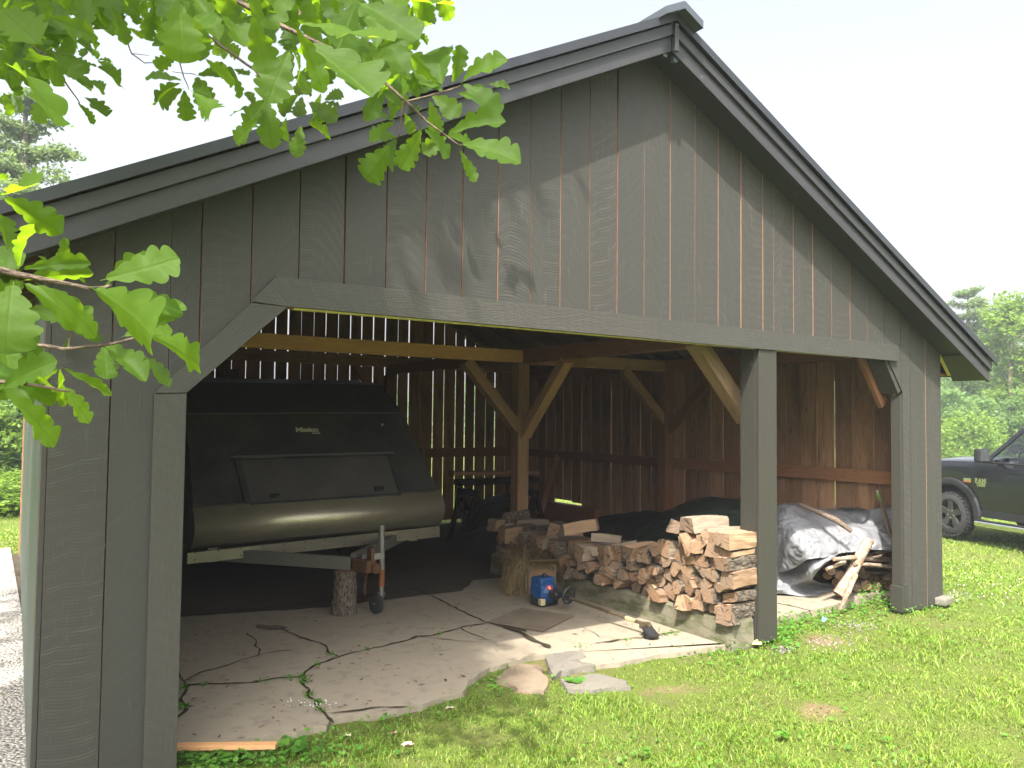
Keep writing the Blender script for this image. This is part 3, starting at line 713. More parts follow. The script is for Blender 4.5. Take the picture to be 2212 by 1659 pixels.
# roof: metal sheets with ribs over boards and rafters
def roofpt(s, d, y, up_=0): # s = side -1/1, d = horizontal distance from ridge
    return Vector((RX+s*d, y, RZ-SL*d+up_))
Y0, Y1 = -.225, 7.25
HF = {1: 4.12, -1: 3.70}   # the left eave is shorter
b = MB(); bd = MB(); raf = MB()
for s in (-1, 1):
    HALF = HF[s]
    b.hexa([roofpt(s, 0, Y0-.015), roofpt(s, HALF+.05, Y0-.015), roofpt(s, HALF+.05, Y1), roofpt(s, 0, Y1), roofpt(s, 0, Y0-.015, -.012), roofpt(s, HALF+.05, Y0-.015, -.012), roofpt(s, HALF+.05, Y1, -.012), roofpt(s, 0, Y1, -.012)])
    b.hexa([roofpt(s, 0, Y0-.03, .012), roofpt(s, HALF+.05, Y0-.03, .012), roofpt(s, HALF+.05, Y0-.016, .012), roofpt(s, 0, Y0-.016, .012), roofpt(s, 0, Y0-.03, -.045), roofpt(s, HALF+.05, Y0-.03, -.045), roofpt(s, HALF+.05, Y0-.016, -.045), roofpt(s, 0, Y0-.016, -.045)])
    for k in range(25):
        y = Y0+.15+k*.3
        b.hexa([roofpt(s, .02, y-.02, .0), roofpt(s, HALF+.05, y-.02, 0), roofpt(s, HALF+.05, y+.02, 0), roofpt(s, .02, y+.02, 0), roofpt(s, .02, y-.01, .022), roofpt(s, HALF+.05, y-.01, .022), roofpt(s, HALF+.05, y+.01, .022), roofpt(s, .02, y+.01, .022)])
    d = 0
    while d < HALF-.02:
        wd = min(.19, HALF-d)
        bd.hexa([roofpt(s, d, -.19, -.014), roofpt(s, d+wd-.004, -.19, -.014), roofpt(s, d+wd-.004, -.19, -.036), roofpt(s, d, -.19, -.036), roofpt(s, d, Y1-.02, -.014), roofpt(s, d+wd-.004, Y1-.02, -.014), roofpt(s, d+wd-.004, Y1-.02, -.036), roofpt(s, d, Y1-.02, -.036)], me=0)
        d += wd
    for k in range(12):
        y = .06+k*.61
        raf.hexa([roofpt(s, .02, y-.02, -.037), roofpt(s, .02, y+.02, -.037), roofpt(s, .02, y+.02, -.18), roofpt(s, .02, y-.02, -.18), roofpt(s, HALF-.02, y-.02, -.037), roofpt(s, HALF-.02, y+.02, -.037), roofpt(s, HALF-.02, y+.02, -.15), roofpt(s, HALF-.02, y-.02, -.15)])
rf = b.build('roof', M['metalroof'], shed)
bd.build('roof_boards', M['roofdeck'], rf); raf.build('rafters', M['roofdeck'], rf)
b = MB(); b.beam((RX, .03, RZ-.17), (RX, 7.0, RZ-.17), .04, .18); b.build('ridge_board', M['redwood'], rf)
b = MB()
for s in (-1, 1):
    b.hexa([roofpt(s, 0, Y0-.10, .055), roofpt(s, .17, Y0-.10, .055), roofpt(s, .17, Y1+.03, .055), roofpt(s, 0, Y1+.03, .055), roofpt(s, 0, Y0-.10, .005), roofpt(s, .17, Y0-.10, .005), roofpt(s, .17, Y1+.03, .042), roofpt(s, 0, Y1+.03, .042)])
b.build('ridge_cap', M['metalcap'], rf)
# barge boards (two steps), apex block, soffits
def barge(name, s, y0, y1, t0, t1, d0=.0):
    d1 = HF[s]; b = MB(); b.hexa([roofpt(s, d0, y0, -t1), roofpt(s, d0, y0, -t0), roofpt(s, d0, y1, -t0), roofpt(s, d0, y1, -t1), roofpt(s, d1, y0, -t1), roofpt(s, d1, y0, -t0), roofpt(s, d1, y1, -t0), roofpt(s, d1, y1, -t1)])
    return b.build(name, M['fascia'], shed, bevel=.003)
for s in (-1, 1):
    HALF = HF[s]
    barge('barge_trim', s, -.228, -.196, .052, .128, .004)
    barge('barge_board', s, -.206, -.180, .129, .232, .004)
    barge('barge_backing', s, -.196, -.185, .045, .128, .004)
    b = MB()
    b.hexa([roofpt(s, 0, -.180, -.205), roofpt(s, HALF-.02, -.180, -.205), roofpt(s, HALF-.02, -.002, -.205), roofpt(s, 0, -.002, -.205), roofpt(s, 0, -.180, -.215), roofpt(s, HALF-.02, -.180, -.215), roofpt(s, HALF-.02, -.002, -.215), roofpt(s, 0, -.002, -.215)])
    b.build('soffit', M['fascia'], shed)
    b = MB(); xo = RX+s*(HALF-.005)
    b.box((xo, 3.5, ztop(xo)-.105), (.022, 7.36, .13)); b.build('eave_board', M['fascia'], shed, bevel=.002)
b = MB(); b.box((RX+.005, -.240, RZ-.155), (.034, .02, .185)); b.build('apex_block', M['fascia'], shed, bevel=.003)
b = MB(); b.box((RX-.045, -.175, RZ-.262), (.035, .03, .03)); b.build('soffit_block', M['metalcap'], shed)
b = MB(); b.box((RX+.05, -.175, RZ-.265), (.035, .03, .045)); b.build('soffit_block', M['metalcap'], shed)
# right eave: sloping painted soffit at the front corner, yellow edge, raw boards beyond
b = MB()
xa, xb = 2.47, RX+HALF-.03
b.hexa([(xa, -.18, ztop(xa)-.222), (xb, -.18, ztop(xb)-.216), (xb, .12, ztop(xb)-.216), (xa, .0, ztop(xa)-.222), (xa, -.18, ztop(xa)-.232), (xb, -.18, ztop(xb)-.228), (xb, .12, ztop(xb)-.228), (xa, .0, ztop(xa)-.232)])
b.build('eave_soffit', M['fascia'], shed)
b = MB(); b.beam((xa, .012, ztop(xa)-.225), (xb-.1, .10, ztop(xb-.1)-.222), .03, .016); b.build('eave_edge_strip', M['yellowstrip'], shed)
b = MB(); b.box((2.68, 3.6, 2.10), (.46, 6.9, .02)); b.build('eave_lining', M['redwood'], shed)
# ---------------------------------------------------------------- enclosed trailer
def T(x, y): return ((700+x/1.58)*.548611, (1450+y/1.58)*.548611)
def mat_paint(name, col, rough, coat=0.0, dirt=.3, metal=0.0):
    q = NT(name); tc = q.n('TexCoord').outputs['Object']
    n = q.noise(q.scale(tc, (1, 1, .4)), 3, 5, .65).outputs[0]; f = q.noise(tc, 40, 3).outputs[0]
    c = q.mix(q.math('MULTIPLY', q.ramp(n, [(.4, 0), (.75, 1)]), dirt), col, (.20, .17, .13))
    return q.done(q.pbr(c, q.math('ADD', rough, q.math('MULTIPLY', n, .2)), q.bump(f, .05, .002), metal, .5, **({'Coat Weight': coat, 'Coat Roughness': .05} if coat else {})))
def mat_tread(name, col):
    q = NT(name); b = q.xyz(q.bl()); k = 30.0
    a = q.math('MULTIPLY', q.math('ADD', b.outputs[0], b.outputs[1]), k); c2 = q.math('MULTIPLY', q.math('SUBTRACT', b.outputs[0], b.outputs[1]), k)
    ch = q.math('GREATER_THAN', q.math('FRACT', q.math('MULTIPLY', q.math('ADD', q.math('FLOOR', a), q.math('FLOOR', c2)), .5)), .25)
    fa = q.math('ABSOLUTE', q.math('SUBTRACT', q.math('FRACT', a), .5)); fc = q.math('ABSOLUTE', q.math('SUBTRACT', q.math('FRACT', c2), .5))
    b1 = q.math('MULTIPLY', q.math('LESS_THAN', fa, .16), q.math('LESS_THAN', fc, .42)); b2 = q.math('MULTIPLY', q.math('LESS_THAN', fc, .16), q.math('LESS_THAN', fa, .42))
    h = q.math('ADD', q.math('MULTIPLY', b1, ch), q.math('MULTIPLY', b2, q.math('SUBTRACT', 1.0, ch)))
    tc = q.n('TexCoord').outputs['Object']; n = q.noise(tc, 4, 5, .6).outputs[0]
    cc = q.mix(n, col, [x*.6 for x in col]); cc = q.mix(q.math('MULTIPLY', h, .35), cc, [min(1, x*1.6) for x in col])
    return q.done(q.pbr(cc, q.math('ADD', .26, q.math('MULTIPLY', n, .2)), q.bump(h, .3, .003), .72, .5))
M['trblack'] = mat_paint('faded black trailer panel', (.038, .038, .040), .40, 0, .25)
M['trside'] = mat_paint('dark trailer side panel', (.085, .078, .072), .40, 0, .35)  # base colour lightened to suggest the slab reflected in the door
M['tread'] = mat_tread('aluminium tread plate', (.55, .50, .36))
M['treaddull'] = mat_tread('dull tread plate', (.22, .20, .145))
M['alu'] = mat_paint('dull aluminium', (.24, .23, .20), .45, 0, .5, .7)
M['steel'] = mat_paint('worn steel', (.25, .24, .23), .45, 0, .5, .8)
M['rubber'] = plain('black rubber', (.02, .02, .02), .8)
M['rust'] = plain('rusty iron', (.11, .055, .03), .85, .2, .3, .3, 60, .3)
M['orangeband'] = plain('orange painted band', (.22, .07, .022), .7)
M['decal'] = plain('pale decal', (.62, .58, .42), .6)
roll = lambda x: .017*(x+2.3)
trailer = thing('enclosed_trailer', 'black low enclosed trailer with a tread plate nose parked inside the shed', 'trailer', (-2.3, 4.6, 0))
xl0, xr0, xl1, xr1 = -3.43, -1.125, -3.345, -1.15
# front profile y,z, with x inset
def trp(side, y, z, k): # k 0 lower .. 1 upper
    x = (xl0+(xl1-xl0)*k) if side < 0 else (xr0+(xr1-xr0)*k)
    return Vector((x, y, z+roll(x)))
prof = [(3.10, .53, 0), (3.045, .62, 0), (3.02, .74, 0), (3.045, .84, 0), (3.09, .89, 0), (3.86, 1.655, 1), (4.44, 1.975, 1), (5.2, 2.05, 1), (6.1, 1.95, 1), (6.45, 1.2, .5), (6.5, .55, 0)]
b = MB()
for i in range(len(prof)):
    j = (i+1) % len(prof); (ya, za, ka), (yb, zb_, kb) = prof[i], prof[j]
    L = math.hypot(yb-ya, zb_-za)
    b.face([trp(-1, ya, za, ka), trp(1, ya, za, ka), trp(1, yb, zb_, kb), trp(-1, yb, zb_, kb)], uv=[(0, 0), (2.3, 0), (2.3, L), (0, L)])
b.face([trp(-1, y, z, k) for y, z, k in prof]); b.face([trp(1, y, z, k) for y, z, k in prof])
b.build('body', M['trblack'], trailer, bevel=.006)
# seam strips (pale line at the break of the front)
b = MB(); b.beam(trp(-1, 3.852, 1.66, 1), trp(1, 3.852, 1.66, 1), .012, .006, (0, -.5, .5)); b.build('seam_trim', M['alu'], trailer)
# stone guard: bulging tread plate
b = MB(); N = 14; cv = []
for i in range(N+1):
    t = i/N; z = .545+t*(.895-.545); y = 3.075-.115*math.sin(math.pi*min(1, t*1.02))**.9 - .0*t
    cv.append((y, z))
cv[-1] = (3.07, .892)
vs = []; uv = []; acc = 0
for i, (y, z) in enumerate(cv):
    if i: acc += math.hypot(cv[i][0]-cv[i-1][0], cv[i][1]-cv[i-1][1])
    for s in (-1, 1):
        x = (xl0-.012) if s < 0 else (xr0+.012); vs.append((x, y, z+roll(x))); uv.append((x, acc))
fs = [(2*i, 2*i+1, 2*i+3, 2*i+2) for i in range(N)]
b.shared(vs, fs, uv)
sg = b.build('stone_guard', M['tread'], trailer, smooth=True)
md = sg.modifiers.new('thick', 'SOLIDIFY'); md.thickness = .006
for s in (-1, 1):
    b = MB(); x = xl0-.013 if s < 0 else xr0+.013
    b.face([(x, y, z+roll(x)) for y, z in cv]+[(x, 3.2, .892+roll(x)), (x, 3.2, .545+roll(x))])
    b.build('guard_end', M['trside'], trailer)
b = MB(); xa, xb = -3.475, -1.125
b.hexa([(xa, 3.035, .425+roll(xa)), (xb, 3.035, .435+roll(xb)), (xb, 3.035, .54+roll(xb)), (xa, 3.035, .515+roll(xa)), (xa, 3.06, .425+roll(xa)), (xb, 3.06, .435+roll(xb)), (xb, 3.06, .54+roll(xb)), (xa, 3.06, .515+roll(xa))])
bs = b.build('bumper_strip', M['treaddull'], trailer, recalc=True)
me = bs.data  # tread pattern follows x and z
at = me.attributes['bl']
for lp in me.loops:
    co = me.vertices[lp.vertex_index].co; at.data[lp.index].vector = (co.x, co.z, .5)
for i in range(14):
    for dz in (.02, .075):
        pass
b = MB()
for i in range(13):
    x = xa+.06+i*(xb-xa-.12)/12
    for dz in (.022, .078): b.lathe((x, 3.035, .43+roll(x)+dz+.004*(x-xa)), (0, -1, 0), [(0, .007), (.004, .006)], 8)
b.build('rivets', M['rust'], trailer)['kind'] = 'stuff'
# chassis rail under the box
for x in (-3.25, -1.35):
    b = MB(); b.box((x, 4.8, .46+roll(x)), (.08, 3.3, .12)); b.build('chassis_rail', M['alu'], trailer)
# door on the sloping nose
n0 = Vector((0, 3.09, .89)); d_ = Vector((0, 3.86-3.09, 1.655-.89)).normalized(); nn = Vector((0, -d_.z, d_.y))
def onNose(q, off=0.0):
    u, v = q; dr = ray(u, v); o = n0+nn*off; base = CAM-Vector((0, 0, 0))
    # roll correction along x
    p = CAM
    for _ in range(3):
        oo = o+Vector((0, 0, roll(p.x) if _ else 0)); t = (oo-CAM).dot(nn)/dr.dot(nn); p = CAM+dr*t
    return p
def panel(name, q4, o0, o1, mat, parent, bev=.003):
    a = [onNose(T(*q), o0) for q in q4]; c = [p+nn*(o1-o0) for p in a]
    b = MB(); b.hexa(a+c); return b.build(name, M[mat], parent, bevel=bev)
door = panel('door', [(388, 578), (1300, 548), (1378, 782), (455, 842)], .002, .012, 'trside', trailer)
for nm, q in (('top', [(330, 540), (1328, 516), (1334, 540), (345, 566)]), ('r', [(1300, 545), (1330, 540), (1400, 780), (1376, 784)]), ('l', [(352, 566), (388, 562), (455, 850), (418, 856)]), ('b', [(440, 843), (1380, 782), (1385, 798), (445, 860)])):
    panel('door_frame', q, .001, .022, 'trblack', door)
panel('door_hinge', [(322, 556), (1340, 528), (1340, 537), (322, 566)], .004, .03, 'steel', door)
for q in ([(572, 792), (628, 788), (632, 806), (576, 812)], [(1222, 744), (1276, 741), (1281, 764), (1227, 768)]):
    panel('latch', q, .012, .04, 'rubber', door, .004)
tm = text_mesh('Mission', .082, .001, .10, .0034, .92); tm.materials.append(M['decal'])
o = link('lettering', tm); c_ = onNose(T(803, 383), .004)
ex = Vector((1, 0, .017)).normalized(); o.matrix_world = Matrix((( ex.x, d_.x, nn.x, c_.x), (ex.y, d_.y, nn.y, c_.y), (ex.z, d_.z, nn.z, c_.z), (0, 0, 0, 1)))
o.parent = trailer; o.matrix_parent_inverse = WORLD_OF(trailer).inverted()
panel('decal_scrap', [(836, 402), (885, 400), (886, 406), (837, 408)], .002, .004, 'decal', trailer, 0)
panel('decal_scrap', [(1266, 345), (1278, 345), (1279, 357), (1267, 357)], .002, .004, 'decal', trailer, 0)
# tongue
cpl = onY(*T(1100, 1212), 2.35)
b = MB(); b.beam((-3.25, 3.3, .43), (cpl.x-.03, cpl.y, cpl.z), .05, .105); b.build('tongue_beam', M['alu'], trailer, bevel=.004)
b = MB(); b.beam((-1.35, 3.3, .47), (cpl.x+.0, cpl.y+.03, cpl.z+.025), .05, .10); b.build('tongue_beam', M['alu'], trailer, bevel=.004)
ch = onY(*T(1160, 1225), 2.22)
b = MB(); b.box(ch, (.10, .20, .10), rot=Matrix.Rotation(.25, 3, 'Z')); b.lathe(ch+Vector((.06, -.10, -.05)), (0, 0, 1), [(-.01, .0), (0, .04), (.05, .045), (.075, .02), (.078, 0)], 12); b.box(ch+Vector((.03, -.06, .09)), (.03, .09, .11)); b.tube([ch+Vector((.03, -.02, .14)), ch+Vector((.06, -.1, .155))], .01, 8)
b.build('coupler', M['rust'], trailer, bevel=.008)
b = MB(); cp = ch+Vector((.0, -.03, -.05))
for i in range(7):
    p = cp+Vector((.006*math.sin(i), 0, -.028*i)); ax_ = Vector((1, 0, 0)) if i % 2 else Vector((0, 1, 0))
    ring = [p+ax_*(.012*math.cos(a))+Vector((0, 0, .02*math.sin(a))) for a in np.linspace(0, 2*math.pi, 9)]
    b.tube(ring, .0035, 5)
b.build('safety_chain', M['rust'], trailer)
jt, jb = onY(*T(1268, 1000), 2.26), onY(*T(1266, 1415), 2.26)
jack = thing('jack', None, None) if False else None
b = MB(); b.tube([jb+Vector((0, 0, .22)), jt], .026, 14); b.tube([jb+Vector((0, 0, 0)), jb+Vector((0, 0, .1))], .02, 12); b.tube([jt+Vector((0, 0, -.01)), jt+Vector((0, 0, .035))], .03, 12)
jk = b.build('jack', M['steel'], trailer, smooth=False); smooth_by_angle(jk)
b = MB(); b.tube([jb+Vector((0, 0, .08)), jb+Vector((0, 0, .24))], .0245, 14); smooth_by_angle(b.build('jack_band', M['orangeband'], jk))
b = MB(); b.box((jb+ch)/2*1.0+Vector((0, 0, .0)) if False else Vector(((jt.x+ch.x)/2, 2.25, ch.z+.06)), (abs(jt.x-ch.x)+.03, .04, .05)); b.build('jack_bracket', M['steel'], jk)
wc = onY(*T(1235, 1488), 2.24); wc.z = .082
b = MB(); b.lathe(wc-Vector((.022, 0, 0)), (1, .25, 0), [(0, .0), (0, .066), (.008, .08), (.036, .08), (.044, .066), (.044, .0)], 22); smooth_by_angle(b.build('jack_wheel', M['rubber'], jk))
b = MB()
for s in (-.028, .03): b.hexa([wc+Vector((s, -.02, 0)), wc+Vector((s+.004, -.02, 0)), wc+Vector((s+.004, .02, 0)), wc+Vector((s, .02, 0)), jb+Vector((s*.7, -.03, .03)), jb+Vector((s*.7+.004, -.03, .03)), jb+Vector((s*.7+.004, .03, .03)), jb+Vector((s*.7, .03, .03))])
b.build('wheel_fork', M['alu'], jk)
for x in (-3.3, -1.28):
    b = MB(); b.lathe((x-.09, 5.0, .29), (1, 0, 0), [(0, .17), (0, .25), (.03, .29), (.15, .29), (.18, .25), (.18, .17)], 28, cap=False); wh = b.build('wheel', M['rubber'], trailer); smooth_by_angle(wh)
    b = MB(); b.lathe((x-.07, 5.0, .29), (1, 0, 0), [(0, .03), (0, .17), (.14, .17), (.14, .03)], 20); b.build('rim', M['alu'], wh)

# log block under the tongue, standing on end, two lobes of bark
lc = onZ(*T(1042, 1556), 0)
lc = onY(*T(1040, 1550), 2.36); b = MB(); N = 30; rows = 9; vs = []; uv = []
for j in range(rows):
    z = .0+(cpl.z-.058)*j/(rows-1)
    for k in range(N):
        a = 2*math.pi*k/N; rr = .092*(1-.30*max(0, math.cos(a*1-4.6))**6-.12*max(0, math.cos(a-1.2))**4)+.008*noise.noise((math.cos(a)*3, math.sin(a)*3, z*7))+.005*noise.noise((math.cos(a)*11, math.sin(a)*11, z*14))
        rr += .012*(1-j/(rows-1))*(1+math.sin(a*3))
        vs.append((lc.x+math.cos(a)*rr, 2.36+math.sin(a)*rr, z)); uv.append((a*.09, z))
fs = [(j*N+k, j*N+(k+1) % N, (j+1)*N+(k+1) % N, (j+1)*N+k) for j in range(rows-1) for k in range(N)]
b.shared(vs, fs, uv, r=.3); b.face([vs[(rows-1)*N+k] for k in range(N)], uv=[(v[0]-lc.x, v[1]-2.36) for v in vs[(rows-1)*N:]], m=1)
tag(b.build('log_block', [M['bark'], M['endgrain']], smooth=True), 'rough bark log standing on end under the trailer tongue', 'log block')
# ---------------------------------------------------------------- split firewood stacked on the kerb
def clip(poly, n, d):
    out = []
    for i in range(len(poly)):
        a, c = poly[i], poly[(i+1) % len(poly)]; da, dc = a[0]*n[0]+a[1]*n[1]-d, c[0]*n[0]+c[1]*n[1]-d
        if da <= 0: out.append(a)
        if (da < 0 < dc) or (dc < 0 < da):
            t = da/(da-dc); out.append((a[0]+(c[0]-a[0])*t, a[1]+(c[1]-a[1])*t))
    return out
def make_log(name, poly, x0, x1, frame, mats, bark=.35, allbark=False, rough=1.0, sub=6, hue=None):
    """poly in 2D (a,b) ; frame = (origin, ea, eb, ex) ; split log running along ex from x0 to x1"""
    org, ea, eb, ex = frame; r = random.random() if hue is None else hue
    cxm = sum(p[0] for p in poly)/len(poly); cym = sum(p[1] for p in poly)/len(poly)
    pts = []; barkflag = []
    for i in range(len(poly)):
        a, c = poly[i], poly[(i+1) % len(poly)]; L = math.hypot(c[0]-a[0], c[1]-a[1]); n = max(1, int(L/.022))
        isb = allbark or random.random() < bark
        nx, ny = (c[1]-a[1])/max(L, 1e-6), -(c[0]-a[0])/max(L, 1e-6)
        if ((a[0]+c[0])/2-cxm)*nx+((a[1]+c[1])/2-cym)*ny < 0: nx, ny = -nx, -ny
        for k in range(n):
            t = k/n; bow = (.16 if isb else .0)*L*4*t*(1-t)*.35
            pts.append((a[0]+(c[0]-a[0])*t+nx*bow, a[1]+(c[1]-a[1])*t+ny*bow)); barkflag.append(isb)
    n = len(pts); b = MB(); vs = []; s0 = random.random()*50; per = [0]
    for i in range(n): per.append(per[-1]+math.hypot(pts[(i+1) % n][0]-pts[i][0], pts[(i+1) % n][1]-pts[i][1]))
    bx_, by_ = random.uniform(-.012, .012), random.uniform(-.012, .012); tl = [random.uniform(-.10, .10) for _ in range(4)]
    for j in range(sub+1):
        t = j/sub
        for i, (u, v) in enumerate(pts):
            x = x0+(x1-x0)*t
            if j in (0, sub): x += (u-cxm)*tl[0 if j == 0 else 1]+(v-cym)*tl[2 if j == 0 else 3]
            k = rough*.007*noise.noise((u*22+s0, v*22, t*2))+rough*(.006 if barkflag[i] else .0035)*noise.noise((u*60+s0, v*60, t*12))
            du, dv = u-cxm, v-cym; l = math.hypot(du, dv)+1e-6
            uu, vv = u+du/l*k+bx_*4*t*(1-t), v+dv/l*k+by_*4*t*(1-t)
            vs.append(org+ea*uu+eb*vv+ex*x)
    bi = len(b.v); b.v += [tuple(p) for p in vs]; Ls = abs(x1-x0)
    for j in range(sub):
        for i in range(n):
            i2 = (i+1) % n; b.f.append((j*n+i, j*n+i2, (j+1)*n+i2, (j+1)*n+i)); b.m.append(1 if barkflag[i] else 2)
            b.bl += [(per[i], j/sub*Ls, r), (per[i+1], j/sub*Ls, r), (per[i+1], (j+1)/sub*Ls, r), (per[i], (j+1)/sub*Ls, r)]
    ox, oy = random.uniform(-.08, .08), random.uniform(-.08, .08)
    for j, rv in ((0, True), (sub, False)):
        idx = [j*n+i for i in range(n)]; uv = [(pts[i][0]-cxm+ox, pts[i][1]-cym+oy) for i in range(n)]
        if rv: idx.reverse(); uv.reverse()
        b.f.append(tuple(idx)); b.m.append(0); b.bl += [(q[0], q[1], r) for q in uv]
    return b.build(name, mats)
WOOD = [M['endgrain'], M['bark'], M['split']]; WOODG = [M['endgrain'], M['bark'], M['splitgrey']]
def htop(y):
    ks = [(.02, .78), (.30, .78), (.46, .74), (.62, .66), (.9, .58), (1.35, .51), (1.9, .47), (2.3, .45), (2.7, .46), (2.95, .5), (3.25, .55)]
    for (a, za), (c, zc) in zip(ks, ks[1:]):
        if a <= y <= c: return za+(zc-za)*(y-a)/(c-a)
    return .5
seeds = []; zrow = .24; row = 0
while zrow < .86:
    y = .08+random.uniform(0, .06)
    while y < 3.2:
        wd = random.uniform(.075, .14)
        if zrow < htop(y)-.02: seeds.append((y+random.uniform(-.018, .018), zrow+random.uniform(-.03, .03)))
        y += wd
    zrow += .084; row += 1
def zlab(i, y, z):
    h = 'bottom' if z < .30 else ('top' if z > htop(y)-.13 else 'middle')
    pl = 'beside the centre post' if y < .7 else ('half way along the stack' if y < 1.9 else 'by the straw box at the back')
    return f'split firewood log in the {h} rows {pl}'
stacklogs = []
for i, (sy, sz) in enumerate(seeds):
    poly = [(sy-.10, sz-.095), (sy+.10, sz-.095), (sy+.10, sz+.095), (sy-.10, sz+.095)]
    for j, (qy, qz) in enumerate(seeds):
        if i == j: continue
        dy, dz = qy-sy, qz-sz; L = math.hypot(dy, dz)
        if L < .32: poly = clip(poly, (dy/L, dz/L), (sy*dy+sz*dz)/L+L/2-.0035)
    poly = clip(poly, (0, -1), -(.192)); poly = clip(poly, (-1, 0), -.015); poly = clip(poly, (0, 1), min(htop(sy)+.03, sz+.10))
    if len(poly) < 3: continue
    ar = abs(sum(poly[k][0]*poly[(k+1) % len(poly)][1]-poly[(k+1) % len(poly)][0]*poly[k][1] for k in range(len(poly))))/2
    if ar < .0016: continue
    # drop tiny edges
    pp = [p for k, p in enumerate(poly) if math.hypot(p[0]-poly[k-1][0], p[1]-poly[k-1][1]) > .015]
    if len(pp) < 3: continue
    if random.random() < .35 and len(pp) > 4:  # merge corners into wedge-like outlines
        pp.pop(random.randrange(len(pp)))
    out = random.uniform(-.05, .045)
    x0 = -.345+out; x1 = x0+random.uniform(.36, .43)
    fr_ = (Vector((0, 0, 0)), Vector((random.uniform(-.05, .05), 1, 0)), Vector((0, 0, 1)), Vector((1, random.uniform(-.06, .06), random.uniform(-.03, .03))).normalized())
    o = make_log('firewood_log', pp, x0, x1, fr_, WOOD if random.random() < .72 else WOODG, bark=.34, allbark=random.random() < .14, rough=1.7)
    tag(o, zlab(i, sy, sz), 'firewood', 'split firewood in the long stack on the kerb'); stacklogs.append(o)
def K(x, y): return ((2000+x/2.212)*.548611, (1950+y/2.212)*.548611)
def loose(kq0, kq1, xa, xb, poly, label, mats=WOOD, spin=0.0, bark=.4, allbark=False, hue=None, ya=None, yb=None):
    """log whose end centres are seen at zoom pixels kq0, kq1 on planes x=xa, x=xb (or y planes)"""
    a = onX(*K(*kq0), xa) if ya is None else onY(*K(*kq0), ya); c = onX(*K(*kq1), xb) if yb is None else onY(*K(*kq1), yb)
    ex = (c-a).normalized(); ea = ex.cross(Vector((0, 0, 1))).normalized(); eb = ea.cross(ex).normalized()
    ea2 = ea*math.cos(spin)+eb*math.sin(spin); eb2 = eb*math.cos(spin)-ea*math.sin(spin)
    o = make_log('firewood_log', poly, 0, (c-a).length, (a, ea2, eb2, ex), mats, bark, allbark, hue=hue); tag(o, label, 'firewood', 'loose split logs lying on the stack')
    return o
R4 = lambda w, h: [(-w/2, -h/2), (w/2, -h/2), (w/2*.9, h/2), (-w/2*.85, h/2*.9)]
T3 = lambda w, h: [(-w/2, -h/3), (w/2, -h/3), (.0, h*.66)]
ROUND = lambda r, n=10: [(r*math.cos(6.2832*k/n), r*math.sin(6.2832*k/n)*.92) for k in range(n)]
loose((1555, 255), (1870, 235), -.33, .05, [(-.085, -.05), (.08, -.06), (.055, .055), (-.06, .05)], 'big grey split block lying topmost on the stack by the post', WOODG, bark=.15, hue=.95)
loose((1440, 265), (1600, 290), -.36, -.02, [(-.06, -.05), (.05, -.055), (.06, .03), (-.02, .055)], 'dark grey log behind the big topmost block', WOODG, bark=.5, hue=.98)
loose((1815, 365), (2010, 320), -.30, .06, [(-.07, -.035), (.07, -.045), (.05, .03), (-.05, .035)], 'bright orange freshly split log high on the stack against the post', WOOD, bark=.05, hue=.02)
loose((1640, 455), (1700, 380), -.39, -.05, R4(.10, .09), 'reddish split log jutting from under the topmost block', WOOD, hue=.3)
loose((1780, 480), (2060, 420), -.36, .06, [(-.07, -.05), (.075, -.04), (.04, .055), (-.05, .045)], 'log with coarse bark sloping up towards the centre post', WOOD, bark=.9, hue=.55)
loose((1720, 340), (1740, 330), -.36, .0, ROUND(.035), 'thin round stick end poking out near the stack top', WOOD, allbark=True)
loose((1720, 392), (1745, 385), -.36, .0, ROUND(.028), 'thin round branch end just under another stick end', WOOD, allbark=True)
loose((1890, 1060), (2100, 1040), -.37, .08, [(-.08, -.05), (.085, -.045), (.03, .085), (-.055, .07)], 'barked log with cracked grey end at the foot of the stack by the post', WOOD, bark=.8, hue=.97)
loose((1525, 935), (1640, 900), -.385, .0, [(-.075, -.055), (.05, -.06), (.075, .04), (-.04, .065)], 'broad pale split log at the bottom front of the stack', WOOD, bark=.2, hue=.2)
loose((500, 300), (780, 255), -.34, -.02, [(-.065, -.045), (.065, -.05), (.05, .055), (-.06, .045)], 'yellowish split log lying alone on the far part of the stack', WOOD, bark=.1, hue=.3, ya=1.93, yb=1.72)
loose((390, 310), (450, 290), -.36, -.05, [(-.07, -.07), (.05, -.07), (.07, .05), (-.03, .075)], 'brown log with a rounded end beside the lone yellowish log', WOODG, bark=.6)
loose((730, 360), (985, 385), -.33, -.0, R4(.085, .07), 'short split log behind the long green-grey one', WOODG, bark=.2, hue=.3, ya=1.66, yb=1.48)
loose((735, 480), (1125, 425), -.36, -.0, [(-.05, -.045), (.05, -.045), (.045, .04), (-.045, .035)], 'long grey green split rail laid along the stack', WOODG, bark=.0, hue=.5, ya=1.60, yb=1.30)
loose((1170, 540), (1400, 440), -.36, .0, [(-.06, -.045), (.06, -.05), (.035, .05), (-.05, .045)], 'half round log with ridged bark on top in the middle of the stack', WOOD, bark=.85)
# second row of wood behind, out of the light
for i in range(26):
    y = random.uniform(.25, 3.1); z = .25+.1*random.randrange(0, 4)
    if z > htop(y)-.12: z = .25
    fr_ = (Vector((0, y, z)), Vector((random.uniform(-.1, .1), 1, 0)), Vector((0, 0, 1)), Vector((1, random.uniform(-.2, .2), 0)).normalized())
    tag(make_log('firewood_log', R4(.12, .1), .09, .46, fr_, WOODG, .4, sub=3), 'split firewood log in the hidden row behind the stack', 'firewood', 'split firewood behind the front row')
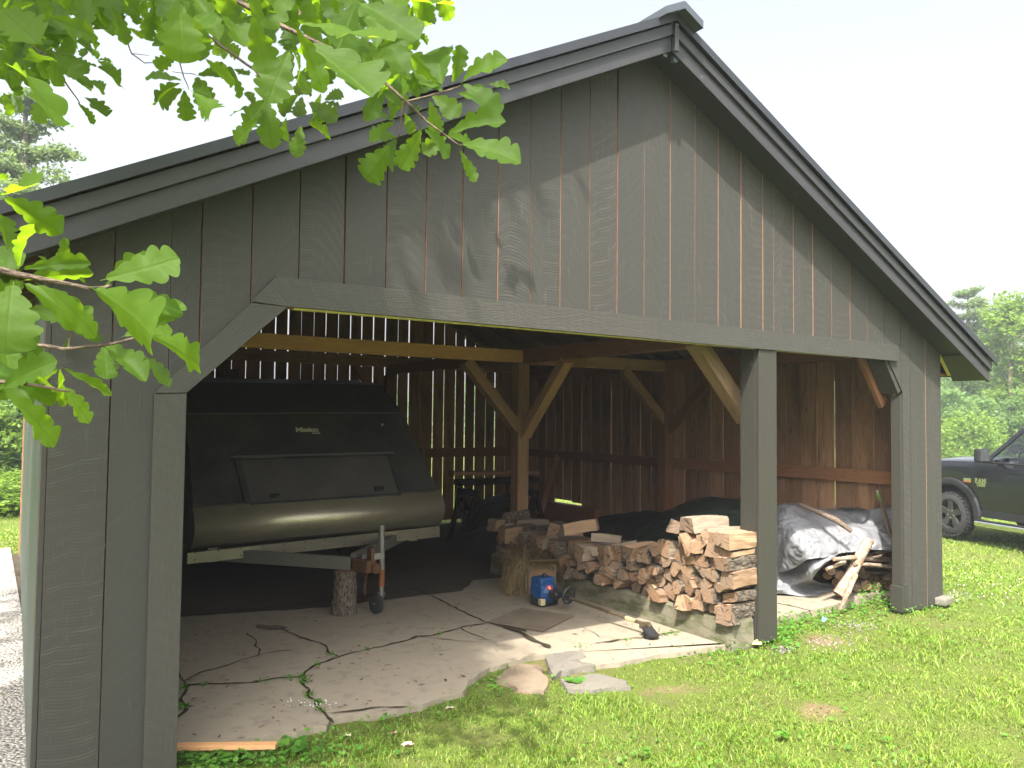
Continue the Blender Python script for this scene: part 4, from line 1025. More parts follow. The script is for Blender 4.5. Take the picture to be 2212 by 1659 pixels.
# logs piled around the mid post
for i, (yy, zz) in enumerate([(3.12, .25), (3.22, .25), (3.15, .36), (3.24, .37), (3.16, .47), (3.25, .48), (3.2, .585)]):
    fr_ = (Vector((0, yy, zz)), Vector((0, 1, 0)), Vector((0, 0, 1)), Vector((1, .25, .02)).normalized())
    tag(make_log('firewood_log', [(-.055, -.05), (.05, -.055), (.06, .03), (-.01, .06)], -.33+random.uniform(-.04, .04), .06, fr_, WOODG, .4), 'split log piled at the far end of the stack against the inner post', 'firewood', 'split logs at the far end of the stack')

# ---------------------------------------------------------------- birch rounds, sticks and tarpaulins in the right bay
R5 = lambda x, y: ((2900+x/1.954)*.548611, (1750+y/1.954)*.548611)
BIR = [M['endgrain'], M['birchbark'], M['split']]
BRN = [M['endgrain'], M['treebark'], M['split']]
rounds = [(1150, 1010, .055), (1060, 1030, .05), (1150, 1075, .052), (1000, 1085, .052), (930, 1110, .045), (1080, 1120, .05), (1140, 1140, .055), (1170, 985, .04), (985, 1000, .05), (1100, 970, .045), (940, 965, .05), (880, 1020, .05), (800, 1010, .048), (730, 975, .04), (700, 1010, .042), (770, 1060, .045), (845, 1085, .05), (1150, 840, .05), (1085, 850, .05), (1170, 905, .045), (1030, 915, .042), (960, 880, .038), (850, 860, .03), (1190, 950, .045)]
for i, (x, y, r_) in enumerate(rounds):
    yp = .48+.16*random.random() if x > 900 else .62+.12*random.random()
    p = onY(*R5(x, y), yp); p.z = max(p.z, .02+r_)
    ex = Vector((.62+random.uniform(-.15, .15), .75, random.uniform(-.04, .04))).normalized(); ea = ex.cross(Vector((0, 0, 1))).normalized(); eb = ea.cross(ex)
    nm = 'on the right by the pier' if x > 1020 else ('in the middle of the heap' if x > 850 else 'on the left under the tarpaulin fold')
    hh = 'low' if y > 1000 else 'high'
    tag(make_log('birch_round', ROUND(r_, 12), 0, random.uniform(.55, .7), (p, ea, eb, ex), BIR if i % 3 else BRN, allbark=True, sub=5, rough=.6), f'round log end {hh} {nm}', 'log', 'round logs heaped under the silver tarpaulin')
def stick(name, pts, rads, mat, label, cat='stick', n=9, group=None, mc=None):
    b = MB(); P = []; Rr = []
    for i in range(len(pts)-1):
        for k in range(4):
            t = k/4; p = Vector(pts[i]).lerp(Vector(pts[i+1]), t); rr = rads[i]+(rads[i+1]-rads[i])*t
            P.append(p+Vector((noise.noise((p.x*7, p.y*7, p.z*7)), noise.noise((p.y*7, p.z*7, p.x*7+4)), noise.noise((p.z*7, p.x*7, 9))))*rr*.3); Rr.append(rr*(1+.12*noise.noise((p.x*14, p.y*14, p.z*14))))
    P.append(Vector(pts[-1])); Rr.append(rads[-1])
    b.tube(P, Rr, n, m=0, mc=1); o = b.build(name, [mat, M['endgrain'] if mc is None else mc], smooth=False); smooth_by_angle(o, 50)
    return tag(o, label, cat, group)
stick('birch_log', [onZ(*R5(790, 1185), .035)+Vector((0, 0, .03)), onY(*R5(1022, 735), .385)], [.058, .046], M['birchbark'], 'long peeling birch log leaning on the heap with its foot on the slab', 'log', 12)
stick('branch', [onZ(*R5(800, 1275), 0.0)+Vector((0, 0, .012)), onY(*R5(865, 1130), .22), onY(*R5(915, 1010), .38)], [.017, .022, .024], M['birchbark'], 'thin branch leaning beside the peeling birch log', 'branch')
stick('branch', [onY(*R5(750, 885), .38), onY(*R5(880, 872), .42), onY(*R5(1220, 888), .46)], [.018, .022, .026], M['birchbark'], 'upper pale branch lying across the log ends below the tarpaulin', 'branch')
stick('branch', [onY(*R5(910, 918), .40), onY(*R5(1060, 930), .42), onY(*R5(1215, 945), .45)], [.016, .020, .022], M['birchbark'], 'second pale branch just under the upper one across the log ends', 'branch')
stick('branch', [onY(*R5(695, 960), .40), onY(*R5(830, 905), .48)], [.015, .02], M['birchbark'], 'short slanting branch end left of the peeling birch log', 'branch')
stick('branch', [onY(*R5(470, 455), .85), onY(*R5(650, 525), .66), onY(*R5(765, 580), .52), onY(*R5(885, 668), .42)], [.013, .022, .028, .019], M['twig'], 'dark crooked branch lying on top of the silver tarpaulin', 'branch')
stick('branch', [onY(*R5(860, 480), 1.2), onY(*R5(970, 385), 1.35)], [.03, .026], M['twig'], 'short dark log end sticking up behind the tarpaulin', 'branch')
for i in range(11):
    x, y = random.uniform(930, 1150), random.uniform(830, 985); L_ = random.uniform(90, 260); dy = random.uniform(-45, 40); yp = random.uniform(.40, .56)
    stick('branch', [onY(*R5(x, y), yp), onY(*R5(x+L_*.5, y+dy*.5+6), yp-.01), onY(*R5(x+L_, y+dy), yp-.02)], [random.uniform(.008, .013), .014, .012], (M['birchbark'], M['twig'])[i % 2], 'thin stick among the log ends below the tarpaulin by the pier', 'branch', 7, 'thin sticks on the log heap')
b = MB(); b.beam(onY(*R5(1212, 790), .40), onY(*R5(1088, 350), .50), .045, .022, (0, 1, 0)); tag(b.build('wooden_stake', M['splitgrey'], bevel=.002), 'flat wooden stake leaning against the pier in front of the tarpaulin', 'stake')
b = MB()
for i in range(5):
    a = onY(*R5(1082+i*5, 365+i*3), .50-.01*i); c = a+Vector((random.uniform(-.03, .02), -.02, -.07-.02*random.random())); w_ = Vector((.012, 0, .002))
    b.face([a-w_*.3, a+w_*.3, (a+c)/2+w_, c, (a+c)/2-w_], uv=[(0, 0), (0, 0), (.1, .5), (0, 1), (-.1, .5)], r=.8)
tag(b.build('seedling', M['weed']), 'small wilted green sprig hanging from the stake tip', 'sprig')

def tarp(name, rows, mats, label, seed, amp, nu=90, nv=60, sharp=1.0):
    """rows: list of rows of 3D points (same count); smooth surface through them, crumpled"""
    R_ = len(rows); C_ = len(rows[0])
    def cr(p0, p1, p2, p3, t): return .5*((2*p1)+(p2-p0)*t+(2*p0-5*p1+4*p2-p3)*t*t+(3*p1-p0-3*p2+p3)*t**3)
    def ev(seq, f):
        n = len(seq)-1; f = min(max(f, 0), .99999)*n; i = int(f); t = f-i
        g = lambda k: seq[min(max(k, 0), n)]
        return cr(g(i-1), g(i), g(i+1), g(i+2), t)
    vs = []; uv = []
    for j in range(nv+1):
        for i in range(nu+1):
            col = [ev(r, i/nu) for r in rows]; vs.append(ev(col, j/nv)); uv.append((i/nu*2, j/nv*1.4))
    out = []
    for k, p in enumerate(vs):
        j, i = divmod(k, nu+1); a = vs[min(j+1, nv)*(nu+1)+i]-vs[max(j-1, 0)*(nu+1)+i]; c = vs[j*(nu+1)+min(i+1, nu)]-vs[j*(nu+1)+max(i-1, 0)]
        n = a.cross(c); n = n.normalized() if n.length > 1e-9 else Vector((0, 0, 1))
        q = Vector((p.x*4+seed, p.y*4, p.z*4)); wv = Vector((noise.noise(q*1.1), noise.noise(q*1.1+Vector((7, 3, 1))), noise.noise(q*1.1+Vector((1, 9, 4)))))*.35
        def cre(f, o):
            d = noise.voronoi((q+wv*1.4)*f+Vector((o, o*.3, 0)))[0]; return min(.75, d[1]-d[0])
        fold = noise.noise(Vector((p.x*6+p.z*4+seed, p.y*6-p.z*3, 2.0)))
        h = amp*(cre(.55, 0)*1.5+cre(1.25, 5)*.8*sharp+cre(2.9, 9)*.32*sharp+fold*.8-.9)
        out.append(p+n*h)
    b = MB(); b.shared(out, [(j*(nu+1)+i, j*(nu+1)+i+1, (j+1)*(nu+1)+i+1, (j+1)*(nu+1)+i) for j in range(nv) for i in range(nu)], uv)
    o = b.build(name, mats, smooth=False); smooth_by_angle(o, 28)
    md = o.modifiers.new('thick', 'SOLIDIFY'); md.thickness = .004; md.material_offset = 1
    return tag(o, label, 'tarpaulin')
def mat_tarp(name, col, rough, metal, weave=True):
    q = NT(name); s = q.xyz(q.bl()); tc = q.n('TexCoord').outputs['Object']
    n = q.noise(tc, 5, 5, .6).outputs[0]
    c = q.mix(q.math('MULTIPLY', n, .8), col, [x*.6 for x in col])
    n2 = q.noise(tc, 24, 4, .6, .8).outputs[0]
    wv = q.n('VectorMath', {0: tc, 1: q.scale(q.noise(tc, 6, 3, .6).outputs['Color'], (.12, .12, .12))}, operation='ADD').outputs[0]
    v1 = q.n('TexVoronoi', {'Vector': wv, 'Scale': 7.5, 'Randomness': 1.0}).outputs['Distance']; v2 = q.n('TexVoronoi', {'Vector': wv, 'Scale': 19.0, 'Randomness': 1.0}).outputs['Distance']
    hh = q.math('ADD', q.math('ADD', q.math('MULTIPLY', v1, 1.0), q.math('MULTIPLY', v2, .42)), q.math('MULTIPLY', n2, .25))
    return q.done(q.pbr(c, q.math('ADD', rough, q.math('MULTIPLY', n, .15)), q.bump(hh, .6, .02), metal, .5))
M['silver'] = mat_tarp('silver tarpaulin', (.25, .253, .27), .36, .2); M['tarpback'] = mat_tarp('brown tarpaulin back', (.11, .07, .055), .5, 0)
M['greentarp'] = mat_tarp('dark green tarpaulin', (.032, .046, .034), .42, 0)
TB_ = .15
def Y_(x, y, yy):
    p = onY(*R5(x, y), yy+TB_*min(1, max(0, (1120-x)/300)))
    return p if p.x < 2.36 else onX(*R5(x, y), 2.36)
rows = [[Y_(150, 520, 1.5), Y_(380, 462, 1.45), Y_(560, 480, 1.5), Y_(800, 500, 1.5), Y_(1000, 505, 1.45), Y_(1180, 478, 1.35), Y_(1330, 480, 1.3)],
        [Y_(200, 540, 1.1), Y_(380, 455, .95), Y_(560, 500, .9), Y_(800, 495, .95), Y_(1010, 520, .95), Y_(1190, 480, .9), Y_(1330, 500, .9)],
        [Y_(240, 640, .9), Y_(390, 570, .72), Y_(560, 570, .66), Y_(800, 560, .66), Y_(1030, 600, .66), Y_(1190, 560, .62), Y_(1330, 590, .62)],
        [Y_(250, 760, .85), Y_(370, 700, .66), Y_(540, 690, .48), Y_(760, 680, .47), Y_(980, 680, .47), Y_(1170, 660, .47), Y_(1330, 700, .47)],
        [Y_(260, 900, .85), Y_(390, 850, .62), Y_(520, 790, .42), Y_(740, 790, .38), Y_(900, 790, .39), Y_(1100, 770, .40), Y_(1330, 790, .42)],
        [Y_(270, 1000, .86), Y_(420, 960, .60), Y_(545, 890, .40), Y_(690, 865, .345), Y_(850, 828, .36), Y_(1080, 806, .38), Y_(1330, 830, .40)]]
tarp('tarpaulin', rows, [M['silver'], M['tarpback']], 'crumpled silver tarpaulin draped over the log heap in the right bay', 3.0, .026, 150, 110, 1.3)
TB_ = 0
rows2 = [[Y_(215, 880, 1.05), Y_(330, 850, 1.0), Y_(440, 880, .84), Y_(545, 895, .62), Y_(690, 868, .52), Y_(790, 838, .52)],
         [Y_(215, 950, 1.02), Y_(330, 950, .98), Y_(450, 960, .82), Y_(550, 940, .60), Y_(640, 930, .50), Y_(700, 905, .50)],
         [Y_(215, 1030, .98), Y_(330, 1030, .94), Y_(450, 1020, .80), Y_(550, 1000, .60), Y_(590, 990, .54), Y_(620, 975, .56)],
         [Y_(215, 1080, .96), Y_(330, 1080, .92), Y_(450, 1070, .80), Y_(560, 1050, .64), Y_(580, 1048, .62), Y_(600, 1045, .64)],
         [onZ(*R5(215, 1115), .06), onZ(*R5(330, 1112), .09), onZ(*R5(450, 1098), .09), onZ(*R5(600, 1088), .08), onZ(*R5(680, 1088), .06), onZ(*R5(745, 1098), .045)],
         [onZ(*R5(215, 1150), .035), onZ(*R5(350, 1150), .04), onZ(*R5(470, 1160), .035), onZ(*R5(590, 1162), .035), onZ(*R5(660, 1138), .035), onZ(*R5(742, 1108), .035)]]
tarp('tarpaulin', rows2, [M['silver'], M['silver']], 'loose tail of silver tarpaulin folded down onto the slab behind the post', 8.0, .016, 80, 60, 1.0)
q5 = lambda x, y, yy: onY(x, y, yy)
rows3 = [[q5(1380, 1140, 3.2), q5(1440, 1112, 3.0), q5(1500, 1105, 2.9), q5(1570, 1090, 2.7), q5(1640, 1085, 2.5), q5(1740, 1090, 2.2), q5(1900, 1100, 1.9)],
         [q5(1375, 1150, 2.7), q5(1430, 1110, 2.6), q5(1480, 1085, 2.4), q5(1530, 1072, 2.2), q5(1600, 1080, 2.0), q5(1720, 1090, 1.8), q5(1890, 1100, 1.6)],
         [q5(1370, 1190, 2.3), q5(1425, 1160, 2.1), q5(1470, 1120, 1.9), q5(1530, 1105, 1.75), q5(1600, 1115, 1.6), q5(1720, 1130, 1.5), q5(1880, 1140, 1.35)],
         [q5(1365, 1240, 2.0), q5(1420, 1230, 1.8), q5(1465, 1200, 1.65), q5(1530, 1190, 1.5), q5(1600, 1190, 1.4), q5(1720, 1200, 1.3), q5(1880, 1200, 1.2)]]
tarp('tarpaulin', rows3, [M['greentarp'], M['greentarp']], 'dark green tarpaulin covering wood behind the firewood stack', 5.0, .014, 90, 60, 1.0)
rows4 = [[q5(1240, 1165, 4.6), q5(1290, 1120, 4.3), q5(1360, 1105, 4.0), q5(1440, 1100, 3.6)], [q5(1235, 1175, 4.0), q5(1290, 1135, 3.7), q5(1360, 1120, 3.4), q5(1450, 1110, 3.1)], [q5(1230, 1205, 3.4), q5(1290, 1180, 3.1), q5(1370, 1170, 2.8), q5(1460, 1160, 2.6)], [q5(1225, 1240, 3.0), q5(1290, 1230, 2.8), q5(1370, 1225, 2.5), q5(1460, 1220, 2.3)]]
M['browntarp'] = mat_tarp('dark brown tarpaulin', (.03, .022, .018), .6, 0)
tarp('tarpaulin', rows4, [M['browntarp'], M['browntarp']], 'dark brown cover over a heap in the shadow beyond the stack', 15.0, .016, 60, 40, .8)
# ---------------------------------------------------------------- string trimmer on the floor
M['blueplastic'] = plain('blue plastic', (.008, .055, .17), .4); M['blackplastic'] = plain('black plastic', (.018, .018, .02), .45)
M['shaft'] = plain('worn brown metal tube', (.10, .075, .045), .45, .4, .5, .35, 40); M['redlabel'] = plain('red label', (.45, .03, .03), .5); M['whitelabel'] = plain('white print', (.7, .7, .66), .5); M['tank'] = plain('cloudy fuel tank', (.45, .38, .22), .4)
tr = thing('string_trimmer', 'string trimmer with a blue engine lying on the concrete beside the kerb', 'string trimmer', (-.62, 1.3, 0))
e0 = onZ(*K(275, 895), 0.0); A = onZ(*K(420, 855), .13); Bp = onZ(*K(1205, 1128), .085)
ax = (Bp-A).normalized(); sidev = ax.cross(Vector((0, 0, 1))).normalized()
ec = A-ax*.16; ec.z = .125
b = MB()
b.lathe(ec-ax*.10, ax, [(0, .03), (0, .085), (.02, .10), (.12, .105), (.19, .085), (.21, .05)], 14)
b.box(ec+Vector((0, 0, .07))-ax*.02, (.15, .17, .10), rot=Matrix.Rotation(math.atan2(ax.y, ax.x), 3, 'Z')); b.box(ec+sidev*.07+ax*.02, (.12, .06, .13), rot=Matrix.Rotation(math.atan2(ax.y, ax.x), 3, 'Z'))
o = b.build('engine_cover', M['blueplastic'], tr, bevel=.018); 
b = MB(); b.box(ec+Vector((0, 0, -.07)), (.17, .19, .10), rot=Matrix.Rotation(math.atan2(ax.y, ax.x), 3, 'Z')); b.lathe(ec+ax*.10, ax, [(0, .05), (.05, .045), (.10, .028)], 12); b.build('engine_base', M['blackplastic'], tr, bevel=.015)
fl = (CAM-ec); fl.z = 0; fl.normalize(); sd = fl.cross(Vector((0, 0, 1)))
b = MB(); b.box(ec+fl*.10+Vector((0, 0, -.075))-sd*-.02, (.05, .05, .06)); b.build('fuel_tank', M['tank'], tr, bevel=.01)
b = MB(); c_ = ec+fl*.108+sd*-.045+Vector((0, 0, .05)); q = [c_+sd*a+Vector((0, 0, z)) for a, z in ((-.026, -.018), (.026, -.018), (.026, .018), (-.026, .018))]; b.hexa(q+[p+fl*.004 for p in q]); b.build('label', M['redlabel'], tr)
b = MB(); q = [c_+fl*.0045+sd*a+Vector((0, 0, z)) for a, z in ((-.012, -.012), (.0, -.012), (.012, .012), (.0, .012))]; b.hexa(q+[p+fl*.001 for p in q]); b.build('label_mark', M['whitelabel'], tr)
b = MB(); b.lathe(ec+Vector((0, 0, .12)), (0, 0, 1), [(0, .02), (.03, .018), (.032, .0)], 10); b.build('filler_cap', M['blackplastic'], tr)
b = MB(); b.tube([A-ax*.05, (A+Bp)/2, Bp], .0135, 12); smooth_by_angle(b.build('shaft', M['shaft'], tr))
b = MB(); b.tube([A-ax*.02, A+ax*.10], .022, 12); smooth_by_angle(b.build('grip', M['blackplastic'], tr))
hp = onZ(*K(565, 900), .11); t0 = (hp-A).dot(ax); hp = A+ax*t0
b = MB(); pts = []
for k in range(13):
    a = math.pi*2*k/12; pts.append(hp+sidev*(.062*math.cos(a))+Vector((0, 0, .05+.07*math.sin(a)-.03))+ax*(.01*math.sin(a)))
b.tube(pts, .0105, 9); b.box(hp, (.04, .05, .045)); smooth_by_angle(b.build('loop_handle', M['blackplastic'], tr))
t1 = (onZ(*K(1060, 1085), .09)-A).dot(ax); b = MB(); b.tube([A+ax*(t1-.05), A+ax*(t1+.05)], .0142, 12); smooth_by_angle(b.build('sticker', M['yellowstrip'], tr))
hd = onZ(*K(1245, 1190), .05)
b = MB(); b.tube([Bp-ax*.03, Bp, Bp*.5+hd*.5+Vector((0, 0, .025)), hd+Vector((0, 0, .03))], [.018, .022, .022, .018], 12); b.box(Bp+Vector((-.02, 0, -.01)), (.05, .06, .03)); smooth_by_angle(b.build('gear_head', M['shaft'], tr))
hax = Vector((.25, -.35, .9)).normalized()
b = MB(); b.lathe(hd-hax*.045, hax, [(0, .028), (.0, .045), (.015, .05), (.03, .046), (.032, .066), (.05, .068), (.055, .05), (.075, .02)], 20); smooth_by_angle(b.build('trimmer_head', M['blackplastic'], tr))

# ---------------------------------------------------------------- cardboard box with straw
M['cardboard'] = plain('brown cardboard', (.24, .155, .085), .85, 0, .2, .25, 6); M['tape'] = plain('dark green tape', (.03, .06, .035), .4)
bx = thing('cardboard_box', 'brown cardboard box behind the blue trimmer engine with straw spilling over it', 'box', tuple(onZ(*K(150, 866))))
p0 = onZ(*K(150, 866)); e1 = Vector((.83, -.30, 0)).normalized()*.30; e2 = Vector((.40, .9, 0)).normalized()*.36; hgt = Vector((0, 0, .275)); e3 = Vector((-.95, .35, 0))
e2 = Vector((-e1.y, e1.x, 0)).normalized()*.34
b = MB(); b.hexa([p0, p0+e1, p0+e1+e2, p0+e2, p0+hgt, p0+e1+hgt, p0+e1+e2+hgt, p0+e2+hgt]); b.build('carton', M['cardboard'], bx, bevel=.004)
b = MB(); f0 = p0+e1*.02+hgt*.02-e2.normalized()*.003; b.hexa([f0+e1*.03, f0+e1*.08, f0+e1*.08-e2.normalized()*.002, f0+e1*.03-e2.normalized()*.002, f0+e1*.03+hgt*.85, f0+e1*.08+hgt*.85, f0+e1*.08+hgt*.85-e2.normalized()*.002, f0+e1*.03+hgt*.85-e2.normalized()*.002]); b.build('tape_strip', M['tape'], bx)
b = MB(); b.hexa([p0+hgt, p0+e1+hgt, p0+e1+hgt+Vector((0, 0, .004)), p0+hgt+Vector((0, 0, .004)), p0+hgt-e2*.25+Vector((0, 0, .05)), p0+e1+hgt-e2*.25+Vector((0, 0, .05)), p0+e1+hgt-e2*.25+Vector((0, 0, .054)), p0+hgt-e2*.25+Vector((0, 0, .054))]); b.build('flap', M['cardboard'], bx)
q = NT('dry straw'); rr_ = q.xyz(q.bl()).outputs[2]; M['straw'] = q.done(q.pbr(q.ramp(rr_, [(0, (.11, .075, .035)), (.5, (.22, .155, .075)), (1, (.34, .25, .13))]), .8, None, 0, .2))
b = MB(); cs = p0+e1*.4+e2*.5+hgt
for i in range(4600):
    a = random.random()*6.28; r_ = .26*math.sqrt(random.random()); z = cs.z+.12*(1-(r_/.27)**2)*random.random()+.01
    if random.random() < .52:   # hanging over the left side
        u = random.random(); p = p0-e1.normalized()*(.01+.13*random.random()*(.4+u))+e2*random.uniform(-.2, .9)+Vector((0, 0, .30*(1-u*u)+.02))
        d = Vector((random.gauss(0, .35), random.gauss(0, .35), -1)).normalized()
    else:
        p = Vector((cs.x+math.cos(a)*r_*1.2, cs.y+math.sin(a)*r_*1.1, z)); d = Vector((random.gauss(0, 1), random.gauss(0, 1), random.gauss(-.1, .3))).normalized()
        if r_ > .18: p.z -= .05*random.random()
    L = random.uniform(.05, .14); w_ = d.cross(Vector((random.random(), random.random(), 1))).normalized()*.0016
    m_ = p+d*L*.5+Vector((0, 0, random.uniform(-.01, .015))); e = p+d*L; r = random.random()
    b.face([p-w_, p+w_, m_+w_, m_-w_], r=r); b.face([m_-w_, m_+w_, e+w_*.4, e-w_*.4], r=r)
tag(b.build('straw', M['straw'], recalc=False), 'matted dry straw heaped on the cardboard box', 'straw', None, 'stuff')

# ---------------------------------------------------------------- boards and sheets
M['darkwood'] = plain('near-black wood', (.022, .016, .012), .8, 0, .2)  # near-black base colour keeps the trestles and lower plank barely visible
M['hardboard'] = plain('brown hardboard', (.145, .115, .082), .75, 0, .3, .35, 5)
b = MB(); q = [onZ(*K2(x, y), .008) for x, y in ((372, 1106), (745, 1170), (950, 1066), (600, 1012))]; b.hexa(q+[p+Vector((0, 0, .005)) for p in q])
tag(b.build('hardboard_sheet', M['hardboard']), 'thin brown hardboard sheet lying flat on the concrete near the trimmer', 'board')
b = MB(); b.beam(onZ(365, 1622, .004)+Vector((0, 0, .02)), onZ(597, 1619, .004)+Vector((0, 0, .02)), .05, .022); tag(b.build('wooden_board', [M['newwood']], bevel=.002), 'orange tinted board lying on the ground at the foot of the near pier', 'board')
b = MB(); b.beam(onY(*K2(130, 108), 5.3), onY(*K2(700, 100), 5.05), .22, .05); tag(b.build('wooden_board', M['inwall'], bevel=.003), 'upper reddish plank stored on trestles behind the inner post', 'board')
b = MB(); b.beam(onY(*K2(160, 170), 5.25), onY(*K2(700, 150), 5.0), .26, .07); tag(b.build('wooden_board', M['darkwood'], bevel=.003), 'lower dark plank stored on trestles behind the inner post', 'board')
for k, xx in enumerate((250, 640)):
    c_ = onY(*K2(xx, 195), 5.2); ts = thing('trestle', ('dark trestle holding the stored planks near the trailer', 'dark trestle holding the stored planks behind the inner post')[k], 'trestle', (c_.x, c_.y, 0))
    b = MB(); b.box((c_.x, c_.y, c_.z-.08), (.06, .5, .08)); b.build('top_rail', M['darkwood'], ts)
    for sx in (-1, 1):
        for sy in (-1, 1):
            b = MB(); b.beam((c_.x+sx*.18, c_.y+sy*.2, -.018), (c_.x+sx*.02, c_.y+sy*.2, c_.z-.1), .04, .06); b.build('leg', M['darkwood'], ts)
for (pa, pb, yb, yt, wd, lab) in (((926, 1165), (905, 812), 6.6, 6.86, .05, 'narrow pale plank standing against the back wall beside the trailer'), ((1166, 1112), (1204, 985), 5.0, 5.3, .10, 'dark plank leaning in the corner right of the inner post')):
    b = MB(); b.beam(onY(*pa, yb), onY(*pb, yt), wd, .025, (0, 1, 0)); tag(b.build('plank', M['frame'] if wd < .06 else M['redwood'], bevel=.002), lab, 'plank')
rowsd = [[onY(*K2(x, y), yy) for x, y, yy in r] for r in (((190, 330, 5.9), (330, 280, 5.8), (470, 240, 5.7), (560, 240, 5.6)), ((195, 420, 5.3), (330, 330, 5.2), (470, 300, 5.1), (560, 330, 5.0)), ((200, 560, 4.7), (330, 500, 4.6), (470, 480, 4.5), (560, 520, 4.4)), ((200, 690, 4.4), (340, 690, 4.3), (480, 690, 4.2), (560, 690, 4.1)))]
tarp('dust_cover', rowsd, [M['browntarp'], M['browntarp']], 'dark cover over stored gear in the back corner right of the trailer', 22.0, .02, 50, 40, .8)

# ---------------------------------------------------------------- small things on the ground
M['foam'] = plain('yellow foam', (.62, .53, .14), .8, 0, .2, .2, 40)
b = MB()
for (x, y, s) in ((2048, 1250, .022), (2085, 1262, .018), (2120, 1268, .02), (2160, 1280, .022), (2195, 1285, .015)):
    p = onZ(*K(x, y), .01); n = 9
    vs = [(p.x+math.cos(6.28*k/n)*s*1.7*(.7+.5*random.random()), p.y+math.sin(6.28*k/n)*s*(.7+.4*random.random()), .0) for k in range(n)]; tp = [((v[0]+p.x)/2, (v[1]+p.y)/2, s*(.8+.6*random.random())) for v in vs]
    b.shared(vs+tp, [(k, (k+1) % n, n+(k+1) % n, n+k) for k in range(n)]+[tuple(range(n, 2*n))])
tag(b.build('foam_bead', M['foam'], smooth=True), 'lumpy bead of yellow foam under the centre post', 'foam bead')
def crumpled_leaf(u, v, size, col, label, seed):
    c = onZ(u, v, -.01); c.z = gz(c.x, c.y)+.055; n = 14; b = MB(); rim = []
    for k in range(n):
        a = 6.283*k/n; r_ = size*(.75+.35*noise.noise((math.cos(a)*2, math.sin(a)*2, seed))+.12*(-1)**k); rim.append((c.x+math.cos(a)*r_, c.y+math.sin(a)*r_*.6, c.z+size*.45*noise.noise((math.cos(a)*1.3, math.sin(a)*1.3, seed+5))+.01))
    md_ = [(c.x+(q[0]-c.x)*.5, c.y+(q[1]-c.y)*.5, c.z+size*.3*noise.noise((q[0]*12, q[1]*12, seed))) for q in rim]
    b.shared(rim+md_+[tuple(c+Vector((0, 0, .01)))], [(k, (k+1) % n, n+(k+1) % n, n+k) for k in range(n)]+[(n+k, n+(k+1) % n, 2*n) for k in range(n)])
    tag(b.build('dead_leaf', plain('dead leaf %d' % seed, col, .8, 0, .2, .3, 50), smooth=True), label, 'leaf')
CL = lambda x, y: ((600+x/1.58)*.548611, (2300+y/1.58)*.548611)
crumpled_leaf(*CL(1590, 1045), .045, (.42, .30, .22), 'largest curled pale brown leaf on the lawn', 1)
crumpled_leaf(*CL(1500, 970), .026, (.48, .30, .24), 'small pinkish curled leaf on the lawn beside the largest one', 2)
crumpled_leaf(*CL(1850, 810), .035, (.40, .35, .27), 'flat buff leaf in the grass at the slab edge', 3)
crumpled_leaf(*CL(1215, 985), .024, (.36, .36, .2), 'olive curled leaf in the shaded grass nearest the pier', 4)
b = MB()
for i in range(34):
    x, y = random.gauss(1010, 75), random.gauss(742, 16); p = onZ(*CL(x, y), .004); s = random.uniform(.003, .007)
    b.face([(p.x-s, p.y, .006), (p.x, p.y-s*.8, .007), (p.x+s, p.y+s*.3, .006), (p.x, p.y+s, .008)])
tag(b.build('paint_chips', M['whitelabel'], recalc=False), 'scattered white paint chips on the concrete', 'chips', None, 'stuff')
p = onZ(*R5(680, 1398), -.02); b = MB(); s = .03
b.shared([(p.x-s, p.y-s*.4, .02), (p.x, p.y-s*.9, .05), (p.x+s, p.y, .03), (p.x+s*.3, p.y+s, .055), (p.x-s*.5, p.y+s*.6, .02), (p.x, p.y, .045)], [(0, 1, 5), (1, 2, 5), (2, 3, 5), (3, 4, 5), (4, 0, 5)])
tag(b.build('plastic_scrap', plain('light blue plastic', (.16, .42, .68), .4)), 'tiny light blue plastic scrap in the grass between the posts', 'scrap')
p = onY(2016, 1296, -.05); b = MB(); b.box((2.39, -.04, .025), (.17, .10, .07), rot=Matrix.Rotation(.15, 3, 'Z'))
tag(b.build('footing_stone', M['rubble'], bevel=.015), 'pale stone wedged under the right pier corner', 'stone')

# ---------------------------------------------------------------- pickup truck
hub = onD(2063, 1109.5, 14.1); TZ = hub.z-.39
phi = rad(74); rear = Vector((rt.x, rt.y, 0)).normalized()*math.cos(phi)-Vector((fw.x, fw.y, 0)).normalized()*math.sin(phi); hX = -rear
hY = Vector((-hX.y, hX.x, 0))
TM = Matrix(((hX.x, hY.x, 0, 0), (hX.y, hY.y, 0, 0), (0, 0, 1, 0), (0, 0, 0, 1)))
org = hub-hX*0-hY*.90; org.z = TZ; TM = Matrix.Translation(org) @ TM
truck = thing('pickup_truck', 'black four-door pickup truck parked on the lawn beyond the right corner of the shed', 'pickup truck', (0, 0, 0))
truck.matrix_world = TM; truck.location = TM.to_translation(); truck.rotation_euler = TM.to_euler()
def tb(b, name, mats, parent=None, smooth=None, bevel=0.0):
    o = b.build(name, mats, None, bevel=bevel); o.parent = parent or truck
    if smooth: smooth_by_angle(o, smooth)
    return o
q = NT('black car paint'); tcx = q.n('TexCoord').outputs['Object']; nn_ = q.noise(tcx, 1.5, 4).outputs[0]
M['carpaint'] = q.done(q.pbr((.006, .007, .009), q.math('ADD', .15, q.math('MULTIPLY', nn_, .10)), None, 0, .25, **{'Coat Weight': .8, 'Coat Roughness': .03, 'Coat IOR': 1.4}))
M['carblack'] = plain('matt black trim', (.010, .010, .011), .6, 0, .3); M['chrome'] = plain('bright metal', (.62, .62, .62), .18, 1.0); M['rimgrey'] = plain('dark grey wheel alloy', (.05, .048, .046), .45, .6)
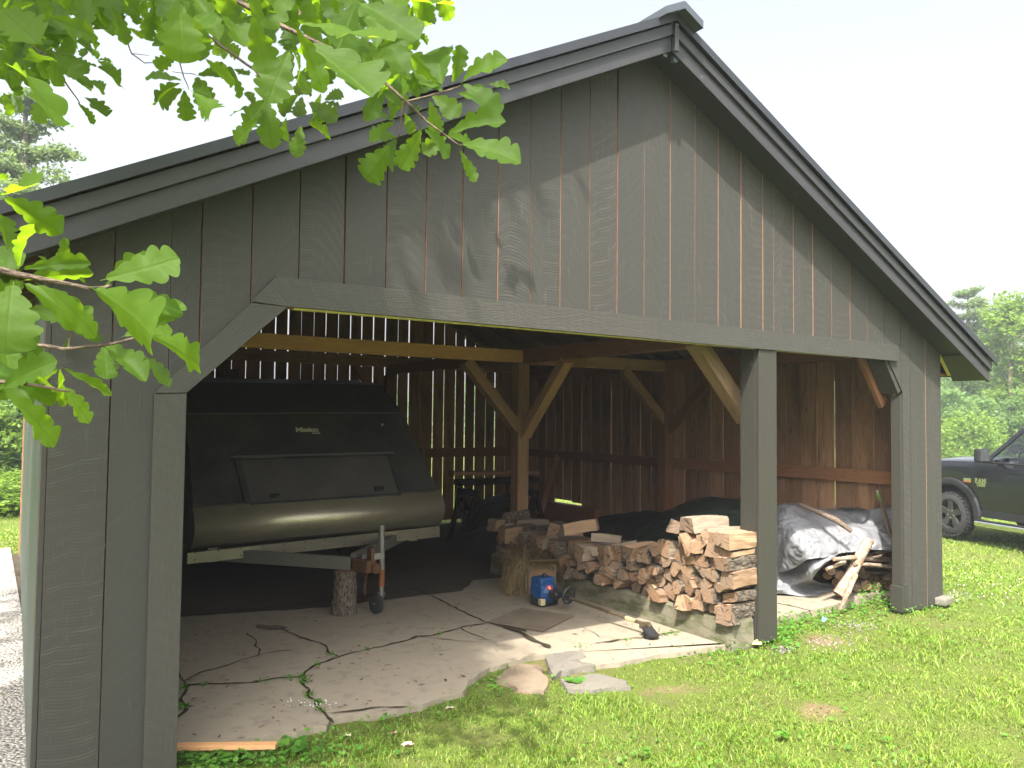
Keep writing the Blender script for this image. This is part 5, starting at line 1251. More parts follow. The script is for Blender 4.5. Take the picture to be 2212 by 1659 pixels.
q = NT('car window glass'); g1 = q.n('BsdfTransparent', {'Color': (.62, .68, .66, 1)}).outputs[0]; g2 = q.n('BsdfGlossy', {'Color': (1, 1, 1, 1), 'Roughness': .02}).outputs[0]; fz = q.n('Fresnel', {'IOR': 1.45}).outputs[0]
M['carglass'] = q.done(q.n('MixShader', {0: q.math('ADD', fz, .03), 1: g1, 2: g2}).outputs[0])
WB = -3.57
def zlow(X):
    z = .50
    for x0 in (0, WB):
        d = abs(X-x0)
        if d < .53: z = max(z, .39+math.sqrt(.53**2-d*d))
    return z
def zbelt(X):
    if X > -.6: return 1.335-.08*((X+.6)/1.5)**2
    return 1.33
def yhalf(X): return 1.0-.10*max(0, (X-.35)/.58)**2.2
def section(X):
    h = yhalf(X); zl, zb2 = zlow(X), zbelt(X)
    ks = [(.0, .965), (.12, .985), (.45, 1.0), (.72, 1.0), (.86, .988), (1.0, .955)]
    return [(h*k, zl+(zb2-zl)*t) for t, k in ks]
Xs = sorted(set([round(x, 3) for x in list(np.arange(-4.95, .93, .06))+[.93, -.62, -3.0, -.6]]))
for s in (1, -1):
    b = MB(); vs = []; n = 6
    for X in Xs:
        for (y, z) in section(X): vs.append((X, s*y, z))
    b.shared(vs, [(i*n+k, (i+1)*n+k, (i+1)*n+k+1, i*n+k+1) for i in range(len(Xs)-1) for k in range(n-1)])
    tb(b, 'body_side', M['carpaint'], smooth=50)
b = MB(); Xh = [x for x in Xs if x >= -.66]; vs = []
for X in Xh:
    h = section(X)[-1][0]; z0 = zbelt(X)
    for t, up_ in ((-1, 0), (-.93, .03), (-.6, .05), (-.5, .075), (0, .08), (.5, .075), (.6, .05), (.93, .03), (1, 0)): vs.append((X, h*t, z0+up_*(1-.35*max(0, (X-.3)/.6))))
b.shared(vs, [(i*9+k, (i+1)*9+k, (i+1)*9+k+1, i*9+k+1) for i in range(len(Xh)-1) for k in range(8)])
tb(b, 'hood', M['carpaint'], smooth=40)
b = MB(); b.hexa([(.9, -.86, .62), (.95, -.86, .62), (.95, .86, .62), (.9, .86, .62), (.86, -.86, 1.2), (.93, -.86, 1.2), (.93, .86, 1.2), (.86, .86, 1.2)]); tb(b, 'grille', M['carblack'], bevel=.02)
b = MB(); b.box((.98, 0, .58), (.2, 1.9, .24)); tb(b, 'front_bumper', M['chrome'], bevel=.05)
for s in (1, -1):
    b = MB(); b.box((.86, s*.78, 1.02), (.16, .26, .2)); tb(b, 'headlight', M['chrome'], bevel=.03)
b = MB(); b.box((-1.9, 0, .72), (2.6, 1.84, .5)); b.box((-.72, 0, 1.16), (.35, 1.8, .36)); tb(b, 'interior', M['carblack'], bevel=.03)
M['seatgrey'] = plain('grey seat cloth', (.10, .10, .105), .8)
for s in (1, -1):
    b = MB(); b.beam((-1.55, s*.42, 1.0), (-1.75, s*.42, 1.50), .5, .12, (1, 0, 0)); b.box((-1.78, s*.42, 1.58), (.10, .26, .16)); tb(b, 'seat', M['seatgrey'], bevel=.04)
b = MB(); ring = [Vector((-1.05+.06*math.sin(a), .42+.19*math.cos(a), 1.36+.185*math.sin(a))) for a in np.linspace(0, 2*math.pi, 25)]; b.tube(ring, .017, 8); b.beam((-1.05, .25, 1.36), (-1.05, .59, 1.36), .03, .04); b.tube([(-1.04, .42, 1.36), (-.85, .42, 1.25)], .04, 8); tb(b, 'steering_wheel', M['carblack'], smooth=40)
# cab: roof and pillars, glass
zr = 1.975
for s in (1, -1):
    b = MB(); b.hexa([(-.60, s*.955, 1.31), (-.72, s*.955, 1.33), (-.72, s*.90, 1.33), (-.60, s*.90, 1.31), (-1.22, s*.745, zr-.05), (-1.34, s*.745, zr-.05), (-1.34, s*.69, zr-.03), (-1.22, s*.69, zr-.03)]); tb(b, 'windscreen_pillar', M['carpaint'], bevel=.01)
    b = MB(); b.hexa([(-1.86, s*.965, 1.32), (-1.98, s*.965, 1.32), (-1.98, s*.92, 1.32), (-1.86, s*.92, 1.32), (-1.90, s*.735, zr-.05), (-2.0, s*.735, zr-.05), (-2.0, s*.70, zr-.05), (-1.90, s*.70, zr-.05)]); tb(b, 'door_pillar', M['carblack'])
    b = MB(); b.hexa([(-2.85, s*.965, 1.32), (-3.05, s*.965, 1.32), (-3.05, s*.90, 1.32), (-2.85, s*.90, 1.32), (-2.68, s*.735, zr-.05), (-2.9, s*.735, zr-.05), (-2.9, s*.69, zr-.05), (-2.68, s*.69, zr-.05)]); tb(b, 'rear_pillar', M['carpaint'], bevel=.01)
    b = MB(); b.tube([(-.72, s*.955, 1.335), (-3.0, s*.965, 1.335)], .014, 8); tb(b, 'belt_moulding', M['carblack'])
    for nm, qd in (('front_window', [(-.76, .945, 1.335), (-1.86, .957, 1.335), (-1.90, .745, zr-.055), (-1.33, .748, zr-.055)]), ('rear_window', [(-1.98, .957, 1.335), (-2.86, .955, 1.335), (-2.70, .742, zr-.055), (-2.0, .745, zr-.055)])):
        b = MB(); b.face([(x, s*(y-.012), z) for x, y, z in qd]); tb(b, nm, M['carglass'])
b = MB(); b.face([(-.64, -.90, 1.33), (-.64, .90, 1.33), (-1.28, .71, zr-.045), (-1.28, -.71, zr-.045)]); tb(b, 'windscreen', M['carglass'])
b = MB(); b.face([(-3.0, -.90, 1.33), (-3.0, .90, 1.33), (-2.86, .70, zr-.05), (-2.86, -.70, zr-.05)]); tb(b, 'back_window', M['carglass'])
b = MB(); vs = []; rx_ = [-1.20, -1.34, -1.7, -2.2, -2.7, -2.92]; zz = [-.055, -.02, .01, .02, .0, -.05]
for X, dz in zip(rx_, zz):
    for t, d2 in ((-1, -.05), (-.92, -.012), (-.5, .01), (0, .015), (.5, .01), (.92, -.012), (1, -.05)): vs.append((X, .745*t, zr+dz+d2))
b.shared(vs, [(i*7+k, (i+1)*7+k, (i+1)*7+k+1, i*7+k+1) for i in range(5) for k in range(6)]); o = tb(b, 'roof', M['carpaint'], smooth=50); md = o.modifiers.new('t', 'SOLIDIFY'); md.thickness = .03
# doors, handles, flares, running boards, mirrors
def door_skin(name, Xa, Xb, s):
    b = MB(); vs = []; XX = np.linspace(Xa, Xb, 12); n = 5
    for X in XX:
        for (y, z) in section(min(X, -.6))[:5]: vs.append((X, s*(y+.006), max(z, zlow(X)+.05)))
    b.shared(vs, [(i*n+k, (i+1)*n+k, (i+1)*n+k+1, i*n+k+1) for i in range(11) for k in range(n-1)]); return tb(b, name, M['carpaint'], smooth=50)
for s in (1, -1):
    d1 = door_skin('front_door', -.70, -1.88, s); d2 = door_skin('rear_door', -1.90, -2.92, s)
    for d, X in ((d1, -1.68), (d2, -2.72)):
        b = MB(); b.tube([(X, s*1.045, 1.14), (X-.1, s*1.05, 1.142), (X-.2, s*1.045, 1.14)], .016, 8); tb(b, 'door_handle', M['chrome'], d, 40)
    b = MB(); b.hexa([(-.62, s*.99, .25), (-.62, s*1.14, .26), (-.62, s*1.14, .36), (-.62, s*.99, .36), (-2.98, s*.99, .25), (-2.98, s*1.14, .26), (-2.98, s*1.14, .36), (-2.98, s*.99, .36)]); tb(b, 'running_board', M['chrome'], bevel=.025)
    b = MB(); b.hexa([(-.66, s*1.0, .362), (-.66, s*1.12, .362), (-.66, s*1.12, .372), (-.66, s*1.0, .372), (-2.94, s*1.0, .362), (-2.94, s*1.12, .362), (-2.94, s*1.12, .372), (-2.94, s*1.0, .372)]); tb(b, 'step_pad', M['carblack'])
    b = MB(); b.box((-1.8, s*.93, .47), (2.4, .12, .12)); tb(b, 'rocker_panel', M['carblack'])
    for x0 in (0, WB):
        b = MB(); vs = []; N = 26
        for k in range(N+1):
            a = math.pi*(-.10+1.2*k/N); 
            for rr, yy in ((.515, .975), (.525, 1.035), (.56, 1.05), (.625, 1.035), (.64, .99)): vs.append((x0+rr*math.cos(a), s*yy, max(.36, .39+rr*math.sin(a))))
        b.shared(vs, [(i*5+k, (i+1)*5+k, (i+1)*5+k+1, i*5+k+1) for i in range(N) for k in range(4)]); tb(b, 'wheel_flare', M['carblack'], smooth=50)
        b = MB(); vs = []
        for k in range(N+1):
            a = math.pi*k/N
            for yy in (.60, .97): vs.append((x0+.53*math.cos(a), s*yy, .39+.53*math.sin(a)))
        b.shared(vs, [(2*i, 2*i+2, 2*i+3, 2*i+1) for i in range(N)]); b.face([(x0+.53*math.cos(math.pi*k/N), s*.6, .39+.53*math.sin(math.pi*k/N)) for k in range(N+1)]); tb(b, 'wheel_well', M['carblack'])
    b = MB(); b.box((-.86, s*1.20, 1.46), (.12, .24, .23)); mr = tb(b, 'mirror', M['carblack'], bevel=.035)
    b = MB(); b.box((-.925, s*1.20, 1.46), (.006, .19, .18)); tb(b, 'mirror_glass', plain('mirror glass %d' % s, (.35, .37, .35), .05, 1.0), mr)
    b = MB(); b.beam((-.84, s*.96, 1.38), (-.85, s*1.12, 1.42), .06, .07); tb(b, 'mirror_arm', M['carblack'], mr, bevel=.01)
# bed and tail
b = MB(); b.box((-4.0, 0, 1.34), (1.92, 1.90, .03)); b.box((-4.96, 0, .95), (.04, 1.92, .78)); tb(b, 'tailgate_and_cover', M['carblack'])
b = MB(); b.box((-5.0, 0, .56), (.18, 1.9, .2)); tb(b, 'rear_bumper', M['chrome'], bevel=.04)
b = MB(); b.box((-2.0, 0, .50), (5.4, 1.0, .14)); tb(b, 'chassis', M['carblack'])
def wheel(x0, s):
    b = MB(); R = .39
    b.lathe((x0, s*.76, .39), (0, s, 0), [(0, .24), (0, .33), (.03, .375), (.06, .388), (.20, .388), (.235, .372), (.262, .33), (.262, .262)], 40, cap=False)
    for k in range(34):
        a = 2*math.pi*k/34
        for yy, off in ((.10, 0), (.185, .09), (.235, .045)):
            aa = a+off; rr = .388 if yy < .22 else .374; c = Vector((x0+rr*math.cos(aa), s*(.76+yy), .39+rr*math.sin(aa))); b.box(c, (.022, .055, .034), rot=Matrix.Rotation(-aa, 3, 'Y'))
    w_ = tb(b, 'wheel', M['rubber'], smooth=40)
    b = MB(); b.lathe((x0, s*.76, .39), (0, s, 0), [(.10, .02), (.10, .245), (.255, .262), (.262, .256), (.255, .245), (.13, .235), (.12, .03)], 36, cap=False); tb(b, 'rim', M['rimgrey'], w_, 40)
    b = MB()
    for k in range(5):
        a = 2*math.pi*k/5+.31; ra = Vector((math.cos(a), 0, math.sin(a))); ta = Vector((-math.sin(a), 0, math.cos(a))); c = Vector((x0, s*.76, .39)); Yv = Vector((0, s, 0))
        b.hexa([c+ra*.05+ta*.045+Yv*.19, c+ra*.05-ta*.045+Yv*.19, c+ra*.05-ta*.045+Yv*.235, c+ra*.05+ta*.045+Yv*.235, c+ra*.25+ta*.062+Yv*.19, c+ra*.25-ta*.062+Yv*.19, c+ra*.25-ta*.062+Yv*.252, c+ra*.25+ta*.062+Yv*.252])
    b.lathe((x0, s*.95, .39), (0, s, 0), [(0, .075), (.04, .07), (.05, .045), (.055, .0)], 20); tb(b, 'spokes', M['rimgrey'], w_, bevel=.006)
    b = MB()
    for k in range(5):
        a = 2*math.pi*k/5+.31+.628; b.lathe((x0+.068*math.cos(a), s*.985, .39+.068*math.sin(a)), (0, s, 0), [(0, .012), (.02, .012), (.024, .006)], 6)
    o = tb(b, 'lug_nuts', M['chrome'], w_); o['kind'] = 'stuff'
for x0 in (0, WB):
    for s in (1, -1): wheel(x0, s)
# badge letters on the front door
TMI = TM.inverted()
def on_side(u, v, yl=1.012):
    o_ = TMI @ CAM; d = TMI.to_3x3() @ ray(u, v); return o_+d*((yl-o_.y)/d.y)
def badge(txt, size, u, v, mat, bold=.002, xs=1.0):
    me = text_mesh(txt, size, .004, 0, bold, xs); me.materials.append(mat); o = bpy.data.objects.new('badge', me); COL.objects.link(o); o.parent = truck
    p = on_side(u, v); o.matrix_local = Matrix(((-1, 0, 0, p.x), (0, 0, 1, p.y), (0, 1, 0, p.z), (0, 0, 0, 1)))
r6 = lambda x, y: ((3600+x/1.3825)*.548611, (1100+y/1.3825)*.548611)
badge('RAM', .105, *r6(360, 1098), M['chrome'], .006, 1.05); badge('1500', .085, *r6(362, 1119), M['chrome'], .005, 1.05)
p = on_side(*r6(288, 1093)); b = MB(); b.box((p.x, 1.008, p.z), (.16, .006, .07)); bd_ = tb(b, 'emblem', M['chrome'], bevel=.002)
b = MB(); b.box((p.x, 1.010, p.z-.022), (.155, .008, .026)); tb(b, 'emblem_band', M['orangeband'], bd_)
GLARE_HAZE = .0022
# ---------------------------------------------------------------- lawn grass
def np_mesh(name, V, F4, T3, bl4, bl3, mat):
    """quads F4 (n,4) then tris T3 (m,3) with per-corner attribute"""
    me = bpy.data.meshes.new(name); nv = len(V); n4, n3 = len(F4), len(T3)
    me.vertices.add(nv); me.vertices.foreach_set('co', V.astype(np.float32).ravel())
    loops = np.concatenate([F4.ravel(), T3.ravel()]).astype(np.int32); me.loops.add(len(loops)); me.loops.foreach_set('vertex_index', loops)
    me.polygons.add(n4+n3); st = np.concatenate([np.arange(n4)*4, n4*4+np.arange(n3)*3]).astype(np.int32)
    me.polygons.foreach_set('loop_start', st); me.polygons.foreach_set('loop_total', np.concatenate([np.full(n4, 4), np.full(n3, 3)]).astype(np.int32))
    me.polygons.foreach_set('use_smooth', np.ones(n4+n3, dtype=bool))
    me.update(calc_edges=True)
    at = me.attributes.new('bl', 'FLOAT_VECTOR', 'CORNER'); at.data.foreach_set('vector', np.concatenate([bl4.reshape(-1, 3), bl3.reshape(-1, 3)]).astype(np.float32).ravel())
    me.materials.append(mat); o = bpy.data.objects.new(name, me); COL.objects.link(o); return o
gzv = np.vectorize(gz)
def fbm(x, y, s):
    return np.array([noise.noise((a*s, b_*s, 3.3)) for a, b_ in zip(x, y)])
slabpoly = np.array([(p.x, p.y) for p in SLAB_POLY]); baypoly = np.array([(p.x, p.y) for p in BAY_POLY])
def inside(px, py, pg):
    c = np.zeros(len(px), bool); n = len(pg); j = n-1
    for i in range(n):
        xi, yi = pg[i]; xj, yj = pg[j]
        c ^= ((yi > py) != (yj > py)) & (px < (xj-xi)*(py-yi)/(yj-yi+1e-12)+xi); j = i
    return c
def scatter(n, rmin, rmax, a0, a1, power=1.0):
    """points round the camera; nearer ones denser"""
    r = rmin*(rmax/rmin)**rng.random(n)**power; a = np.radians(a0)+np.radians(a1-a0)*rng.random(n)
    return CAM.x+r*np.sin(a), CAM.y+r*np.cos(a), r
def lawn_ok(x, y):
    shed_in = (x > -4.72) & (x < 2.46) & (y > .20) & (y < 7.05)
    ok = ~shed_in & ~inside(x, y, slabpoly) & ~inside(x, y, baypoly)
    ok &= ~((x > -5.7) & (x < -4.6) & (y > -1.1) & (y < 7.6) & (rng.random(len(x)) > .05))
    return ok
gx_, gy_, gr_ = scatter(640000, 1.5, 45, -22, 78, 1.0)
k = lawn_ok(gx_, gy_); gx_, gy_, gr_ = gx_[k], gy_[k], gr_[k]
f1 = fbm(gx_, gy_, .9); f2 = fbm(gx_, gy_, 3.1)
bare = np.zeros(len(gx_))
for (u, v, ru, rv) in BARE:
    c = onZ(u, v, -.03); e = onZ(u+ru, v, -.03); g = onZ(u, v+rv, -.03); a = np.array([e.x-c.x, e.y-c.y]); b2 = np.array([g.x-c.x, g.y-c.y])
    Mx = np.linalg.inv(np.stack([a, b2], 1)); q = Mx @ np.stack([gx_-c.x, gy_-c.y]); bare = np.maximum(bare, np.clip(1.5-np.hypot(q[0], q[1]), 0, 1))
dens = np.clip(.72+.45*f1+.55*f2, .12, 1)*(1-.65*bare)
k = rng.random(len(gx_)) < dens; gx_, gy_, gr_, f1, f2, bare = gx_[k], gy_[k], gr_[k], f1[k], f2[k], bare[k]
N = len(gx_); gz_ = gzv(gx_, gy_)-.004
hh = (.017+.024*rng.random(N))*(1+.6*f2)*(1-.4*bare); hh *= np.where(rng.random(N) < .03, 2.0, 1)
ww = (.0013+.0010*rng.random(N))*np.clip(gr_/3.0, 1, 7); hh *= np.clip(1+.012*(gr_-5), 1, 1.5)
an = rng.random(N)*6.283; ln = .4+.9*rng.random(N); la = rng.random(N)*6.283
dx, dy = np.cos(an)*ww, np.sin(an)*ww; lx, ly = np.cos(la)*hh*ln, np.sin(la)*hh*ln
B = np.stack([gx_, gy_, gz_], 1)
v0 = B+np.stack([-dx, -dy, 0*dx], 1); v1 = B+np.stack([dx, dy, 0*dx], 1)
mid = B+np.stack([lx*.35, ly*.35, hh*.6], 1); v2 = mid+np.stack([dx*.8, dy*.8, 0*dx], 1); v3 = mid-np.stack([dx*.8, dy*.8, 0*dx], 1)
v4 = B+np.stack([lx, ly, hh*(1-.35*ln)], 1)
V = np.stack([v0, v1, v2, v3, v4], 1).reshape(-1, 3); base = (np.arange(N)*5)[:, None]
F4 = base+np.array([[0, 1, 2, 3]]); T3 = base+np.array([[3, 2, 4]])
tone = np.clip(.36+.30*f1+.22*rng.standard_normal(N)+.25*bare+np.where(rng.random(N) < .06, .5, 0), 0, 1)
b4 = np.zeros((N, 4, 3)); b4[:, :, 2] = tone[:, None]; b4[:, 2:, 1] = .6
b3 = np.zeros((N, 3, 3)); b3[:, :, 2] = tone[:, None]; b3[:, 0:2, 1] = .6; b3[:, 2, 1] = 1
tag(np_mesh('grass', V, F4, T3, b4, b3, M['blade']), 'short patchy lawn grass with dry and bare spots', 'grass', None, 'stuff')

# clover and weeds: leaflets near posts, slab edge, cracks and scattered over the lawn
wx, wy, wz, ws = [], [], [], []
def weeds(u, v, su, sv, n, size, lift=.05, z0=-.03):
    for _ in range(n):
        p = onZ(random.gauss(u, su), random.gauss(v, sv), z0)
        if -4.72 < p.x < 2.46 and p.y > .62 and lift > .02: continue
        wx.append(p.x); wy.append(p.y); wz.append(max(gz(p.x, p.y), z0)+lift*random.random()); ws.append(size*random.uniform(.6, 1.4))
weeds(440, 1648, 55, 10, 260, .015); weeds(560, 1642, 70, 10, 130, .014); weeds(690, 1625, 60, 14, 60, .014); weeds(1690, 1375, 25, 18, 420, .013, .09); weeds(1740, 1345, 40, 14, 260, .012, .06)
weeds(1890, 1290, 26, 16, 420, .014, .14); weeds(1960, 1312, 40, 10, 260, .013, .06); weeds(1840, 1320, 40, 12, 220, .013, .05); weeds(1575, 1395, 12, 9, 90, .010, .10); weeds(1470, 1410, 90, 9, 160, .011, .03)
weeds(1060, 1470, 30, 18, 90, .010, .02); weeds(900, 1548, 120, 12, 90, .010, .02); weeds(1190, 1500, 120, 16, 80, .010, .02)
for cpx, cnt in (((760, 372), 0),): pass
for (x, y, n) in ((930, 575, 40), (950, 610, 30), (975, 690, 26), (1040, 740, 22), (1050, 790, 18), (205, 640, 40), (195, 760, 46), (1110, 445, 22), (330, 622, 16), (700, 597, 10), (1780, 312, 14), (1340, 410, 12), (850, 585, 20), (1030, 505, 12)):
    u, v = C6(x, y); weeds(u, v, 6, 3, n, .008, .016, .004)
for (x, y, n) in ((1250, 1228, 14), (1000, 1262, 14), (1560, 1188, 26), (1620, 1180, 22), (330, 1320, 10)):
    u, v = K2(x, y) if x > 700 else C6(x, y); weeds(u, v, 16, 3, n, .008, .018, .004)
lx_, ly_, lr_ = scatter(9000, 1.6, 14, -10, 70); kk = lawn_ok(lx_, ly_)
for x, y, r in zip(lx_[kk], ly_[kk], lr_[kk]):
    if noise.noise((x*1.1, y*1.1, 9)) > .05: wx.append(x); wy.append(y); wz.append(gz(x, y)+.02+.02*random.random()); ws.append(random.uniform(.007, .014)*(1+r*.03))
for (u, v, n, L) in ((640, 1625, 6, .10), (505, 1640, 6, .09), (1240, 1480, 7, .06), (1690, 1600, 6, .05), (1395, 1640, 6, .05)): # broad leaf rosettes
    c = onZ(u, v, -.03)
    for k_ in range(n): wx.append(c.x+random.gauss(0, L*.4)); wy.append(c.y+random.gauss(0, L*.4)); wz.append(gz(c.x, c.y)+.03+.02*random.random()); ws.append(L*random.uniform(.35, .6))
b = MB()
for x, y, z, s in zip(wx, wy, wz, ws):
    a = random.random()*6.28; n = Vector((random.gauss(0, .35), random.gauss(0, .35), 1)).normalized(); e = n.cross(Vector((math.cos(a), math.sin(a), 0))).normalized(); f = n.cross(e); c = Vector((x, y, z)); r = random.random()
    m_ = n*s*.18; pts = [c-f*s, c-f*s*.3+e*s*.75+m_, c+f*s*.55+e*s*.7+m_, c+f*s, c+f*s*.55-e*s*.7+m_, c-f*s*.3-e*s*.75+m_]
    b.face([pts[0], pts[1], pts[2], pts[3]], r=r); b.face([pts[0], pts[3], pts[4], pts[5]], r=r)
tag(b.build('weeds', M['weed'], recalc=False), 'clover and low weeds at the slab edge, posts and cracks', 'weeds', None, 'stuff')
# litter on the concrete: crumbs of bark, seeds, small leaves
b = MB()
for i in range(520):
    u, v = random.uniform(395, 1500), random.uniform(1285, 1600); p = onZ(u, v, .0)
    if not inside(np.array([p.x]), np.array([p.y]), slabpoly)[0] or (p.y > 1.6 and random.random() < .3): continue
    s = random.choice((.004, .006, .008, .012))*random.uniform(.7, 1.5); a = random.random()*6.28; c_, s_ = math.cos(a), math.sin(a); r = random.random()
    q4 = [(p.x+(x*c_-y*s_)*s, p.y+(x*s_+y*c_)*s, .0065+.004*random.random()) for x, y in ((-1.6, -.3), (0, -.55), (1.6, .1), (.1, .5))]
    b.face(q4, r=r)
qq = NT('dry litter'); r_ = qq.xyz(qq.bl()).outputs[2]; M['litter'] = qq.done(qq.pbr(qq.ramp(r_, [(0, (.03, .02, .014)), (.6, (.09, .06, .035)), (.85, (.2, .12, .06)), (1, (.25, .2, .13))]), .85, None, 0, .2))
tag(b.build('leaf_litter', M['litter'], recalc=False), 'dry crumbs and leaf litter on the concrete floor', 'litter', None, 'stuff')
# white clover heads far right
b = MB()
for i in range(70):
    u, v = random.uniform(2040, 2230), random.uniform(1165, 1330); p = onZ(u, v, -.1); s = random.uniform(.004, .008); z = gz(p.x, p.y)+.035
    vs = [(p.x+s*math.cos(t)*math.cos(f_), p.y+s*math.sin(t)*math.cos(f_), z+s*math.sin(f_)) for f_ in (-.8, .5) for t in (0, 1.57, 3.14, 4.71)]+[(p.x, p.y, z+s)]
    b.shared(vs, [(k, (k+1) % 4, 4+(k+1) % 4, 4+k) for k in range(4)]+[(4+k, 4+(k+1) % 4, 8) for k in range(4)])
tag(b.build('clover_flowers', plain('clover white', (.6, .58, .52), .8), recalc=False), 'tiny white clover heads dotted in the lawn before the truck', 'flowers', None, 'stuff')

# ---------------------------------------------------------------- trees
def crown_mesh(name, blobs, n, leaf, mat, seed, flat=.5, hang=0.0):
    """leaf quads spread through lobes (cx,cy,cz,rx,ry,rz); several leaves gathered per spray"""
    g = np.random.default_rng(seed); vol = np.array([q[3]*q[4]*q[5] for q in blobs])**.7; bi = g.choice(len(blobs), n//6, p=vol/vol.sum())
    Bq = np.array(blobs)[bi]; m_ = len(bi)
    d = g.standard_normal((m_, 3)); d /= np.linalg.norm(d, axis=1)[:, None]; rr = (.35+.65*g.random(m_))[:, None]**.6*(1+.18*g.standard_normal((m_, 1)))
    ctr = Bq[:, :3]+d*rr*Bq[:, 3:6]
    P = np.repeat(ctr, 6, 0)+g.standard_normal((m_*6, 3))*leaf*np.array([1.3, 1.3, .8]); tone = np.repeat(g.random(m_), 6)*.6+.4*g.random(m_*6)
    nrm = g.standard_normal((m_*6, 3))*.7+np.array([0, 0, .9]); nrm /= np.linalg.norm(nrm, axis=1)[:, None]
    ax = np.cross(nrm, g.standard_normal((m_*6, 3))); ax /= np.linalg.norm(ax, axis=1)[:, None]; ay = np.cross(nrm, ax); s = leaf*(.6+.7*g.random(m_*6))[:, None]
    V = np.stack([P-ax*s, P-ax*s*.1+ay*s*flat, P+ax*s, P-ax*s*.1-ay*s*flat], 1).reshape(-1, 3); F = np.arange(m_*24).reshape(-1, 4)
    bl = np.zeros((m_*6, 4, 3)); bl[:, :, 2] = tone[:, None]
    o = np_mesh(name, V, F, np.zeros((0, 3), int), bl, np.zeros((0, 3, 3)), mat); return o
def trunk_mesh(h, r, seed, forks=3, mat='treebark', lean=.0, pale=False):
    random.seed(seed); b = MB(); top = Vector((lean*h, 0, h)); P = [Vector((0, 0, -.3)), Vector((lean*h*.3+.05, .03, h*.35)), Vector((lean*h*.65, -.05, h*.7)), top]
    b.tube(P, [r*1.3, r, r*.7, r*.15], 9)
    for i in range(forks):
        t = random.uniform(.35, .9); p = P[0].lerp(top, t); a = random.random()*6.28; L = h*random.uniform(.15, .32)*(1.15-t*.5)
        e = p+Vector((math.cos(a)*L, math.sin(a)*L, L*.7)); b.tube([p, p.lerp(e, .5)+Vector((0, 0, -.05*L)), e], [r*.4, r*.28, r*.08], 6)
    return b.build('trunk', M[mat], smooth=True)
def place(proto, loc, rz, sc_, label, group):
    if proto.get('used'):
        r = proto.copy(); COL.objects.link(r)
        for ch in list(proto.children):
            c = ch.copy(); COL.objects.link(c); c.parent = r; c.matrix_parent_inverse = Matrix()
    else: r = proto; proto['used'] = 1
    r.location = loc; r.rotation_euler = (0, 0, rz); r.scale = sc_ if hasattr(sc_, '__len__') else (sc_,)*3
    r['label'] = label; r['group'] = group; return r
def tree_proto(name, cat, h, r, blobs, n, leaf, mat, seed, bark='treebark', forks=5, lean=0.0):
    t = thing(name, 'tree', cat); c = crown_mesh('crown', blobs, n, leaf, M[mat], seed); k = trunk_mesh(h, r, seed, forks, bark, lean)
    for o in (c, k): o.parent = t
    return t
def lobes(seed, n, R, z0, z1, lr):
    g = random.Random(seed); out = []
    for i in range(n):
        t = (i+.5)/n; z = z0+(z1-z0)*t; w_ = R*(math.sin(math.pi*(.12+.80*t))**.8); a = g.random()*6.28; q = w_*g.uniform(.25, .8); s = lr*g.uniform(.7, 1.25)
        out.append((math.cos(a)*q, math.sin(a)*q, z, s, s, s*.72))
    return out
def pine_blobs(seed, h, R):
    g = random.Random(seed); out = []
    z = h*.25
    while z < h*.98:
        w_ = R*(1-z/h)**.75*(.8+.4*g.random())+.15
        for k in range(5):
            a = g.random()*6.28
            for f in (.3, .55, .8, 1.02): out.append((math.cos(a)*w_*f, math.sin(a)*w_*f, z+f*.3*g.uniform(-.2, 1), .30+w_*.07, .30+w_*.07, .13))
        z += h*.062
    return out
tA = tree_proto('broadleaf_tree', 'tree', 8.5, .17, lobes(3, 22, 2.6, 2.4, 9.4, 1.15), 11000, .13, 'treeleaf', 3)
tB = tree_proto('broadleaf_tree', 'tree', 8.0, .12, lobes(8, 18, 2.1, 3.6, 9.2, .85), 6500, .13, 'treeleaf2', 8, 'birchbark', 6, .06)
tC = tree_proto('pine_tree', 'tree', 11, .2, pine_blobs(5, 11.2, 3.1), 26000, .085, 'needle', 5, 'treebark', 0)
tD = tree_proto('shrub', 'shrub', 2.0, .05, lobes(11, 16, 1.7, .35, 2.4, .65), 6500, .085, 'treeleaf2', 11, 'twig', 5)
tE = tree_proto('shrub', 'shrub', 2.2, .05, lobes(14, 18, 1.5, .3, 3.2, .7), 7000, .09, 'treeleaf', 14, 'twig', 5)
def gp_(u, dep): # ground point in the direction of a pixel column
    p = onD(u, 900, dep); return Vector((p.x, p.y, gz(p.x, p.y)-.05))
RG = 'trees beyond the lawn behind the truck'
for (pr, u, dep, s, lab) in ((tC, 2095, 50, 1.08, 'tall pine just right of the shed eave, tip above the other crowns'), (tB, 2178, 42, 1.06, 'slender pale-trunked tree with a forked trunk and sparse crown behind the truck'), (tC, 2230, 54, 1.05, 'dark pine at the frame edge behind the pale-trunked tree'), (tA, 2070, 47, .70, 'round green tree close beside the shed wall beyond the lawn'), (tA, 2135, 50, .95, 'broad green tree filling the gap below the pine'), (tA, 2205, 47, .74, 'bushy green tree behind the truck windscreen'), (tA, 2290, 50, .95, 'full green tree beyond the truck cab'), (tB, 2330, 46, 1.0, 'airy yellow green tree beyond the truck bed'), (tA, 2010, 55, .9, 'green tree hidden mostly by the right pier'), (tA, 2420, 52, 1.1, 'large green tree far beyond the truck tail'), (tC, 2500, 56, 1.1, 'pine far beyond the truck tail')):
    place(pr, gp_(u, dep), random.random()*6.28, (s, s, s*random.uniform(.95, 1.05)), lab, RG)
SG = 'shrubs along the far lawn edge'
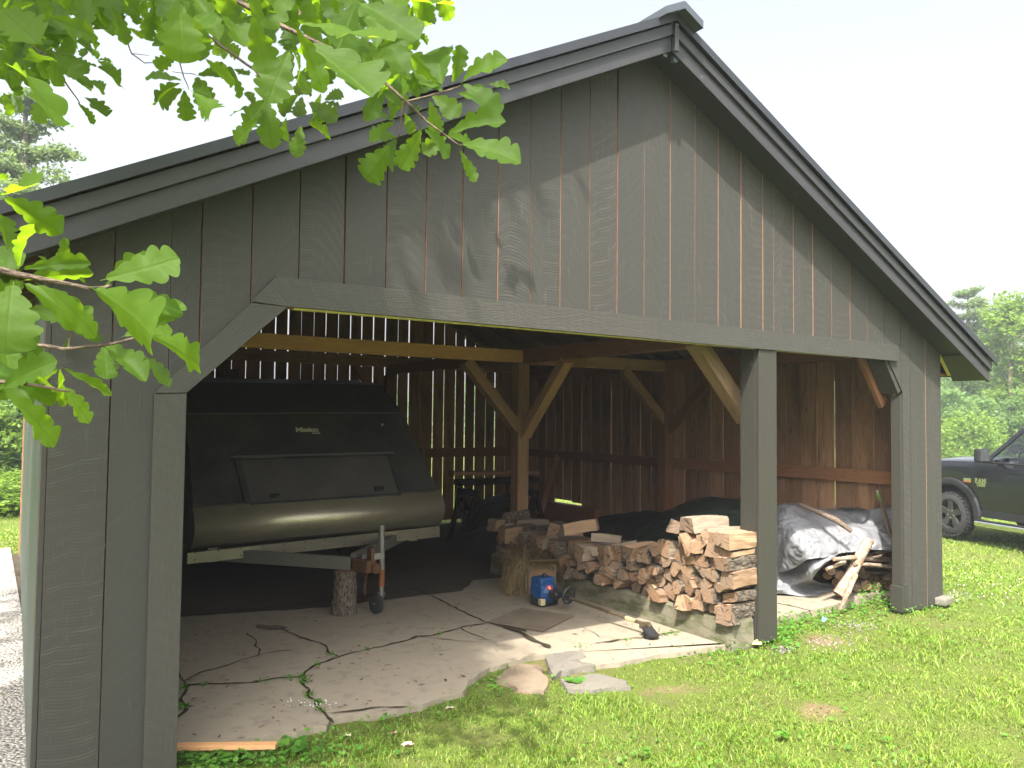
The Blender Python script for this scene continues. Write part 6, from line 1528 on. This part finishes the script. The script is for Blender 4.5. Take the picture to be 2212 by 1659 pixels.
for (pr, u, dep, s, lab) in ((tD, 2075, 37, 1.2, 'yellow green shrub right beside the shed wall at the far lawn edge'), (tE, 2128, 40, 1.2, 'mid green shrub between shed and truck at the far lawn edge'), (tD, 2180, 39, 1.15, 'low yellow green shrub above the truck bonnet'), (tE, 2235, 39, 1.3, 'tall shrub behind the truck side window'), (tE, 2310, 40, 1.3, 'shrub behind the rear of the truck cab'), (tD, 2400, 41, 1.3, 'shrub behind the truck bed'), (tE, 2050, 42, 1.35, 'tall green shrub peeking past the shed pier')):
    place(pr, gp_(u, dep), random.random()*6.28, s, lab, SG)
LG = 'trees beyond the left lawn'
for (pr, u, dep, s, lab) in ((tC, 30, 25, 1.12, 'tall light green pine left of the shed roof'), (tC, -110, 30, 1.1, 'pine at the left frame edge behind the oak leaves'), (tA, 30, 33, .62, 'leafy tree low behind the left lawn'), (tA, -120, 28, .8, 'leafy tree at the far left of the lawn'), (tB, 150, 36, .7, 'yellow green tree hidden behind the left shed wall')):
    place(pr, gp_(u, dep), random.random()*6.28, s, lab, LG)
for (pr, u, dep, s, lab) in ((tE, 30, 19, .85, 'leafy green shrub with a thin trunk at the left lawn edge'), (tD, -60, 18, .8, 'shrub at the left frame edge of the lawn'), (tD, 20, 15.5, (.75, .75, .30), 'low yellow green plants bordering the left lawn'), (tE, 95, 20, .9, 'shrub just hidden by the left shed wall')):
    place(pr, gp_(u, dep), random.random()*6.28, s, lab, 'shrubs beyond the left lawn')
# tall dry-tan grass at the far right lawn edge
b = MB()
for i in range(5000):
    u, dep = random.uniform(2030, 2450), random.uniform(30, 36); p = gp_(u, dep); h_ = random.uniform(.25, .6); a = random.random()*6.28; dv = Vector((math.cos(a), math.sin(a), 0)); w_ = Vector((-dv.y, dv.x, 0))*.012
    b.face([p-w_, p+w_, p+dv*h_*.3+Vector((0, 0, h_))], uv=[(0, 0), (0, 0), (0, 1)], r=random.uniform(.3, .9))
tag(b.build('meadow_grass', M['blade'], recalc=False), 'taller meadow grass at the far edge of the lawn', 'grass', None, 'stuff')
# woods closing the horizon all round
fw_ = []
g = random.Random(77)
for i in range(150):
    a = i/150*6.283+g.uniform(-.02, .02); R_ = g.uniform(72, 95); x, y = R_*math.sin(a), R_*math.cos(a); hgt = g.uniform(3.0, 4.6) if not (.1 < a < .95) else g.uniform(2.2, 3.0)
    for k in range(4): fw_.append((x+g.uniform(-3, 3), y+g.uniform(-3, 3), -1+hgt*(.35+.45*k), 3.4, 3.4, hgt*.55))
tag(crown_mesh('distant_woods', fw_, 60000, .55, M['treeleaf'], 21), 'distant continuous green woods closing the horizon', 'woods', None, 'stuff')

# ---------------------------------------------------------------- added air stands in for lens glare: one closed box round the scene
b = MB(); b.box((0, 10, 5.5), (560, 580, 17.5))
hz = NT('haze air'); vv = hz.n('VolumePrincipled', {'Color': (.88, .93, 1.0, 1), 'Density': GLARE_HAZE, 'Anisotropy': .3}); hz.t.links.new(vv.outputs[0], hz.out.inputs[1])
hb_ = b.build('glare_haze', hz.mat); hb_['kind'] = 'stuff'; hb_['label'] = 'thin pale air added round the scene to stand in for lens glare'; hb_['category'] = 'glare_haze'
# ---------------------------------------------------------------- the oak whose branches hang into view
random.seed(31)
oak = thing('oak_tree', 'oak tree whose lobed bright green leaves hang into view in front of the shed', 'tree', (-10.5, -5.5, -.05))
LB = MB()
def oak_leaf(base, tip, nrm, wr=.26, fold=.25, droop=.12, seed=0.0, res=44):
    base, tip = Vector(base), Vector(tip); ax = tip-base; L = ax.length; ax /= L
    e = ax.cross(nrm).normalized(); n = e.cross(ax).normalized(); r = random.random()
    nl = random.choice((4, 5, 5, 6)); ph = random.uniform(-.15, .15); vs = []; uv = []
    for i in range(res+1):
        t = i/res
        env = 1.5*(t**.95)*max(0, (1-t**3.6))**.6+.03*(1-t)
        if t < .07: env = .02
        row = []
        for sgn in (-1, 1):
            a_ = math.pi*(t*nl+ph+(.22 if sgn > 0 else 0)); lob = abs(math.sin(a_))**.5
            w_ = L*wr*1.18*env*(.60+.48*lob*(.5+.5*min(1, t*3)))
            row.append((w_*sgn, 0))
        wav = .035*math.sin(t*9+seed)+.02*math.sin(t*21+seed*2)
        def P(u, dt): 
            a = abs(u)
            return base+ax*(L*t+dt+.16*a*(1-t**6))+e*u*math.cos(fold)+n*(a*math.sin(fold)*(1-.3*t)-droop*L*(t*t*.9-.2*t)+L*wav*(a/(L*wr+1e-6)))
        (ul, dl), (ur, dr) = row
        for u, dt in ((ul, dl), (ul*.5, 0), (0, 0), (ur*.5, 0), (ur, dr)): vs.append(P(u, dt)); uv.append((u/L, t))
    fs = [(i*5+k, i*5+k+1, (i+1)*5+k+1, (i+1)*5+k) for i in range(res) for k in range(4)]
    LB.shared(vs, fs, uv, r)
def leaf_px(b_, t_, dep=None, wr=None, L0=None, tilt=None, twin=True):
    """leaf seen from pixel b_ (stalk) to t_ (tip); its real length sets how far away it hangs"""
    pxl = math.hypot(b_[0]-t_[0], b_[1]-t_[1]); L0 = L0 or random.uniform(.13, .165)
    fs_ = random.uniform(.75, .98); d = dep or min(4.2, max(.85, FPX*L0*fs_/pxl)); dz = L0*math.sqrt(1-fs_*fs_)*random.choice((-1, 1))*.8
    B_, T_ = onD(b_[0], b_[1], d), onD(t_[0], t_[1], d+dz)
    n = Vector((random.gauss(0, .45), random.gauss(0, .45), 1)) if tilt is None else Vector(tilt)
    n = (n.normalized()*.55+(CAM-B_).normalized()*random.choice((.55, .75, .9, -.7))).normalized()
    if twin and random.random() < .5:   # a neighbour on the same node
        a = random.choice((-1, 1))*random.uniform(.5, 1.5); l_ = pxl*random.uniform(.55, .95); a0 = math.atan2(t_[1]-b_[1], t_[0]-b_[0])+a
        leaf_px(b_, (b_[0]+math.cos(a0)*l_, b_[1]+math.sin(a0)*l_), d+random.uniform(.04, .2), wr, L0, None, False)
    oak_leaf(B_, T_, n, wr or random.uniform(.19, .29), random.choice((random.uniform(.02, .4), random.uniform(.3, .75))), random.uniform(-.10, .42), random.random()*20)
    return d
TW = MB()
def twig(pts, d0, d1, r0, r1):
    P = []
    for i, (u, v) in enumerate(pts):
        t = i/(len(pts)-1); P.append(onD(u, v, d0+(d1-d0)*t))
    Q = []; Rr = []
    for i in range(len(P)-1):
        for k in range(5):
            t = k/5; p = P[i].lerp(P[i+1], t); Q.append(p+Vector((noise.noise(p*9), noise.noise(p*9+Vector((5, 5, 5))), noise.noise(p*9+Vector((9, 1, 3)))))*.006); tt = (i+t)/(len(P)-1); Rr.append(r0+(r1-r0)*tt)
    Q.append(P[-1]); Rr.append(r1); TW.tube(Q, Rr, 7); return P
Z1 = lambda x, y: (x/1.843*.548611, y/1.843*.548611)
Z2 = lambda x, y: ((900+x/1.9235)*.548611, y/1.9235*.548611)
Z3 = lambda x, y: (x/1.3822*.548611, (600+y/1.3822)*.548611)
# twigs
ta = twig([(300, -60), (339, 0), (432, 65), (549, 149), (571, 174)], 2.9, 2.6, .008, .003)
tb_ = twig([(470, -40), (510, 0), (608, 54), (704, 100), (799, 148), (873, 214), (921, 265), (996, 317)], 2.0, 2.1, .008, .0022)
tc_ = twig([(215, -50), (238, 0), (271, 71), (286, 116), (312, 138), (330, 136)], 3.6, 3.5, .005, .0018)
twig([Z1(960, 390), Z1(1080, 405)], 3.55, 3.55, .002, .001)
td_ = twig([(-40, 60), (60, 95), (110, 128), (140, 175), (172, 222)], 3.0, 2.9, .007, .002)
te_ = twig([(-90, 560), (24, 589), (110, 608), (190, 621), (240, 615)], 1.35, 1.45, .007, .0025)
tf_ = twig([(-60, 715), (32, 734), (139, 756), (230, 742), (330, 722)], 1.45, 1.5, .005, .0018)
tg_ = twig([(-60, 820), (0, 822), (110, 838), (150, 845)], 1.5, 1.5, .005, .002)
twig([Z3(370, 1075), Z3(375, 990), Z3(390, 940)], 1.48, 1.48, .002, .0012)
twig([Z2(1330, 750), Z2(1300, 900), Z2(1290, 1040)], 2.1, 2.15, .0025, .0016)
twig([Z2(1340, 770), Z2(1500, 735), Z2(1640, 690), Z2(1760, 650)], 2.1, 2.1, .0035, .0018)
twig([Z1(1290, 395), Z1(1330, 560), Z1(1370, 650)], 2.9, 2.9, .0025, .0014); twig([Z1(1420, 545), Z1(1250, 520)], 2.9, 2.9, .0015, .001)
twig([Z2(520, 600), Z2(545, 700), Z2(600, 720)], 2.3, 2.3, .002, .001); twig([Z2(150, 500), Z2(280, 515)], 2.6, 2.6, .0018, .001); twig([Z2(560, -60), Z2(540, 140), Z2(740, 250), Z2(840, 330)], 2.4, 2.3, .007, .005)
# explicit leaves: left group
for q in ((0, 235, 335, 415, .26), (50, 545, 15, 350, .25), (100, 640, 498, 580, .17), (342, 700, 352, 462, .12), (475, 720, 300, 545, .16), (545, 697, 975, 590, .25), (485, 730, 925, 1000, .27), (560, 745, 1000, 835, .13), (190, 705, 575, 965, .17), (110, 700, 475, 950, .20), (75, 700, 25, 1045, .36), (500, 750, 545, 870, .26), (660, 1005, 930, 930, .28), (800, 992, 1140, 1140, .19), (690, 1010, 810, 1050, .25), (560, 1050, 775, 1165, .24), (760, 1095, 925, 1245, .18), (370, 1080, 540, 1165, .2), (350, 1075, 480, 1130, .32), (330, 1180, 80, 1230, .42), (330, 1165, 605, 1325, .14), (300, 1245, 512, 1455, .19), (400, 1275, 528, 1352, .22), (10, 1290, 342, 1578, .22), (130, 860, 385, 890, .22), (390, 955, 545, 1030, .2), (95, 1000, 195, 860, .3), (250, 1060, 340, 940, .28), (0, 560, 125, 640, .28), (-20, 1110, 110, 1095, .25), (-30, 660, 80, 720, .28), (300, 1060, 190, 975, .34), (350, 1180, 400, 1290, .26), (-20, 800, 130, 990, .3), (240, 1060, 130, 1130, .3), (-40, 1200, 30, 1340, .4), (-40, 880, 90, 1010, .34), (-30, 640, 100, 560, .2), (-40, 120, 40, 140, .3), (-30, 990, 60, 1160, .3), (-30, 330, 75, 350, .3)):
    leaf_px(Z3(q[0], q[1]), Z3(q[2], q[3]), wr=q[4], L0=random.uniform(.145, .17))
# top right group
for q in ((500, 178, 1255, 260, .17), (480, 240, 865, 410, .19), (560, 320, 1090, 700, .36), (600, -20, 440, 105, .28), (640, -30, 760, 120, .25), (170, 100, 300, 545, .27), (390, 110, 220, -20, .26), (470, 370, 290, 745, .29), (520, 520, 600, 720, .25), (970, 15, 1440, 250, .24), (1260, -10, 1705, 40, .22), (1150, 60, 1400, 140, .3), (1170, 385, 1475, 480, .24), (1120, 380, 1435, 250, .24), (1050, 400, 1240, 540, .3), (1620, 660, 1570, 315, .26), (1690, 640, 1785, 360, .25), (1760, 630, 2050, 400, .26), (1720, 700, 2080, 790, .20), (1960, 640, 2135, 650, .26), (1600, 690, 1470, 440, .22), (1640, 700, 1370, 530, .22), (1530, 720, 1745, 850, .27), (1520, 750, 1590, 1020, .24), (1240, 650, 1430, 640, .3), (1180, 665, 1055, 885, .24), (1200, 665, 1245, 895, .22), (1310, 700, 1275, 860, .26), (1370, 775, 1435, 840, .26), (1640, 1030, 2050, 850, .24), (1750, 1095, 2170, 1120, .24), (1745, 1125, 1875, 1372, .17), (1660, 1025, 1465, 1160, .30), (1470, 965, 1310, 1275, .24), (1330, 850, 1390, 1010, .28), (1270, 920, 1070, 1060, .28), (1285, 1040, 1150, 1280, .28), (1230, 1090, 1050, 1360, .34), (545, 700, 390, 870, .28), (560, 720, 520, 930, .26), (600, 770, 805, 890, .28), (600, 930, 765, 1020, .26), (550, 940, 510, 1195, .18), (440, 880, 430, 1080, .26), (290, 740, 320, 1075, .24), (220, 830, 5, 810, .2), (225, 890, 55, 1075, .24), (720, 760, 875, 840, .26), (870, 330, 1010, 440, .3), (1130, 470, 1245, 640, .26), (860, 0, 1010, 130, .3), (940, 300, 1200, 420, .26), (1000, 130, 1230, 200, .22), (1450, 560, 1330, 700, .3), (1620, 830, 1680, 900, .28), (480, 600, 660, 560, .3), (640, 620, 500, 700, .3), (680, 480, 560, 560, .3), (1860, 640, 1960, 700, .28), (1880, 880, 2030, 850, .22), (1450, 60, 1540, 95, .3), (700, 700, 640, 800, .3), (200, 570, 290, 590, .3), (1290, 380, 1330, 560, .3), (760, 20, 720, 110, .25)):
    leaf_px(Z2(q[0], q[1]), Z2(q[2], q[3]), wr=q[4])
# top left group
for q in ((-10, 60, 265, 285, .34), (20, 455, 515, 730, .21), (690, 480, 935, 600, .24), (540, 570, 668, 660, .22), (630, 580, 775, 660, .26), (600, 700, 775, 830, .26), (555, 735, 695, 895, .22), (1335, 590, 1055, 505, .18), (1325, 600, 1085, 730, .26), (1335, 640, 1350, 880, .30), (1385, 655, 1590, 850, .25), (1420, 550, 1690, 520, .27), (1290, 400, 1120, 220, .26), (1300, 390, 1480, 370, .26), (1290, -10, 1330, 400, .33), (1680, 500, 1750, 715, .2), (1690, 500, 1810, 560, .24), (1450, 560, 1440, 690, .3), (20, 660, 95, 840, .26), (90, 680, 165, 815, .24), (330, 665, 270, 880, .27), (420, 380, 660, 500, .3), (380, 380, 600, 560, .28), (560, 480, 700, 470, .26), (640, 340, 725, 420, .28), (700, 440, 830, 500, .26), (800, 30, 930, 320, .24), (700, 80, 820, 260, .28), (460, 210, 700, 290, .26), (330, 120, 680, 240, .25), (1470, 60, 1600, 290, .3), (1240, 180, 1130, 330, .3), (1400, 120, 1490, 380, .3), (1560, 300, 1650, 420, .3), (930, 200, 1030, 260, .22), (950, 120, 1110, 200, .24), (380, 700, 430, 760, .3), (1600, 300, 1730, 400, .26), (1620, 120, 1700, 300, .3), (1480, 420, 1690, 600, .25)):
    leaf_px(Z1(q[0], q[1]), Z1(q[2], q[3]), wr=q[4])
def fill(x0, x1, y0, y1, n, dmin, dmax, L=(.12, .16)):
    for _ in range(n):
        u, v = random.uniform(x0, x1), random.uniform(y0, y1)
        d = random.uniform(dmin, dmax); l_ = random.uniform(*L)*FPX/d*random.uniform(.6, 1); a = random.gauss(1.1, .8)
        leaf_px((u, v), (u+math.cos(a)*l_, v+math.sin(a)*l_), dep=d)
fill(-40, 330, -60, 30, 20, 3.0, 4.0, (.10, .13)); fill(330, 620, -60, 40, 36, 2.8, 3.8, (.10, .13)); fill(600, 900, -60, 90, 24, 2.4, 3.2, (.10, .13)); fill(-40, 150, 60, 180, 20, 3.0, 3.8, (.10, .13)); fill(-40, 200, -60, 45, 46, 2.4, 3.4); fill(190, 340, -60, 12, 22, 2.6, 3.4); fill(-60, 90, 40, 135, 26, 2.4, 3.2); fill(330, 530, -60, 15, 26, 2.2, 3.0); fill(330, 500, 10, 55, 7, 2.6, 3.2); fill(520, 800, -70, -15, 26, 1.8, 2.6); fill(600, 860, 20, 90, 10, 2.3, 3.0); fill(800, 930, -70, -40, 8, 1.8, 2.4); fill(620, 760, 90, 150, 8, 2.4, 3.0); fill(770, 880, 120, 190, 6, 2.4, 2.8)
fill(-80, 30, 540, 800, 16, 1.5, 2.0)
near = LB.build('leaves', M['oakleaf'], oak, smooth=True, recalc=False)
near['kind'] = 'stuff'
TW.build('twigs', M['twig'], oak, smooth=True)['kind'] = 'stuff'
# trunk, limbs reaching to the twigs
b = MB(); base = Vector((-10.5, -5.5, -.3))
b.tube([base, base+Vector((.1, .1, .8)), base+Vector((.2, .3, 3.2)), base+Vector((.9, .8, 6.5)), base+Vector((1.9, 1.7, 11.5))], [.42, .30, .26, .19, .06], 16)
tk = b.build('trunk', M['bark'], oak, smooth=True)
for s0, e0_ in ((Vector((-10.3, -5.2, 3.0)), ta[0]), (Vector((-10.3, -5.2, 3.2)), tb_[0]), (Vector((-10.2, -5.1, 3.6)), tc_[0]), (Vector((-10.2, -5.1, 3.8)), td_[0]), (Vector((-10.3, -5.2, 2.6)), te_[0]), (Vector((-10.3, -5.2, 2.5)), tf_[0]), (Vector((-10.3, -5.2, 2.4)), tg_[0]), (Vector((-9.8, -4.8, 5.5)), Vector((-6.4, -1.6, 7.2))), (Vector((-9.6, -4.7, 6.2)), Vector((-7.5, -.5, 8.2))), (Vector((-9.8, -4.9, 4.8)), Vector((-8.2, -1.2, 6.2))), (Vector((-9.6, -4.7, 6.2)), Vector((-12, -6.5, 9)))):
    e_ = Vector(e0_); m1 = s0.lerp(e_, .4)+Vector((0, 0, .25)); m2 = s0.lerp(e_, .75)+Vector((0, 0, .15)); LM = MB()
    LM.tube([s0, m1, m2, e_], [.075, .05, .025, .008], 8); LM.build('branch', M['bark'], oak, smooth=True)
# crown out of view, up sun of the shed: leaf sprays, kept clear of what the camera frames
g = np.random.default_rng(5); V = []; F = []; BLc = []; cnt = 0
cl = []
for _ in range(60000):
    if len(cl) >= 600: break
    z = g.uniform(2.2, 12); x = g.uniform(-15, -4.2); y = g.uniform(-10, 2.5)
    px_, py_ = x+1.1/2.1*z, y+z/2.1
    val = py_-float(np.interp(px_, (-9, -4.4, -2.5, -2.25, -1.46, 0), (-.5, .02, .3, 1.36, 1.62, 2.1)))
    if val < .17 or px_ > -.6 or (-7.6 < px_ < -4.55 and py_ > -1.2): continue
    if val < 1.3 and -4.9 < px_:
        if z < 6.5: continue
    elif len(cl) > 150: continue
    if math.hypot(x+8.6, (y+2.4)) > 6.6: continue
    cl.append((x, y, z))
for (x, y, z) in cl:
    m_ = 46; P = np.array([x, y, z])+g.standard_normal((m_, 3))*np.array([.26, .26, .24]); nr = g.standard_normal((m_, 3))*.55+np.array([0, 0, 1.0]); nr /= np.linalg.norm(nr, axis=1)[:, None]
    ax = np.cross(nr, g.standard_normal((m_, 3))); ax /= np.linalg.norm(ax, axis=1)[:, None]; ay = np.cross(nr, ax); s = .085*(.7+.6*g.random(m_))[:, None]
    for i in range(m_):
        u, v, d = project(P[i])
        if d > .1 and -140 < u < 2350 and -140 < v < 1800: continue
        V += [P[i]-ax[i]*s[i], P[i]-ax[i]*s[i]*.3+ay[i]*s[i]*.55, P[i]+ax[i]*s[i]*.5+ay[i]*s[i]*.6, P[i]+ax[i]*s[i], P[i]+ax[i]*s[i]*.5-ay[i]*s[i]*.6, P[i]-ax[i]*s[i]*.3-ay[i]*s[i]*.55]
        F += [(cnt, cnt+1, cnt+2, cnt+3), (cnt, cnt+3, cnt+4, cnt+5)]; r = g.random(); BLc += [[(.2, .3, r)]*4]*2; cnt += 6
cr_ = np_mesh('crown', np.array(V), np.array(F), np.zeros((0, 3), int), np.array(BLc), np.zeros((0, 3, 3)), M['oakleaf'])
cr_.parent = oak; cr_.matrix_parent_inverse = WORLD_OF(oak).inverted()
